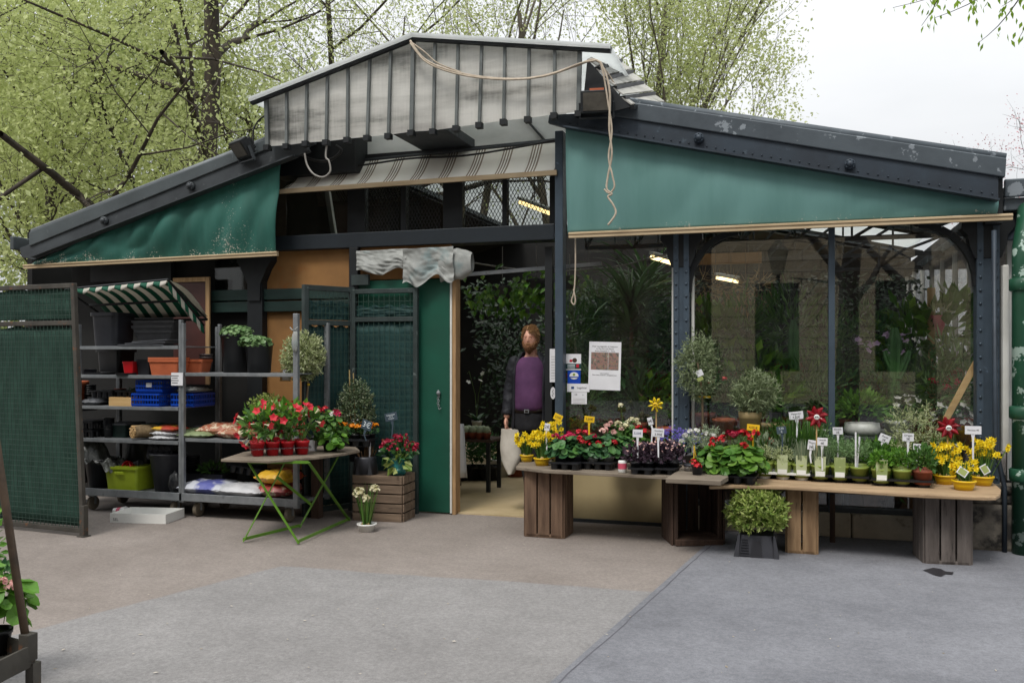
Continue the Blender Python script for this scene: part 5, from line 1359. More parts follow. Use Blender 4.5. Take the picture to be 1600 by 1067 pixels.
# red dipladenia: six red pots in a clear carry tray
def tz(px, py): return pz(px, py, ZT)
rg = random.Random(50)
p0 = tz(398, 713); p1 = tz(478, 710); axd = (p1 - p0).normalized(); nrm_ = Vector((-axd.y, axd.x, 0))
tr_c = (p0 + p1) / 2 + nrm_ * .09
yaw = math.atan2(axd.y, axd.x)
t = thing('carry_tray', 'clear plastic carry tray holding red pots on the folding table', 'tray', tr_c + Vector((0, 0, .001)), yaw)
MB().rrect((0, 0, 0), .5, .26, .02, .055, .066).build('rim', 'clear_tray', t)
for k in range(4):
    for j in range(2):
        x, y = -.18 + .12 * k, -.07 + .135 * j
        dpt = thing('dipladenia', 'red trumpet flowered dipladenia in a red pot, %s row of the clear tray' % ('front' if j == 0 else 'rear'), 'potted plant', tr_c + axd * x + nrm_ * y + Vector((0, 0, .003)), rg.random() * 6, 'red potted dipladenias')
        pot(dpt, .056, .115, 'pot_red')
        blade_leaves(dpt, rg, 34, (0, 0, .23), .12, .12, .13, .085, .045, 'leaf_mid', -.5, .2, kmin=.4)
        blade_leaves(dpt, rg, 20, (0, 0, .3), .11, .11, .12, .08, .042, 'leaf_fresh', -.2, .3, kmin=.4)
        fl = MB(); st = []
        for _ in range(8):
            d = uvec(rg); d.z = d.z * .8 + .15; d = d.normalized(); q = Vector((0, 0, .25)) + Vector((d.x * .175, d.y * .175, d.z * .2)); d2 = (d + Vector((0, 0, -.1)) + uvec(rg) * .3).normalized(); a_ = d2.orthogonal().normalized(); b_ = d2.cross(a_)
            fl.tube([q - d2 * .06, q - d2 * .02, q], [.003, .007, .014], 7, 1, caps=False)
            for kk in range(5): an = kk * 1.2566; e = a_ * math.cos(an) + b_ * math.sin(an); fl.leaf(q, e + d2 * .5, d2, .042, .04, 0, .1)
            st.append(((0, 0, .11), tuple(q - d2 * .06)))
        fl.build('flowers', ['petal_coral', 'petal_cream'], dpt); stalks(dpt, st)
# pale green variegated plant behind
t = thing('potted_plant', 'yellow green variegated plant behind the red dipladenias', 'potted plant', tz(422, 700) + nrm_ * .12); pot(t, .06, .12, 'black_plastic'); sprigs(t, random.Random(4), 130, (0, 0, .33), .18, .12, .13, .03, .016, 'leaf_variegated', 8, .05, lo=-.3)
t = thing('primrose_pot', 'bushy ivy-leaved geranium with pink red and white flowers beside the red pots', 'potted plant', tz(511, 706) + Vector((0, .06, 0))); pot(t, .07, .1, 'black_plastic')
rg = random.Random(12)
round_leaves(t, rg, 210, (0, -.02, .19), .18, .13, .17, .026, 'leaf_mid', -.6, .2); round_leaves(t, rg, 60, (.03, -.05, .1), .15, .12, .12, .032, 'leaf_fresh', -.6, .2, name='foliage')
for x, z, m_ in ((-.05, .34, 'petal_magenta'), (-.02, .37, 'petal_coral'), (.055, .325, 'petal_white'), (.11, .325, 'petal_magenta'), (.09, .345, 'petal_crimson')):
    f = MB(); flower_head(f, (x, -.06, z), .03, rg, 16); f.build('flower', m_, t)
stalks(t, [((0, 0, .12), (x, -.06, z)) for x, z in ((-.05, .34), (.055, .325), (.11, .325))])
t = thing('cell_tray', 'round black tray of orange marigolds at the right end of the folding table', 'tray', tz(543, 697) + Vector((.02, .08, 0)), R(4)); cell_tray(t, .40, .24, .07, 4, 2, 'black_plastic', 'body', lip=.02)
rg = random.Random(6)
for i in range(4):
    for j in range(2):
        q = thing('marigold', 'orange flowered marigold in the black tray on the folding table', 'potted plant', t.location + Vector((-.15 + .1 * i, -.06 + .12 * j, .05)), rg.random() * 6, 'orange marigolds in the black tray')
        pot(q, .04, .06, 'black_plastic'); blade_leaves(q, rg, 60, (0, 0, .085), .055, .055, .05, .035, .012, 'leaf_dark_geranium', -.5, .3)
        for k in range(6): f = MB(); flower_head(f, (rg.uniform(-.055, .055), rg.uniform(-.055, .055), .138 + rg.uniform(-.01, .015)), .027, rg, 16, .45, .5); f.build('flower', 'petal_orange', q)
sign(573, 664, -.72, .1, .085, 'sign_slate', 'round edged dark tag stuck in the orange marigolds', ('3€',), R(18), 0, .12, 'chalk', name='plant_tag')
t = tag(MB().box((0, 0, .045), (.055, .04, .09)).box((0, -.0205, .05), (.04, .001, .04)).build('carton', 'paper', None, loc=tz(489, 704)), 'small white carton beside the clear tray on the folding table', 'carton')
# standard with a clipped ball (left)
ST1 = thing('standard_tree', 'clipped grey green ball on a bare stem behind the red dipladenias', 'potted tree', tz(476, 699) + Vector((0, .22, -.05)))
base = ST1.location
s0 = pd(477, 640, base.y); s1 = pd(482, 600, base.y); c0 = pd(474, 557, base.y)
rel = lambda p: tuple(Vector(p) - base)
pot(ST1, .09, .14, 'black_plastic')
trunk_lines(ST1, [([(0, 0, .1), rel(s0), rel(s1), rel(c0)], .011, .008)])
MB().tube([Vector(rel(s1)) + Vector((0, 0, -.012)), Vector(rel(s1)) + Vector((0, 0, .004))], .0135, 8).build('tie', 'sign_yellow', ST1)
sprigs(ST1, random.Random(3), 700, rel(c0), .175, .175, .215, .034, .011, 'leaf_cream', 10, .06, up=.45)
MB().box((0, 0, -.02), (.3, .3, .04)).build('stand', 'crate_dark', ST1); MB().box((0, 0, -.34), (.08, .08, .6)).build('stand_leg', 'crate_dark', ST1); MB().box((0, 0, -.65), (.26, .26, .02)).build('stand_foot', 'crate_dark', ST1)
# cone of dark box-leaved climber
b0_ = pz(562, 800) + Vector((-.06, .05, 0))
CLB = thing('climber_plant', 'dark small-leaved conical climber tied to canes in front of the mesh shutter', 'potted plant', (sx(560, -.38), -.38, .52))
pot(CLB, .1, .16, 'black_plastic'); zt0 = pd(550, 588, -.38).z - .52; zm = pd(550, 640, -.38).z - .52
c_x = sx(552, -.38) - CLB.location.x
sprigs(CLB, random.Random(9), 800, (c_x + .03, 0, zm - .05), .165, .13, .33, .024, .013, 'leaf_box', 8, .06, up=.5)
mb = MB(); mb.tube([(c_x - .03, .02, .1), (c_x - .05, .02, zt0 + .06)], .006, 6); mb.tube([(c_x + .02, .02, .1), (c_x - .01, .02, zt0 + .03)], .005, 6); mb.build('canes', 'cane', CLB)
star_flowers(CLB, random.Random(2), [(c_x + rnd.uniform(-.1, .12), -.1 + rnd.uniform(-.02, .02), zm + rnd.uniform(-.25, .0)) for _ in range(26)], .01, 'petal_white', 'buds', 5)
# crate with pots on it
cA, cB = pz(556, 812), pz(643, 807)
cyaw = math.atan2((cB - cA).y, (cB - cA).x) * .35
CRT = crate('wooden_crate', 'weathered slatted wooden crate on its side below the crimson plant', 'crate', ((cA.x + cB.x) / 2, -.36, 0), R(4), .47, .3, pd(600, 743, -.5).z, 'crate_flat', 5, 3, horiz=True)
zc = pd(600, 743, -.5).z
t = thing('plant_pot', 'dark grey footed pot upside down with bare twigs, on the slatted crate', 'pot', (sx(571, -.42), -.42, zc))
o = MB().lathe([(.115, 0), (.1, .14), (.095, .16), (.085, .16), (.08, .14), (.095, .0)], (0, 0, 0), 24).build('body', 'charcoal_plastic', t, smooth=True)
fm = MB()
for k in range(6): a = k * 1.047 + .3; fm.prism([(.119 * math.cos(a - .2), .119 * math.sin(a - .2), 0), (.119 * math.cos(a + .2), .119 * math.sin(a + .2), 0), (.106 * math.cos(a + .05), .106 * math.sin(a + .05), .1), (.106 * math.cos(a - .05), .106 * math.sin(a - .05), .1)], (-.01 * math.cos(a), -.01 * math.sin(a), .002))
fm.build('foot_openings', 'wet_spot', t)
MB().lathe([(.085, .15), (.001, .155)], (0, 0, 0), 20, cap0=False).build('soil', 'soil', t)
mb = MB(); rg = random.Random(5)
for k in range(34): a = rg.random() * 6.3; q = .07 * rg.random(); mb.tube([(q * math.cos(a), q * math.sin(a), .15), (q * 1.5 * math.cos(a), q * 1.5 * math.sin(a), .21 + .05 * rg.random())], .0035, 5)
mb.build('twigs', 'coir', t); MB().box((.06, -.03, .21), (.016, .004, .16)).build('tag', 'sign_white', t)
t = thing('kalanchoe', 'dense crimson flowering plant in a turquoise ceramic pot on the slatted crate', 'potted plant', (sx(622, -.40), -.40, zc)); rg = random.Random(77)
MB().lathe([(.065, 0), (.085, .05), (.09, .09), (.082, .13), (.09, .145), (.08, .145), (.07, .11)], (0, 0, 0), 26).build('pot', 'pot_teal', t, smooth=True)
MB().ball((-.02, -.087, .06), .022, 8, 6, sq=(1, .25, .6)).build('glaze_mark', 'petal_crimson', t, smooth=True)
blade_leaves(t, rg, 110, (0, 0, .2), .14, .12, .09, .09, .05, 'leaf_dark_geranium', -.5, .1)
f = MB()
for _ in range(62):
    p, d = dome(rg, (0, 0, .25), .18, .15, .12, -.15); flower_head(f, p, .02, rg, 7, .55)
f.build('flowers', 'petal_crimson', t)
blade_leaves(t, rg, 16, (.04, -.08, .12), .08, .05, .06, .1, .07, 'leaf_variegated', -.8, -.2, name='lower_leaves')
MB().grid(lambda u, v: (-.16 + .1 * u + .02 * mn.noise((u * 4, v * 4, 0)), -.08 + .05 * v, .13 + .09 * (1 - u) + .02 * mn.noise((u * 6, v * 5, 2))), 14, 8).build('wrapper', 'film', t, smooth=True, solid=.001)
sign(611, 651, -.36, .125, .075, 'sign_slate', 'dark slate price sign with white handwriting above the crimson plant', ('Kalanchoé', '12 €', 'Promo'), R(-12), 0, .2, 'chalk', name='price_sign')
# narcissus in a white pot on the ground
t = thing('narcissus_pot', 'tall white narcissi in a low white pot standing on the paving', 'potted plant', pz(573, 830)); MB().lathe([(.055, 0), (.078, .055), (.085, .058), (.085, .07), (.076, .07), (.06, .03)], (0, 0, 0), 24).build('pot', 'white_plastic', t, smooth=True); MB().lathe([(.074, .055), (.001, .06)], (0, 0, 0), 20, cap0=False).build('soil', 'soil', t)
rg = random.Random(15)
daffodils(t, rg, .06, .06, .36, 26, [], fs=.03, lw=.012)
fl = [(-.09, -.02, .34), (-.06, -.03, .36), (-.11, 0, .315), (-.035, -.02, .35), (-.07, -.04, .30), (-.02, -.03, .31), (.0, -.03, .29), (.02, -.03, .295), (.075, -.01, .385), (.095, 0, .375), (.07, -.02, .365), (.1, -.01, .355), (-.05, -.03, .325), (.01, -.04, .275)]
for p in fl: f = MB(); flower_head(f, p, .023, rg, 10, .62); f.build('flower', 'petal_cream', t)
stalks(t, [((p[0] * .25, 0, .07), p) for p in fl], r=.003)
# ---------------------------------------------------------------- display tables on crates, right of the door
def crate_on(pxl, pxr, pyl, pyr, h, dep, m, label, fs, ss, **k):
    a, b = pz(pxl, pyl), pz(pxr, pyr); w_ = (b - a).length; yaw = math.atan2((b - a).y, (b - a).x)
    n_ = Vector((-math.sin(yaw), math.cos(yaw), 0)); c = (a + b) / 2 + n_ * (dep / 2 + .014)
    return crate('wooden_crate', label, 'crate', c, yaw, w_ - .0, dep, h, m, fs, ss, **k)
HA = .545
crate_on(820, 879, 838, 842, HA, .28, 'crate_wood', 'brown slatted crate on end under the yellow daffodils by the doorway', 3, 3)
crate_on(1053, 1131, 853, 852, .56, .36, 'crate_dark', 'darkest wooden crate on end with its open side to the front', 4, 3, open_front=True)
HB = .495
crate_on(1230, 1276, 865, 868, HB, .3, 'crate_tan', 'pale tan slatted crate on end under the herb board', 2, 2)
crate_on(1446, 1518, 882, 885, HB, .3, 'crate_grey', 'grey weathered slatted crate on end at the right end of the herb board', 3, 3)
ZA_ = HA + .03
tA = thing('display_board', 'thin old display board carrying the geraniums beside the doorway', 'board', (pz(900, 735, ZA_).x, pz(900, 735, ZA_).y, HA))
q = [pz(x, y, ZA_) for x, y in ((806, 729), (850, 734), (1046, 744), (1096, 735), (1086, 726), (860, 719), (812, 722))]
MB().prism([(p.x, p.y, HA + .004) for p in q], (0, 0, ZA_ - HA - .004)).build('board', 'board_old', tA, world=True, bevel=.004)
MB().span((sx(1042, -.45), -.46, 0), (sx(1056, -.45), -.42, HA + .003)).build('prop', 'steel_grey', tA, world=True)
ZC = .60
tC = thing('display_board', 'short old plank lying on the darkest open crate', 'board', pz(1090, 745, ZC))
q = [pz(x, y, ZC) for x, y in ((1040, 747), (1126, 751), (1138, 744), (1130, 735), (1060, 734))]
MB().prism([(p.x, p.y, .565) for p in q], (0, 0, ZC - .565)).build('board', 'board_old', tC, world=True, bevel=.004)
ZB_ = .525
tB = thing('display_board', 'long pale wooden board with a rounded corner carrying herbs and daffodils', 'board', pz(1330, 765, ZB_))
fr = [(1108, 759), (1150, 758), (1230, 760), (1320, 765), (1450, 773), (1540, 776.5), (1556, 776), (1563, 772), (1564, 764)]
bk_ = (pz(1450, 773, ZB_) - pz(1150, 758, ZB_)).normalized(); bk_ = Vector((-bk_.y, bk_.x, 0)) * .46
fp = [pz(x, y, ZB_) for x, y in fr]; fp += [fp[-1] + bk_ * .85, fp[-1] + bk_ * .98 + Vector((-.05, 0, 0)), fp[0] + bk_]
MB().prism([(p.x, p.y, ZB_ - .025) for p in fp], (0, 0, .025)).build('board', 'board_top', tB, world=True, bevel=.006)
def A(px, py): return pz(px, py, ZA_)
def B(px, py): return pz(px, py, ZB_)
UP = Vector((0, 0, .001))
# --- first board: daffodils in yellow bowls
def bowl(t, r, h, m): 
    o = MB().lathe([(r * .74, 0), (r * .9, h * .5), (r * .97, h * .8), (r * 1.05, h * .82), (r * 1.05, h), (r * .95, h), (r * .85, h * .6)], (0, 0, 0), 26).build('pot', m, t, smooth=True)
    MB().lathe([(r * .92, h * .84), (.001, h * .9)], (0, 0, 0), 20, cap0=False).build('soil', 'soil', o); return o
def daff(loc, label, seed, r=.07, h=.065, top=.27, nfl=26, sprd=.1, group=None, extra=()):
    t = thing('daffodil_pot', label, 'potted plant', loc, 0, group); rg = random.Random(seed); bowl(t, r, h, 'pot_yellow')
    fl = []
    for _ in range(int(nfl * 1.6)):
        a = rg.random() * 6.283; q = sprd * math.sqrt(rg.random()); fl.append((q * math.cos(a), q * math.sin(a) * .8, top * rg.uniform(.58, 1.04)))
    fl += list(extra)
    daffodils(t, rg, r * .8, h * .9, top * .82, 40, fl, fs=.028); return t
daff(A(823, 721) + UP, 'yellow bowl of small daffodils behind the bowl nearest the table edge', 1, .058, .06, .24, 22, .09)
daff(A(847, 727) + UP, 'yellow bowl of small daffodils at the front edge by the geraniums', 2, .07, .065, .27, 30, .1)
daff(A(862, 716) + UP, 'daffodils standing behind the front yellow bowl, half hidden by geranium leaves', 3, .06, .06, .31, 22, .1)
# geraniums in black trays
ax_ = (A(1040, 744) - A(860, 735)).normalized(); ay_ = Vector((-ax_.y, ax_.x, 0)); yawA = math.atan2(ax_.y, ax_.x)
c1 = A(902, 733) + ay_ * .11
for k, (px, lab) in enumerate(((880, 'left'), (932, 'right'))):
    t = thing('cell_tray', 'black tray under the mixed geraniums, %s one' % lab, 'tray', A(px, 734.5) + ay_ * .13 + UP, yawA); cell_tray(t, .26, .26, .06, 3, 3, 'black_plastic', 'body')
rg = random.Random(21)
gdefs = [(872, 0, 'petal_magenta', 1.06), (897, 0, 'petal_coral', .96), (922, 0, 'petal_red', .92), (947, 0, 'petal_red', .8), (878, 1, 'petal_magenta', 1.12), (905, 1, 'petal_coral', 1.2), (918, 1, 'petal_magenta', 1.15), (944, 1, 'petal_pink', 1.3), (960, 1, 'petal_cream', 1.5)]
gn = {'petal_magenta': 'magenta', 'petal_coral': 'coral red', 'petal_red': 'red', 'petal_pink': 'pale pink', 'petal_cream': 'cream'}
for i, (px, row, pm, hh) in enumerate(gdefs):
    lab = '%s geranium, %s row of the black trays by the doorway, %s' % (gn[pm], ('front', 'rear')[row], ('far left', 'second from left', 'third from left', 'right end', 'left end', 'left of middle', 'middle', 'right of middle', 'right end')[i])
    t = thing('geranium', lab, 'potted plant', A(px, 733) + ay_ * (.07 + .13 * row) + Vector((0, 0, .03)), rg.random() * 6, 'geraniums in black trays'); t.rotation_euler = (0, 0, 0)
    pot(t, .05, .075, 'white_plastic' if i in (2, 3) else 'charcoal_plastic')
    fls = []
    for k in range(2 if row == 0 else 3):
        fls.append((rg.uniform(-.06, .06), rg.uniform(-.07, -.01), .2 * hh + rg.uniform(-.015, .03), pm))
    geranium(t, rg, .105, .095, .05, .19, .036, 'leaf_dark_geranium', 84, fls, .026)
# pale pink pelargoniums standing taller behind
for px, py, pm, lab in ((950, 660, 'petal_pink', 'tall pale pink pelargonium behind the red geraniums'), (975, 654, 'petal_cream', 'tall cream flowered plant behind the geraniums near the post'), (990, 668, 'petal_red', 'small dark red geranium behind the purple leaved plants')):
    b_ = A(px, 727) + ay_ * .24; t = thing('geranium', lab, 'potted plant', b_ + UP, 0); pot(t, .05, .09, 'black_plastic'); rg = random.Random(px)
    top = pd(px, py, b_.y).z - b_.z; fls = [(rg.uniform(-.07, .07), rg.uniform(-.06, .02), top + rg.uniform(-.05, .01), pm) for _ in range(5)]
    if pm == 'petal_cream': fls.append((-.09, 0, pd(953, 633, b_.y).z - b_.z, pm))
    geranium(t, rg, .1, .08, .08, top * .8, .03, 'leaf_mid', 90, fls, .024)
t = thing('drink_can', 'small pink and white can standing between the geraniums and the purple leaved plants', 'can', A(971, 739) + ay_ * .03 + UP); MB().lathe([(.03, 0), (.034, .006), (.034, .085), (.031, .095)], (0, 0, 0), 20).build('body', 'white_plastic', t, smooth=True); MB().lathe([(.0345, .03), (.0345, .075)], (0, 0, 0), 20, cap0=False, cap1=False).build('label_band', 'pink_wrap', t, smooth=True)
# dark purple leaved plants with small pink flowers
for k, (px, lab) in enumerate(((1000, 'left'), (1036, 'right'))):
    t = thing('cell_tray', 'black tray under the dark purple leaved plants, %s one' % lab, 'tray', A(px, 742) + ay_ * .13 + UP, yawA); cell_tray(t, .2, .26, .05, 2, 3, 'black_plastic', 'body')
rg = random.Random(33)
for i, (px, row) in enumerate(((990, 0), (1010, 0), (1031, 0), (1050, 0), (997, 1), (1020, 1), (1042, 1))):
    t = thing('purple_heuchera', 'dark purple leaved plant with tiny pale pink flowers in the black trays', 'potted plant', A(px, 741) + ay_ * (.07 + .13 * row) + Vector((0, 0, .02)), 0, 'dark purple leaved plants'); pot(t, .045, .07, 'black_plastic')
    blade_leaves(t, rg, 95, (0, 0, .12), .085, .085, .085, .045, .034, 'leaf_black', -.5, .25); star_flowers(t, rg, [(rg.uniform(-.09, .09), rg.uniform(-.09, .02), rg.uniform(.15, .23)) for _ in range(13)], .011, 'petal_pink', n=5)
# lobelia and white daisies
rg = random.Random(41)
for px, py, lab, zz_ in ((1044, 727, 'violet blue lobelia behind the purple leaved plants, left one', .0), (1072, 729, 'violet blue lobelia in a grey pot at the end of the first board, right one', 0)):
    t = thing('lobelia', lab, 'potted plant', A(px, py) + ay_ * .1 + UP, 0, 'violet lobelias'); pot(t, .06, .1, 'grey_plastic' if px > 1060 else 'black_plastic'); blade_leaves(t, rg, 160, (0, 0, .16), .11, .1, .1, .028, .009, 'leaf_fresh', -.5, .4)
    star_flowers(t, rg, [tuple(dome(rg, (0, 0, .2), .14, .12, .13, -.1)[0]) for _ in range(120)], .013, 'petal_purple', n=5)
t = thing('glass_jar', 'small clear lidded jar in the lobelias', 'jar', A(1078, 741) + ay_ * .02 + UP); MB().lathe([(.045, 0), (.05, .01), (.05, .06), (.044, .07)], (0, 0, 0), 20).build('body', 'clear_tray', t, smooth=True); MB().lathe([(.051, .06), (.051, .075), (.046, .078)], (0, 0, 0), 20).build('lid', 'charcoal_plastic', t, smooth=True)
tcp = lambda px, py: pz(px, py, ZC)
t = thing('daisy_pot', 'grey leaved plant with white daisies behind the bright red geraniums', 'potted plant', tcp(1098, 732) + UP, 0); pot(t, .07, .1, 'charcoal_plastic'); sprigs(t, random.Random(7), 150, (0, 0, .19), .17, .14, .13, .028, .007, 'leaf_silver', 9, .06, lo=-.3)
rg = random.Random(17)
for x, z in ((-.13, .27), (-.09, .3), (-.04, .305), (.03, .285), (.08, .27), (-.06, .25), (.11, .25), (-.16, .22)): f = MB(); flower_head(f, (x, -.06, z), .02, rg, 14, .6, .5); f.build('flower', 'petal_white', t)
t = thing('geranium', 'single bright red geranium head hanging over the plank edge left of the leafy tray', 'potted plant', tcp(1089, 742) + Vector((.0, .02, .001)), 0); pot(t, .045, .08, 'charcoal_plastic'); rg = random.Random(19); geranium(t, rg, .05, .05, .06, .08, .022, 'leaf_mid', 26, [(-.02, -.06, .1, 'petal_red'), (.01, -.06, .075, 'petal_red')], .03)
MB().tube([(0, 0, .08), (-.02, -.03, .22), (-.02, -.05, .1)], .003, 5).build('stake', 'sign_yellow', t)
# --- long board: leafy geranium tray
axb = (B(1450, 773) - B(1150, 758)).normalized(); ayb = Vector((-axb.y, axb.x, 0)); yawB = math.atan2(axb.y, axb.x)
t = thing('cell_tray', 'black tray under the bright green leafy geraniums at the left of the herb board', 'tray', B(1140, 757) + ayb * .16 + UP, yawB); cell_tray(t, .38, .3, .065, 4, 3, 'black_plastic', 'body')
rg = random.Random(61)
for i, (x, y) in enumerate(((-.12, -.08), (0, -.09), (.12, -.08), (-.12, .08), (0, .08), (.12, .08))):
    lab = 'bright green leafy geranium on the herb board, %s row, %s one' % (('front', 'rear')[i // 3], ('left', 'middle', 'right')[i % 3])
    q = thing('geranium', lab, 'potted plant', B(1140, 757) + ayb * (.16 + y) + axb * x + Vector((0, 0, .03)), 0, 'leafy geraniums on the herb board'); pot(q, .05, .08, 'black_plastic')
    rows = [(-.02, -.02, .26)] if i < 3 else [(rg.uniform(-.05, .05), -.02, .30 + rg.uniform(-.02, .05)) for _ in range(4)]
    if i == 1: rows = []
    geranium(q, rg, .125, .12, .03, .23, .042, 'leaf_geranium', 110, [(a, b, c, 'petal_red' if i not in (4,) else 'petal_crimson') for a, b, c in rows], .028)
# herb pots: three carry trays of three pots
def herb(loc, kind, label, seed, group=None, card=False, pm='pot_green', r=.058):
    q = thing('herb_pot', label, 'potted herb', loc, 0, group); rg = random.Random(seed); pot(q, r, .075, pm, r0=r * .82)
    q.scale = (1.15, 1.15, 1.4)
    if kind == 'thyme': blade_leaves(q, rg, 420, (0, 0, .11), .07, .07, .06, .013, .007, 'leaf_cream', -.3, .4)
    if kind == 'rosemary': sprigs(q, rg, 55, (0, 0, .12), .07, .065, .075, .022, .005, 'leaf_herb', 9, .06, lo=-.1, up=1)
    if kind == 'lavender':
        mb = MB()
        for _ in range(70): a = rg.random() * 6.3; k = .05 * rg.random(); mb.strap((k * math.cos(a), k * math.sin(a), .06), (math.cos(a) * .5 * rg.random(), math.sin(a) * .5 * rg.random(), 1), rg.uniform(.09, .16), .008, .1, 0, 3, rg)
        mb.build('foliage', 'leaf_silver', q)
    if kind == 'parsley': blade_leaves(q, rg, 260, (0, 0, .11), .075, .07, .06, .028, .02, 'leaf_fresh', -.4, .2)
    if kind == 'mint': blade_leaves(q, rg, 170, (0, 0, .12), .075, .07, .075, .036, .022, 'leaf_mid', -.5, .1)
    if kind == 'oregano': blade_leaves(q, rg, 240, (0, 0, .11), .07, .065, .055, .022, .015, 'leaf_geranium', -.3, .2)
    if kind == 'sage': blade_leaves(q, rg, 120, (0, 0, .13), .07, .065, .08, .05, .018, 'leaf_silver', -.4, .4)
    if card:
        MB().add([(-.035, -.064, .012), (.03, -.066, .012), (.034, -.056, .125), (-.038, -.054, .125)], [(0, 1, 2, 3)]).build('sleeve', 'sleeve', q, solid=.002)
        MB().add([(-.032, -.0675, .018), (.027, -.0695, .018), (.027, -.067, .045), (-.032, -.065, .045)], [(0, 1, 2, 3)]).build('barcode_strip', 'white_plastic', q, solid=.001)
    return q
HT = .055
hp = []
trays = ((1222, 750, 'white_plastic', 'white carry tray of green herb pots next to the leafy geraniums', ('thyme', 'thyme', 'lavender')), (1312, 755, 'black_plastic', 'black carry tray of green herb pots behind the tall blank stakes, middle one', ('lavender', 'rosemary', 'rosemary')), (1410, 761.5, 'black_plastic', 'black carry tray of green herb pots next to the daffodil bowls', ('parsley', 'oregano', 'mint')))
nm = {'thyme': 'pale thyme', 'lavender': 'grey lavender', 'rosemary': 'needle leaved rosemary', 'parsley': 'bright green parsley', 'oregano': 'low oregano', 'mint': 'leafy mint', 'sage': 'grey sage'}
k = 0
for px, py, m_, lab, kinds in trays:
    c = B(px, py) + ayb * .15 + UP; t = thing('carry_tray', lab, 'tray', c, yawB); cell_tray(t, .43, .3, HT, 3, 2, m_, 'body', lip=.014)
    tn = {1222: 'white tray', 1312: 'middle black tray', 1410: 'right black tray'}[px]
    for row in range(2):
        for i in range(3):
            kd = kinds[i] if row == 0 else {'thyme': 'sage', 'lavender': 'lavender', 'rosemary': 'rosemary', 'parsley': 'mint', 'oregano': 'parsley', 'mint': 'mint'}[kinds[i]]
            k += 1
            card = row == 0 and (px, i) in ((1222, 1), (1222, 2), (1312, 0), (1312, 1), (1410, 0))
            pmm = 'terracotta_brown' if (px == 1410 and i == 2) else 'pot_green'
            herb(c + axb * (-.142 + .142 * i) + ayb * (-.075 + .145 * row) + Vector((0, 0, HT - .034)), kd, '%s, %s pot%s, %s row, %s place, %s' % (nm[kd], 'brown' if pmm != 'pot_green' else 'green', ' with sleeve' if card else '', ('front', 'rear')[row], ('left', 'middle', 'right')[i], tn), 100 + k, 'herb pots in carry trays', card, pmm, .06 if i != 1 else .058)
# daffodils at the right end
daff(B(1476, 756) + UP, 'yellow bowl of daffodils beside the right black herb tray', 11, .075, .07, .29, 34, .11)
daff(B(1506, 765) + UP, 'yellow bowl of daffodils nearest the board edge, with a photo tag', 12, .08, .07, .2, 18, .09)
daff(B(1535, 758) + UP, 'tallest bowl of daffodils at the right end below the red pinwheel', 13, .078, .07, .34, 34, .11, extra=[(.17, 0, .3), (.16, -.01, .27)])
for px, py, dd, lab in ((1504, 737, B(1506, 765).y - .075, 'photo tag leaning on the nearest daffodil bowl'), (1539, 733, B(1535, 758).y - .06, 'photo tag leaning on the tallest daffodil bowl')):
    c = pd(px, py, dd); t = thing('plant_tag', lab, 'plant tag', c); MB().box((0, 0, 0), (.07, .002, .055), (R(-15), R(35 if px < 1520 else 60), 0)).build('card', 'sign_white', t); MB().box((0, -.002, 0), (.055, .001, .042), (R(-15), R(35 if px < 1520 else 60), 0)).build('picture', 'leaf_variegated', t)
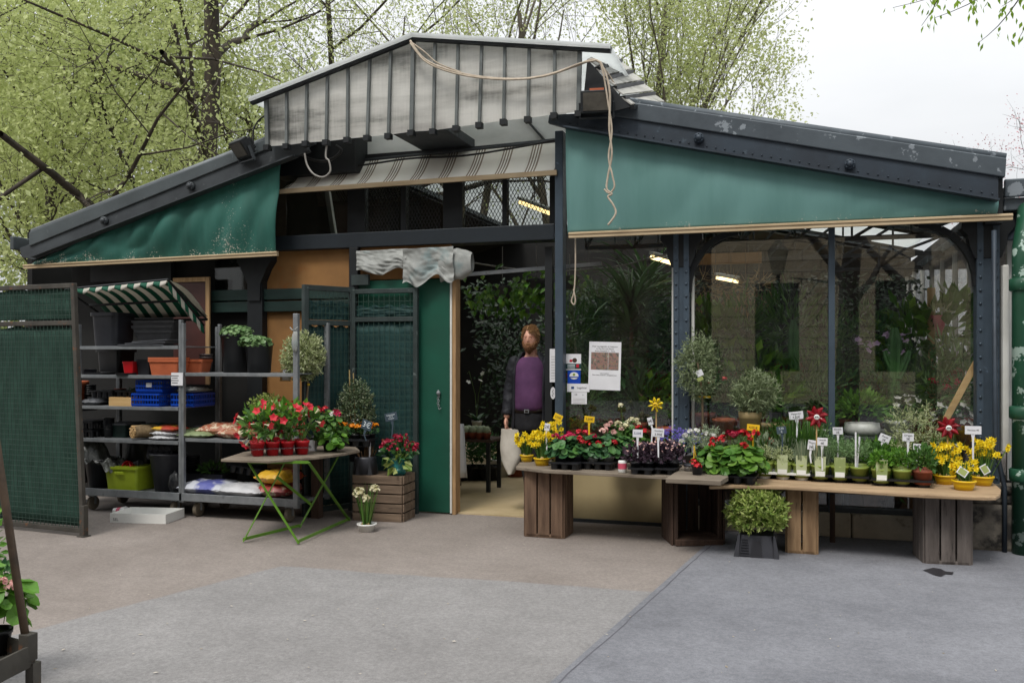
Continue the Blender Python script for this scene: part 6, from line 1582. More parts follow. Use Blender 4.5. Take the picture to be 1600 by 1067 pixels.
# taller plants between the long board and the window: they stand on a low bench
zbn = .42
bn = thing('bench', 'low dark bench behind the herb board', 'bench', (sx(1300, -.22), -.2, 0)); MB().span((sx(1100, -.2), -.3, zbn - .02), (sx(1500, -.2), -.14, zbn)).build('top', 'crate_dark', bn, world=True)
for px in (1110, 1300, 1490): MB().span((sx(px, -.2) - .02, -.3, 0), (sx(px, -.2) + .02, -.26, zbn - .031)).build('leg', 'crate_dark', bn, world=True)
def bn_(px, d=-.22): return Vector((sx(px, d), d, zbn + .001))
rg = random.Random(71)
for px, top, lab, kd in ((1205, 690, 'red geranium with one round head behind the white herb tray', 'ger'), (1232, 660, 'grassy dianthus with upright blue green blades behind the white tray', 'grass'), (1262, 650, 'grassy dianthus with upright blades under the left red pinwheel', 'grass'), (1290, 668, 'tall feathery herb beside the thin blue post', 'sprig'), (1322, 690, 'silver leaved helichrysum behind the middle herb tray', 'silver'), (1352, 690, 'broad leaved green herb behind the tall blank stakes', 'leafy'), (1375, 688, 'bushy arugula behind the right black tray', 'leafy'), (1162, 684, 'feathery plant tucked behind the red geranium heads', 'sprig'), (1188, 676, 'grassy blades just right of the yellow herb board sign', 'grass'), (1248, 684, 'low leafy filler under the white dianthus sign', 'leafy'), (1338, 690, 'silvery filler plant right of the thin blue post', 'silver'), (1398, 694, 'leafy filler between arugula and curry plant', 'leafy'), (1460, 690, 'grassy filler left of the right red pinwheel', 'grass')):
    p = bn_(px); h_ = pd(px, top, p.y).z - zbn
    q = thing('potted_plant', lab, 'potted plant', p, 0); pot(q, .065, .11, 'black_plastic')
    if kd == 'grass':
        mb = MB()
        for _ in range(230): a = rg.random() * 6.3; r_ = .075 * rg.random(); mb.strap((r_ * math.cos(a), r_ * math.sin(a), .1), (math.cos(a) * .6 * rg.random(), math.sin(a) * .6 * rg.random(), 1), h_ * rg.uniform(.45, .98), .014, .2, 0, 3, rg)
        mb.build('foliage', 'leaf_mid', q); blade_leaves(q, rg, 60, (0, 0, h_ * .5), .1, .09, h_ * .4, .05, .012, 'leaf_fresh', -.9, .8, name='side_shoots')
    elif kd == 'ger': geranium(q, rg, .09, .08, .1, h_ - .12, .03, 'leaf_mid', 60, [(-.01, -.06, h_, 'petal_red')], .036)
    elif kd == 'sprig': sprigs(q, rg, 150, (0, 0, h_ * .6), .11, .08, h_ * .38, .03, .008, 'leaf_herb', 9, .07, lo=-.8, up=.8)
    elif kd == 'silver': sprigs(q, rg, 170, (0, 0, h_ * .6), .13, .09, h_ * .36, .022, .007, 'leaf_silver', 8, .05, lo=-.6, up=.6)
    else: blade_leaves(q, rg, 260, (0, 0, h_ * .6), .15, .11, h_ * .42, .065, .022, 'leaf_fresh', -.6, .1)
# dark green hedge like filler behind those (cut box balls)
for px, top, lab in ((1216, 655, 'dark leafy shrub between the beige pot and the dianthus'), ):
    p = bn_(px, -.16); h_ = pd(px, top, p.y).z - zbn; q = thing('potted_plant', lab, 'potted plant', p); pot(q, .07, .12, 'terracotta_brown'); blade_leaves(q, rg, 190, (0, 0, h_ * .6), .1, .06, h_ * .42, .05, .022, 'leaf_mid', -.9, .2)
# grey curry plant bush
p = bn_(1430, -.2); t = thing('curry_plant', 'big loose grey green bush behind the right black tray', 'potted plant', p); pot(t, .1, .16, 'terracotta_brown'); h_ = pd(1430, 628, p.y).z - zbn
sprigs(t, random.Random(29), 330, (0, 0, h_ * .55), .21, .13, h_ * .45, .034, .006, 'leaf_cream', 9, .08, lo=-1, up=.5)
# olive standard in front of the riveted column, olive bush, pots
p = Vector((sx(1098, -.16), -.16, zbn + .001)); t = thing('olive_standard', 'slim olive standard with a loose crown in front of the riveted column', 'potted tree', p); pot(t, .08, .14, 'terracotta_brown')
rel = lambda a: tuple(Vector(a) - p)
c0 = pd(1090, 566, -.2); trunk_lines(t, [([(0, 0, .1), rel(pd(1098, 650, -.2)), rel(pd(1097, 610, -.2)), rel(c0)], .011, .008)])
sprigs(t, random.Random(13), 330, rel(pd(1090, 572, -.22)), .14, .13, .25, .042, .009, 'leaf_olive', 9, .08, up=.3)
MB().box(rel(pd(1093, 583, -.38)), (.055, .002, .05), (0, R(-25), 0)).build('tag', 'sign_white', t); MB().box(rel(pd(1094, 592, -.385)), (.05, .002, .03), (0, R(-25), 0)).build('tag', 'leaf_variegated', t)
MB().box(rel(pd(1100, 620, -.19)), (.11, .006, .014)).build('ribbon', 'sign_yellow', t)
pb = Vector((sx(1172, -.14), -.14, zbn + .001)); t = thing('olive_bush', 'round bushy olive with twisted stems in a beige pot', 'potted tree', pb); zt_p = pd(1172, 643, -.14).z - zbn
MB().box((0, 0, zt_p * .23), (.16, .16, zt_p * .45)).build('stand', 'crate_dark', t)
pot(t, .09, zt_p * .55 - .005, 'pot_beige', z=zt_p * .455)
c0 = Vector(pd(1180, 615, -.16)) - pb
trunk_lines(t, [([(0.02, -.02, zt_p * .95), (.06, -.03, zt_p * 1.08), tuple(c0)], .012, .006), ([(0.02, -.02, zt_p * .95), (.0, -.02, zt_p * 1.15), tuple(c0 + Vector((-.08, 0, .02)))], .01, .005)])
sprigs(t, random.Random(23), 380, tuple(c0), .165, .13, .15, .048, .008, 'leaf_olive', 9, .07, up=.3)
# inside sill row: terracotta pots etc. stand behind the glass
# box bush in a black footed pot on the paving
g = pz(1183, 866); t = thing('pittosporum', 'variegated yellow green ball bush in a black footed pot on the paving', 'potted shrub', g)
mb = MB(); hh = .165
mb.rrect((0, 0, 0), .30, .30, .03, .0, hh, 0, .8, 5, 0, False)
o = mb.build('pot', 'charcoal_plastic', t)
fo = MB()
for s_ in (-1, 1): fo.prism([(s_ * .012, -.1515, .0), (s_ * .105, -.1515, .0), (s_ * .075, -.137, .1), (s_ * .03, -.137, .1)], (0, -.002, 0))
fo = MB(); fo.prism([(-.045, -.1525, 0), (.045, -.1525, 0), (.028, -.137, .13), (-.028, -.137, .13)], (0, -.003, 0)); fo.build('foot_opening', 'wet_spot', t)
for x in (-.145, .145): MB().prism([(x - .02, -.16, 0), (x + .02, -.16, 0), (x * .86 + .008, -.13, .17), (x * .86 - .008, -.13, .17)], (0, .03, 0)).build('foot', 'charcoal_plastic', t, bevel=.003)
rb_ = MB()
for k in range(7): rb_.box((-.085, -.152 + .0028 * k, .02 + .02 * k), (.07 - .004 * k, .006, .006))
rb_.build('rib', 'charcoal_plastic', t)
sprigs(t, random.Random(37), 900, (0, 0, .325), .205, .2, .165, .038, .016, 'leaf_variegated', 8, .05, lo=-.75, up=.5)
# --- price signs and pinwheels
dA = A(900, 735).y
sign(872, 652, A(872, 730).y + .1, .075, .055, 'sign_yellow', 'tilted yellow price sign above the daffodils by the post', ('2,50€',), R(24), 0, .2)
sign(921, 655, A(921, 733).y + .1, .085, .05, 'sign_yellow', 'yellow T-shaped price sign above the red geraniums', ('3,50€',), R(5), 0, .24)
sign(855, 667, A(855, 731).y + .12, .045, .06, 'sign_white', 'small white tag between the daffodils and the magenta geranium', ('2€',), R(8), 0, .2)
sign(996.5, 677, A(996, 742).y + .04, .078, .06, 'sign_white', 'white price sign reading 5,50€ in the purple leaved plants', ('5,50€',), R(2), 0, .17, 'ink_blue')
sign(1029, 676, A(1029, 743).y + .02, .085, .065, 'sign_white', 'white two-line price sign in front of the lobelia', ('Heuchera', '3,90€'), R(3), 0, .17)
sign(1016, 658, A(1016, 735).y + .14, .04, .062, 'sign_white', 'narrow white tag leaning left behind the two-line sign', ('4€',), R(-16), 0, .2)
sign(1177, 668, B(1177, 756).y + .16, .095, .05, 'sign_yellow', 'yellow price sign among the red geranium heads on the herb board', ('4,50 €',), R(5), 0, .2)
sign(1221, 672, B(1221, 752).y + .18, .075, .058, 'sign_slate', 'grey handwritten sign left of the dianthus', ('3,50', '€'), R(-8), 0, .2, 'chalk')
sign(1244, 649, B(1244, 752).y + .27, .11, .062, 'sign_white', 'white sign in the dianthus left of the red pinwheel', ('Mignardise', '4,50€'), R(-7), 0, .24)
sign(1268, 695, B(1268, 755).y + .06, .055, .075, 'sign_white', 'white tag low in front of the left red pinwheel stem', ('Thym', '3€'), R(8), 0, .12)
sign(1285, 690, B(1285, 756).y + .08, .075, .06, 'sign_white', 'white scribbled sign on a long stake below the red pinwheel', ('Lavande', '4€'), R(2), 0, .2)
sign(1309, 673, B(1309, 756).y + .2, .075, .055, 'sign_white', 'white sign beside the thin blue post', ('Aneth', '3€'), R(-2), 0, .24)
sign(1382, 685, B(1382, 758).y + .15, .08, .06, 'sign_white', 'tilted white sign above the arugula', ('Persil', '3€'), R(22), 0, .18)
sign(1419, 683, B(1419, 760).y + .1, .08, .06, 'sign_white', 'white sign on a tall stake in the low oregano', ('Origan', '3€'), R(1), 0, .25)
sign(1433, 698, B(1433, 761).y + .12, .055, .045, 'sign_white', 'small cream sign in the leafy mint', ('2€',), R(2), 0, .14)
sign(1520.5, 672, B(1520, 765).y + .1, .11, .06, 'sign_white', 'widest white T-shaped sign above the right daffodils', ('Narcisse 4€',), R(0), 0, .3)
for px, d, h0_, h1_, lab in ((1337, B(1337, 757).y + .06, 740, 675, 'long bare white stake standing in the herb tray'), (1343, B(1343, 757).y + .1, 735, 682, 'leaning bare white stake behind the upright one')):
    a, b = pd(px + (0 if px == 1337 else -4), h0_, d), pd(px, h1_, d); tag(MB().bar(a, b, .012, .004).build('plant_stake', 'sign_white'), lab, 'stake')
def pinwheel(px, py, d, r, m, label, stem, n=8, yaw=0):
    c = pd(px, py, d); t = thing('pinwheel', label, 'pinwheel', c - Vector((0, 0, stem)), yaw)
    MB().tube([(0, .012, 0), (0, .012, stem)], .0055, 8).build('stick', 'pale_wood', t)
    for k in range(n):
        a = 2 * math.pi * k / n + .2; u = Vector((math.cos(a), 0, math.sin(a))); v = Vector((-math.sin(a), 0, math.cos(a)))
        def fn(s_, q, u=u, v=v):
            wdt = .36 * math.sin(math.pi * min(1, .15 + s_ * .8)) ; p = u * r * s_ + v * r * (q - .3) * wdt * 1.6
            return (p.x, -.012 - .035 * math.sin(math.pi * q) * s_ + .02 * q, p.z + stem)
        MB().grid(fn, 5, 5).build('vane', m, t, smooth=True, solid=.0012)
    MB().lathe([(.019, 0), (.021, .006), (.015, .012)], (0, 0, 0), 18).build('hub', 'white_plastic', t, loc=(0, -.04, stem), rot=(R(90), 0, 0))
    mb = MB(); mb.ball((-.007, -.0535, stem + .002), .005, 6, 4); mb.ball((.007, -.0535, stem + .002), .005, 6, 4); mb.build('eye', 'ink', t)
    return t
pinwheel(1276, 651, B(1276, 756).y + .16, .085, 'pinwheel_red', 'red foil pinwheel in the dianthus left of the thin blue post', .32)
pinwheel(1481, 668, B(1481, 760).y + .14, .085, 'pinwheel_red', 'red foil pinwheel standing in the daffodils near the right column', .3)
t = pinwheel(1025, 632, A(1025, 735).y + .16, .062, 'pinwheel_yellow', 'yellow and black pinwheel behind the lobelia', .3)
for o in t.children:
    if o.name.startswith('hub'): o.data.materials[0] = MATS['sign_yellow']
for k in range(8):
    a = 2 * math.pi * k / 8 + .33; u = Vector((math.cos(a), 0, math.sin(a))); v = Vector((-math.sin(a), 0, math.cos(a)))
    MB().bar(u * .02 + Vector((0, -.036, .3)) + v * .006, u * .056 + Vector((0, -.040, .3)) + v * .012, .007, .003, up=(0, 1, 0)).build('stripe', 'ink', t)
# --- papers on the glass
def poster(px0, py0, px1, py1, d, label, name='poster', m='paper', tilt=0):
    a, b = pd(px0, py1, d), pd(px1, py0, d); w_, h_ = b.x - a.x, b.z - a.z
    t = thing(name, label, 'poster' if name == 'poster' else 'sticker', ((a.x + b.x) / 2, d, (a.z + b.z) / 2)); t.rotation_euler = (0, tilt, 0)
    MB().box((0, 0, 0), (w_, .003, h_)).build('sheet', m, t); return t, w_, h_
GD = .06
t, w_, h_ = poster(920, 534, 970, 609, GD, 'large white poster with a photo collage taped inside the window', tilt=R(1.5))
for i, ln in enumerate(('Pour sauvegarder et restaurer', 'le Marché aux Fleurs', 'Reine Elizabeth II - Paris')): text(ln, .019, 'ink', t, (0, -.002, h_ * .5 - .042 - i * .021))
text('Pour nous soutenir, rejoignez-nous', .0155, 'ink', t, (0, -.002, -h_ * .19)); text('signez la pétition', .012, 'ink', t, (0, -.002, -h_ * .155))
m, nt, bs, out = new_mat('photo_print')
n_ = noise(nt, coords(nt, (1, 1, 1)), 34, 6, .7); nt.links.new(ramp(nt, n_, [(.34, '#26241f'), (.46, '#6f6a60'), (.53, '#9d6b66'), (.6, '#5f6b4a'), (.7, '#c9c4bc')]), bs.inputs['Base Color'])
MB().span((-w_ * .43, -.003, -h_ * .08), (w_ * .1, -.0016, h_ * .28)).span((w_ * .11, -.003, -h_ * .08), (w_ * .43, -.0016, h_ * .28)).build('photo', 'photo_print', t)
t, w_, h_ = poster(884, 553, 908, 578, GD, 'small white and green sticker with a red mark beside the post', 'sticker')
MB().span((-w_ / 2, -.003, -h_ / 2 + .01), (w_ / 2, -.0016, -h_ * .1)).build('green_band', 'shade_teal', t); MB().ball((.012, -.002, .015), .022, 10, 6, sq=(1, .1, 1)).build('portrait', 'crate_dark', t); MB().span((-.035, -.003, 0), (-.01, -.0016, .022)).span((.028, -.0036, -.05), (.052, -.0031, -.02)).build('red_mark', 'petal_coral', t)
for k in range(3): MB().span((-.055, -.0036, -h_ * .2 - .012 * k), (.015, -.0031, -h_ * .2 + .005 - .012 * k)).build('text_line', 'chalk', t)
t, w_, h_ = poster(887, 579, 907, 599, GD, 'blue sticker with a white semicircle under the green sticker', 'sticker', 'blue_plastic')
MB().lathe([(.001, 0), (.042, 0), (.042, .0015), (.001, .0015)], (0, 0, 0), 24, cap0=False, cap1=False, sq=(1, .78)).build('white_oval', 'white_plastic', t, loc=(0, -.0016, .012), rot=(R(90), 0, 0)); MB().ball((0, -.003, .022), .013, 8, 5, sq=(1, .1, 1)).build('emblem', 'pot_green', t); MB().span((-.04, -.0042, -.006), (.04, -.0033, .004)).build('band', 'blue_plastic', t)
t, w_, h_ = poster(886, 599.5, 921, 612, GD - .004, 'long white card with a dark logo under the stickers', 'sticker'); text('Legalstar', .026, 'ink', t, (.035, -.002, 0)); MB().span((-.065, -.003, -.011), (-.038, -.0016, .011)).build('logo', 'ink_blue', t, bevel=.004)
t, w_, h_ = poster(893, 612.5, 917, 631, GD - .002, 'lowest white card with printed lines on the glass', 'sticker')
for k in range(4): MB().span((-.055, -.003, -.045 + .013 * k), (.055, -.0016, -.0435 + .013 * k)).build('text_line', 'cable_grey', t)
text('CB', .02, 'ink', t, (-.03, -.002, .03)); text('x', .02, 'ink', t, (.035, -.002, .03))
t, w_, h_ = poster(859, 545, 870, 597, .095, 'tall printed notice on the inner door stile behind the post', 'poster')
for k in range(9): MB().span((-.02, -.003, -.12 + .025 * k), (.025, -.0016, -.117 + .025 * k)).build('text_line', 'cable_grey', t)
t = thing('sticker', 'oval white sticker on the black door stile beside the man', 'sticker', pd(864, 614, .095)); MB().lathe([(.001, 0), (.04, 0), (.04, .002), (.001, .002)], (0, 0, 0), 24, cap0=False, cap1=False, sq=(.62, 1.4)).build('sheet', 'paper', t, rot=(R(90), 0, 0)); MB().tube([(.004, -.003, -.035), (-.008, -.003, -.02), (.008, -.003, -.005), (-.008, -.003, .01), (.006, -.003, .03)], .002, 5).build('scribble', 'ink', t)
# ---------------------------------------------------------------- inside the shop
FL = .012
def shelf(name, label, px0, px1, d0, d1, z, m='crate_dark', legs=True):
    a, b = sx(px0, d0), sx(px1, d0); t = thing(name, label, 'shelf', ((a + b) / 2, (d0 + d1) / 2, FL)); MB().span((a, d0, z - .03), (b, d1, z)).build('top', m, t, world=True)
    for x in (a + .05, b - .05):
        for y in (d0 + .04, d1 - .04): MB().span((x - .02, y - .02, FL), (x + .02, y + .02, z - .031)).build('leg', 'steel_black', t, world=True)
    return t
ZS = .74
shelf('plant_bench', 'long plant bench just inside the right windows', 1080, 1500, .30, .75, ZS, 'board_old')
shelf('plant_bench', 'plant bench behind the posters, inside the window', 895, 1045, .32, .7, .62, 'board_old')
zs2_ = pd(1345, 679, .4).z
shelf('raised_shelf', 'grey raised shelf carrying the white bowl inside the window', 1312, 1402, .2, .55, zs2_, 'lid_grey')
PB = lambda px, d=.5, z=ZS: Vector((sx(px, d), d, z + .001))
def ipot(px, d, z, r, h, m, name, label, group=None):
    t = thing(name, label, 'potted plant', Vector((sx(px, d), d, z + .001)), 0, group); pot(t, r, h, m); return t
rg = random.Random(91)
t = ipot(1130, .42, ZS, .1, .19, 'terracotta', 'azalea', 'dark leaved azalea with two red blooms in a terracotta pot behind the glass'); blade_leaves(t, rg, 260, (0, 0, .36), .17, .15, .17, .045, .02, 'leaf_shop', -.6, .3); 
f = MB(); flower_head(f, (-.11, -.1, .52), .03, rg, 10); f.build('flower', 'petal_coral', t); f = MB(); flower_head(f, (.02, -.1, .54), .03, rg, 10); f.build('flower', 'petal_coral', t)
t = ipot(1098, .44, ZS, .11, .24, 'terracotta_brown', 'potted_plant', 'leafy plant in a dark terracotta pot just right of the riveted column'); blade_leaves(t, rg, 160, (0, 0, .4), .14, .13, .18, .05, .02, 'leaf_shop', -.6, .3)
t = ipot(1045, .4, .62, .1, .22, 'terracotta', 'potted_plant', 'leafy plant in a terracotta pot left of the riveted column'); blade_leaves(t, rg, 200, (0, 0, .36), .15, .12, .15, .045, .02, 'leaf_geranium', -.4, .4)
t = ipot(1208, .4, ZS - .08, .1, .24, 'pot_beige', 'potted_plant', 'leafy plant in a square beige pot behind the olive bush'); blade_leaves(t, rg, 90, (0, 0, .36), .1, .1, .14, .07, .03, 'leaf_mid', -.2, .6); MB().box((.02, -.11, .31), (.1, .004, .06)).build('price_tag', 'ink', t)
# white bowl with a glossy plant
t = thing('white_bowl', 'wide white bowl with a glossy green plant on the raised shelf', 'potted plant', Vector((sx(1347, .36), .36, zs2_ + .001))); MB().lathe([(.11, 0), (.15, .03), (.142, .105), (.132, .105), (.12, .05)], (0, 0, 0), 30).build('pot', 'white_plastic', t, smooth=True); MB().lathe([(.125, .085), (.001, .095)], (0, 0, 0), 24, cap0=False).build('soil', 'soil', t); blade_leaves(t, rg, 330, (0, 0, .22), .2, .15, .14, .075, .032, 'leaf_fresh', -.5, .25)
t = ipot(1298, .42, zs2_ - .1, .07, .14, 'white_plastic', 'potted_plant', 'small round cactus in a white pot behind the thin blue post'); MB().ball((0, 0, .19), .075, 14, 8).build('cactus_body', 'cactus_green', t, smooth=True)
t = ipot(1240, .62, ZS, .1, .2, 'terracotta_brown', 'column_cactus', 'tall column cactus left of the thin blue post')
def cactus(t, h, r, arms=()):
    def body(pts, rr):
        mb = MB(); n = 14
        mb.tube(pts, [rr * (1 if i < len(pts) - 1 else .3) for i in range(len(pts))], n)
        for i, v in enumerate(mb.v): pass
        return mb
    N = 8; pr = []
    mb = MB(); n = 16
    for p_, rr in [([(0, 0, .15 + (h - .15) * i / N) for i in range(N + 1)], r)] + [([(x * s_, 0, z0 + dz * s_) for s_ in np.linspace(0, 1, 5)], r * .7) for x, z0, dz in arms]:
        rs = [rr * (1 if i < len(p_) - 1 else .45) for i in range(len(p_))]; o = len(mb.v); mb.tube(p_, rs, n)
        for k in range(len(p_)):
            c = Vector(p_[k])
            for j in range(n):
                if j % 2: v = Vector(mb.v[o + k * n + j]); mb.v[o + k * n + j] = tuple(c + (v - c) * .78)
    mb.build('cactus_body', 'cactus_green', t)
cactus(t, pd(1248, 500, .62).z - ZS, .05, ((-.14, .35, .22), (.12, .3, .2)))
blade_leaves(t, rg, 90, (0, -.03, .42), .13, .1, .14, .07, .02, 'leaf_palm', -.6, .4)
t = ipot(1398, .5, ZS, .09, .2, 'white_plastic', 'column_cactus', 'column cactus in a white pot below the pale orchid'); cactus(t, pd(1398, 512, .5).z - ZS, .055, ((.12, .5, .3), (-.08, .6, .2)))
t = ipot(1425, .75, ZS, .09, .2, 'terracotta_brown', 'column_cactus', 'ribbed cactus group right of the pale orchid'); cactus(t, pd(1425, 545, .75).z - ZS, .06, ((-.13, .25, .45), (.13, .2, .5)))
# orchids
def orchid(px, py, d, z, label, m, n, sp=.16, base='white_plastic'):
    b = Vector((sx(px, d), d, z + .001)); t = thing('orchid', label, 'orchid', b); pot(t, .06, .12, base); top = pd(px, py, d).z - z; rg = random.Random(px)
    for k in range(7): a = rg.random() * 6.3; mb = MB(); mb.strap((0, 0, .12), (math.cos(a), math.sin(a), .8), .2, .055, .8, 0, 4, rg); mb.build('leaf', 'leaf_shop', t)
    mb = MB(); pts = []
    for s_ in (-1, 1): mb.tube([(0, 0, .12), (s_ * .02, 0, top * .6), (s_ * .09, -.02, top), (s_ * (.09 + sp * .6), -.03, top - .03)], .003, 5)
    mb.build('stems', 'stem_green', t)
    P = [(rg.choice((-1, 1)) * rg.uniform(.02, .09 + sp * .6), -.03 + rg.uniform(-.03, .03), top + rg.uniform(-.14, .05)) for _ in range(n)]
    star_flowers(t, rg, P, .038, m, n=5, sq=.9, each=True); return t
orchid(1378, 530, .55, ZS, 'pale lilac orchid spray in the middle of the right window', 'petal_orchid', 22, .2)
orchid(1470, 600, .5, ZS, 'dark plum orchid near the leaning plank', 'petal_crimson', 0 + 9, .08)
orchid(1488, 640, .4, ZS - .1, 'white orchid behind the right pinwheel', 'petal_white', 16, .12)
orchid(1410, 620, .45, ZS, 'small white orchid behind the curry plant', 'petal_white', 7, .05)
orchid(745, 580, 2.2, .6, 'single white flower spray deep in the dark doorway', 'petal_white', 3, .03)
orchid(1145, 580, 1.6, ZS, 'white flowers deep behind the olive bush', 'petal_white', 9, .25)
tag(MB().bar(pd(1478, 655, .2), pd(1534, 550, .2), .05, .03, up=(0, 1, 0)).build('plank', 'pale_wood', bevel=.003), 'pale wooden plank leaning diagonally inside the right window', 'plank')
t = tag(MB().bar(pd(1455, 545, .9), pd(1455, 650, .9), .06, .06).bar(pd(1455, 450, .9), pd(1455, 545, .9), .06, .06).build('wood_post', 'pale_wood'), 'pale wooden post standing inside the right window', 'post')
t = thing('wrapped_bouquet', 'pink paper cone of dried flowers hanging at the right window', 'bouquet', pd(1468, 505, .8)); MB().lathe([(.01, -.12), (.07, .06), (.075, .07)], (0, 0, 0), 14, cap1=False).build('wrap', 'petal_pink' if False else 'pink_wrap', t, smooth=True); blade_leaves(t, rg, 70, (0, 0, .1), .08, .08, .06, .06, .02, 'leaf_cream', -.2, .8)
# dried bunches hanging under the truss
for k, px in enumerate((1098, 1118, 1142, 1165, 1186)):
    p = pd(px, 455 + 3 * (k % 2), 1.9); t = thing('dried_bunch', 'dried tan flower bunch hanging upside down under the truss', 'dried flowers', p, 0, 'dried bunches under the truss')
    blade_leaves(t, random.Random(k), 90, (0, 0, 0), .1, .1, .2, .14, .012, 'dried', -1, -.6) if 'dried' in MATS else (leafmat('dried', ['#a58a5c', '#8a6c44', '#b59c72', '#7a5f3c'], .2), blade_leaves(t, random.Random(k), 90, (0, 0, 0), .1, .1, .2, .14, .012, 'dried', -1, -.6))
    MB().tube([(0, 0, .15), (0, 0, 2.62 - p.z)], .003, 5).build('string', 'coir', t)
# tube lights
def tube_light(a, b, label):
    c = (a + b) / 2; t = thing('tube_light', label, 'lamp', c); d = (b - a) / 2; MB().tube([-d, d], .02, 10).build('tube', 'tube_light', t, smooth=True); MB().bar(-d + Vector((0, 0, .045)), d + Vector((0, 0, .045)), .06, .03).build('housing', 'white_paint', t)
    MB().tube([(0, 0, .06), (0, 0, .5)], .005, 5).build('hanger', 'steel_black', t)
tube_light(pd(1018, 402, 1.2), pd(1056, 413, .9), 'lit tube lamp near the top of the left window')
tube_light(pd(1120, 434, 2.9), pd(1152, 440, 2.6), 'lit tube lamp deep in the shop behind the dried bunches')
tube_light(pd(812, 316, 1.6), pd(860, 334, 1.0), 'lit tube lamp seen through the upper mesh window')
# left part of the doorway: bench with cacti, foliage
shelf('plant_bench', 'dark bench with small cacti inside the doorway on the left', 690, 768, 1.3, 1.75, .585, 'crate_dark')
for k in range(9):
    px = 716 + 5.6 * k; q = ipot(px, 1.36 + .1 * (k % 2), .585, .045, .07, 'terracotta_brown', 'small_cactus', 'small pale spiny cactus in the row on the bench inside the doorway', 'small cacti on the doorway bench'); MB().ball((0, 0, .095), .042, 10, 6, sq=(1, 1, 1.1)).build('cactus_body', 'leaf_silver', q, smooth=True)
    star_flowers(q, random.Random(k), [tuple(Vector((0, 0, .095)) + uvec(rnd) * .045) for _ in range(20)], .016, 'leaf_cream', 'spines', 4, .2)
t = thing('white_bucket', 'small white bucket on the shop floor behind the hanging bag', 'bucket', pz(782, 744, FL)); MB().lathe([(.1, 0), (.13, .2), (.135, .21), (.12, .21)], (0, 0, 0), 20).build('body', 'white_plastic', t, smooth=True)
t = thing('plant_pot', 'terracotta pot on the shop floor beside the table crate', 'pot', pz(806, 744, FL)); pot(t, .13, .2, 'terracotta_brown')
for k, px in enumerate((722, 740, 757, 770)):
    q = thing('plant_pot', 'black pot with dark leaves under the cactus bench', 'potted plant', pz(px, 750, FL), 0, 'black pots under the cactus bench'); pot(q, .1, .18, 'black_plastic'); blade_leaves(q, random.Random(k), 120, (0, 0, .34), .16, .15, .2, .09, .04, 'leaf_shop', -.6, .2)
t = tag(MB().grid(lambda u, v: (sx(707, .7) + .12 * u * (1 + .3 * (1 - v)), .7 + .02 * math.sin(u * 9), .25 + .55 * v), 10, 6).build('cloth', 'paper', smooth=True, solid=.004), 'white cloth hanging behind the door jamb', 'cloth')
# hanging pothos and big grassy palm behind the window
def pothos(px, py, d, n, w_, h_, label, seed, m='leaf_pothos', L=.085):
    p = pd(px, py, d); t = thing('hanging_plant', label, 'hanging plant', p); rg = random.Random(seed); pot(t, .1, .15, 'grey_plastic', z=-.05)
    mb = MB()
    for _ in range(n):
        q = (rg.gauss(0, w_), rg.gauss(0, .16), rg.gauss(0, h_)); dd = Vector((rg.uniform(-.6, .6), -.5, -.7)); mb.leaf(q, dd, Vector((rg.uniform(-.4, .4), -.7, .7)), L * rg.uniform(.6, 1.2), L * .62, 0, .12)
    mb.build('foliage', m, t); MB().tube([(0, 0, .1), (0, 0, 2.6 - p.z if 2.6 - p.z > .2 else .3)], .004, 5).build('hanger', 'cable_grey', t); return t
pothos(785, 462, .75, 190, .2, .09, 'bright green hanging vine over the man, left one', 1)
pothos(838, 452, .7, 170, .12, .09, 'bright green hanging vine with upright tips, close to the blue post', 2)
pothos(890, 445, 1.6, 70, .16, .08, 'hanging vine behind the blue post', 3)
def palm(px, py, d, label, seed, n=60, L=.7, m='leaf_palm', W=.035, droop=1.3, z=None, pr=.12):
    c = pd(px, py, d); b = Vector((c.x, c.y, FL if z is None else z)); t = thing('palm_plant', label, 'potted plant', b); rg = random.Random(seed); h_ = c.z - b.z; pot(t, pr, .25, 'terracotta_brown')
    MB().tube([(0, 0, .2), (.02, 0, h_ * .6), (0, 0, h_)], .02, 8).build('trunk', 'stem_brown', t)
    mb = MB()
    for _ in range(n): a = rg.random() * 6.3; mb.strap((0, 0, h_ + rg.uniform(-.35, .05)), (math.cos(a), math.sin(a) * .8, rg.uniform(.1, 1.6)), L * rg.uniform(.6, 1.1), W, droop, 0, 5, rg)
    mb.build('fronds', m, t); return t
palm(985, 470, .9, 'tall grassy leaved palm filling the window above the poster', 1, 130, .75)
palm(1010, 440, 1.6, 'second grassy palm deeper behind the window', 2, 90, .8)
palm(935, 480, 1.5, 'thin leaved dark plant above the small stickers', 3, 70, .6, 'leaf_palm', .025)
palm(1112, 520, 1.3, 'palm with fine upright leaves right of the riveted column', 4, 70, .5, 'leaf_mid', .02, .9)
palm(960, 585, .8, 'broad leaved plant behind the poster', 5, 26, .5, 'leaf_shop', .16, 1.4, pr=.1)
palm(1000, 600, .55, 'narrow stemmed plant right of the poster', 6, 40, .5, 'leaf_palm', .03, .5, z=.62, pr=.07)
rg = random.Random(123)
spots_ = []
for i in range(46):
    px = rg.uniform(885, 1525); d = rg.choice((.95, 1.3, 1.8, 2.4))
    spots_.append((px, d, rg.uniform(.7, 1.5) if px > 1060 else rg.uniform(.9, 2.0)))
proto = []
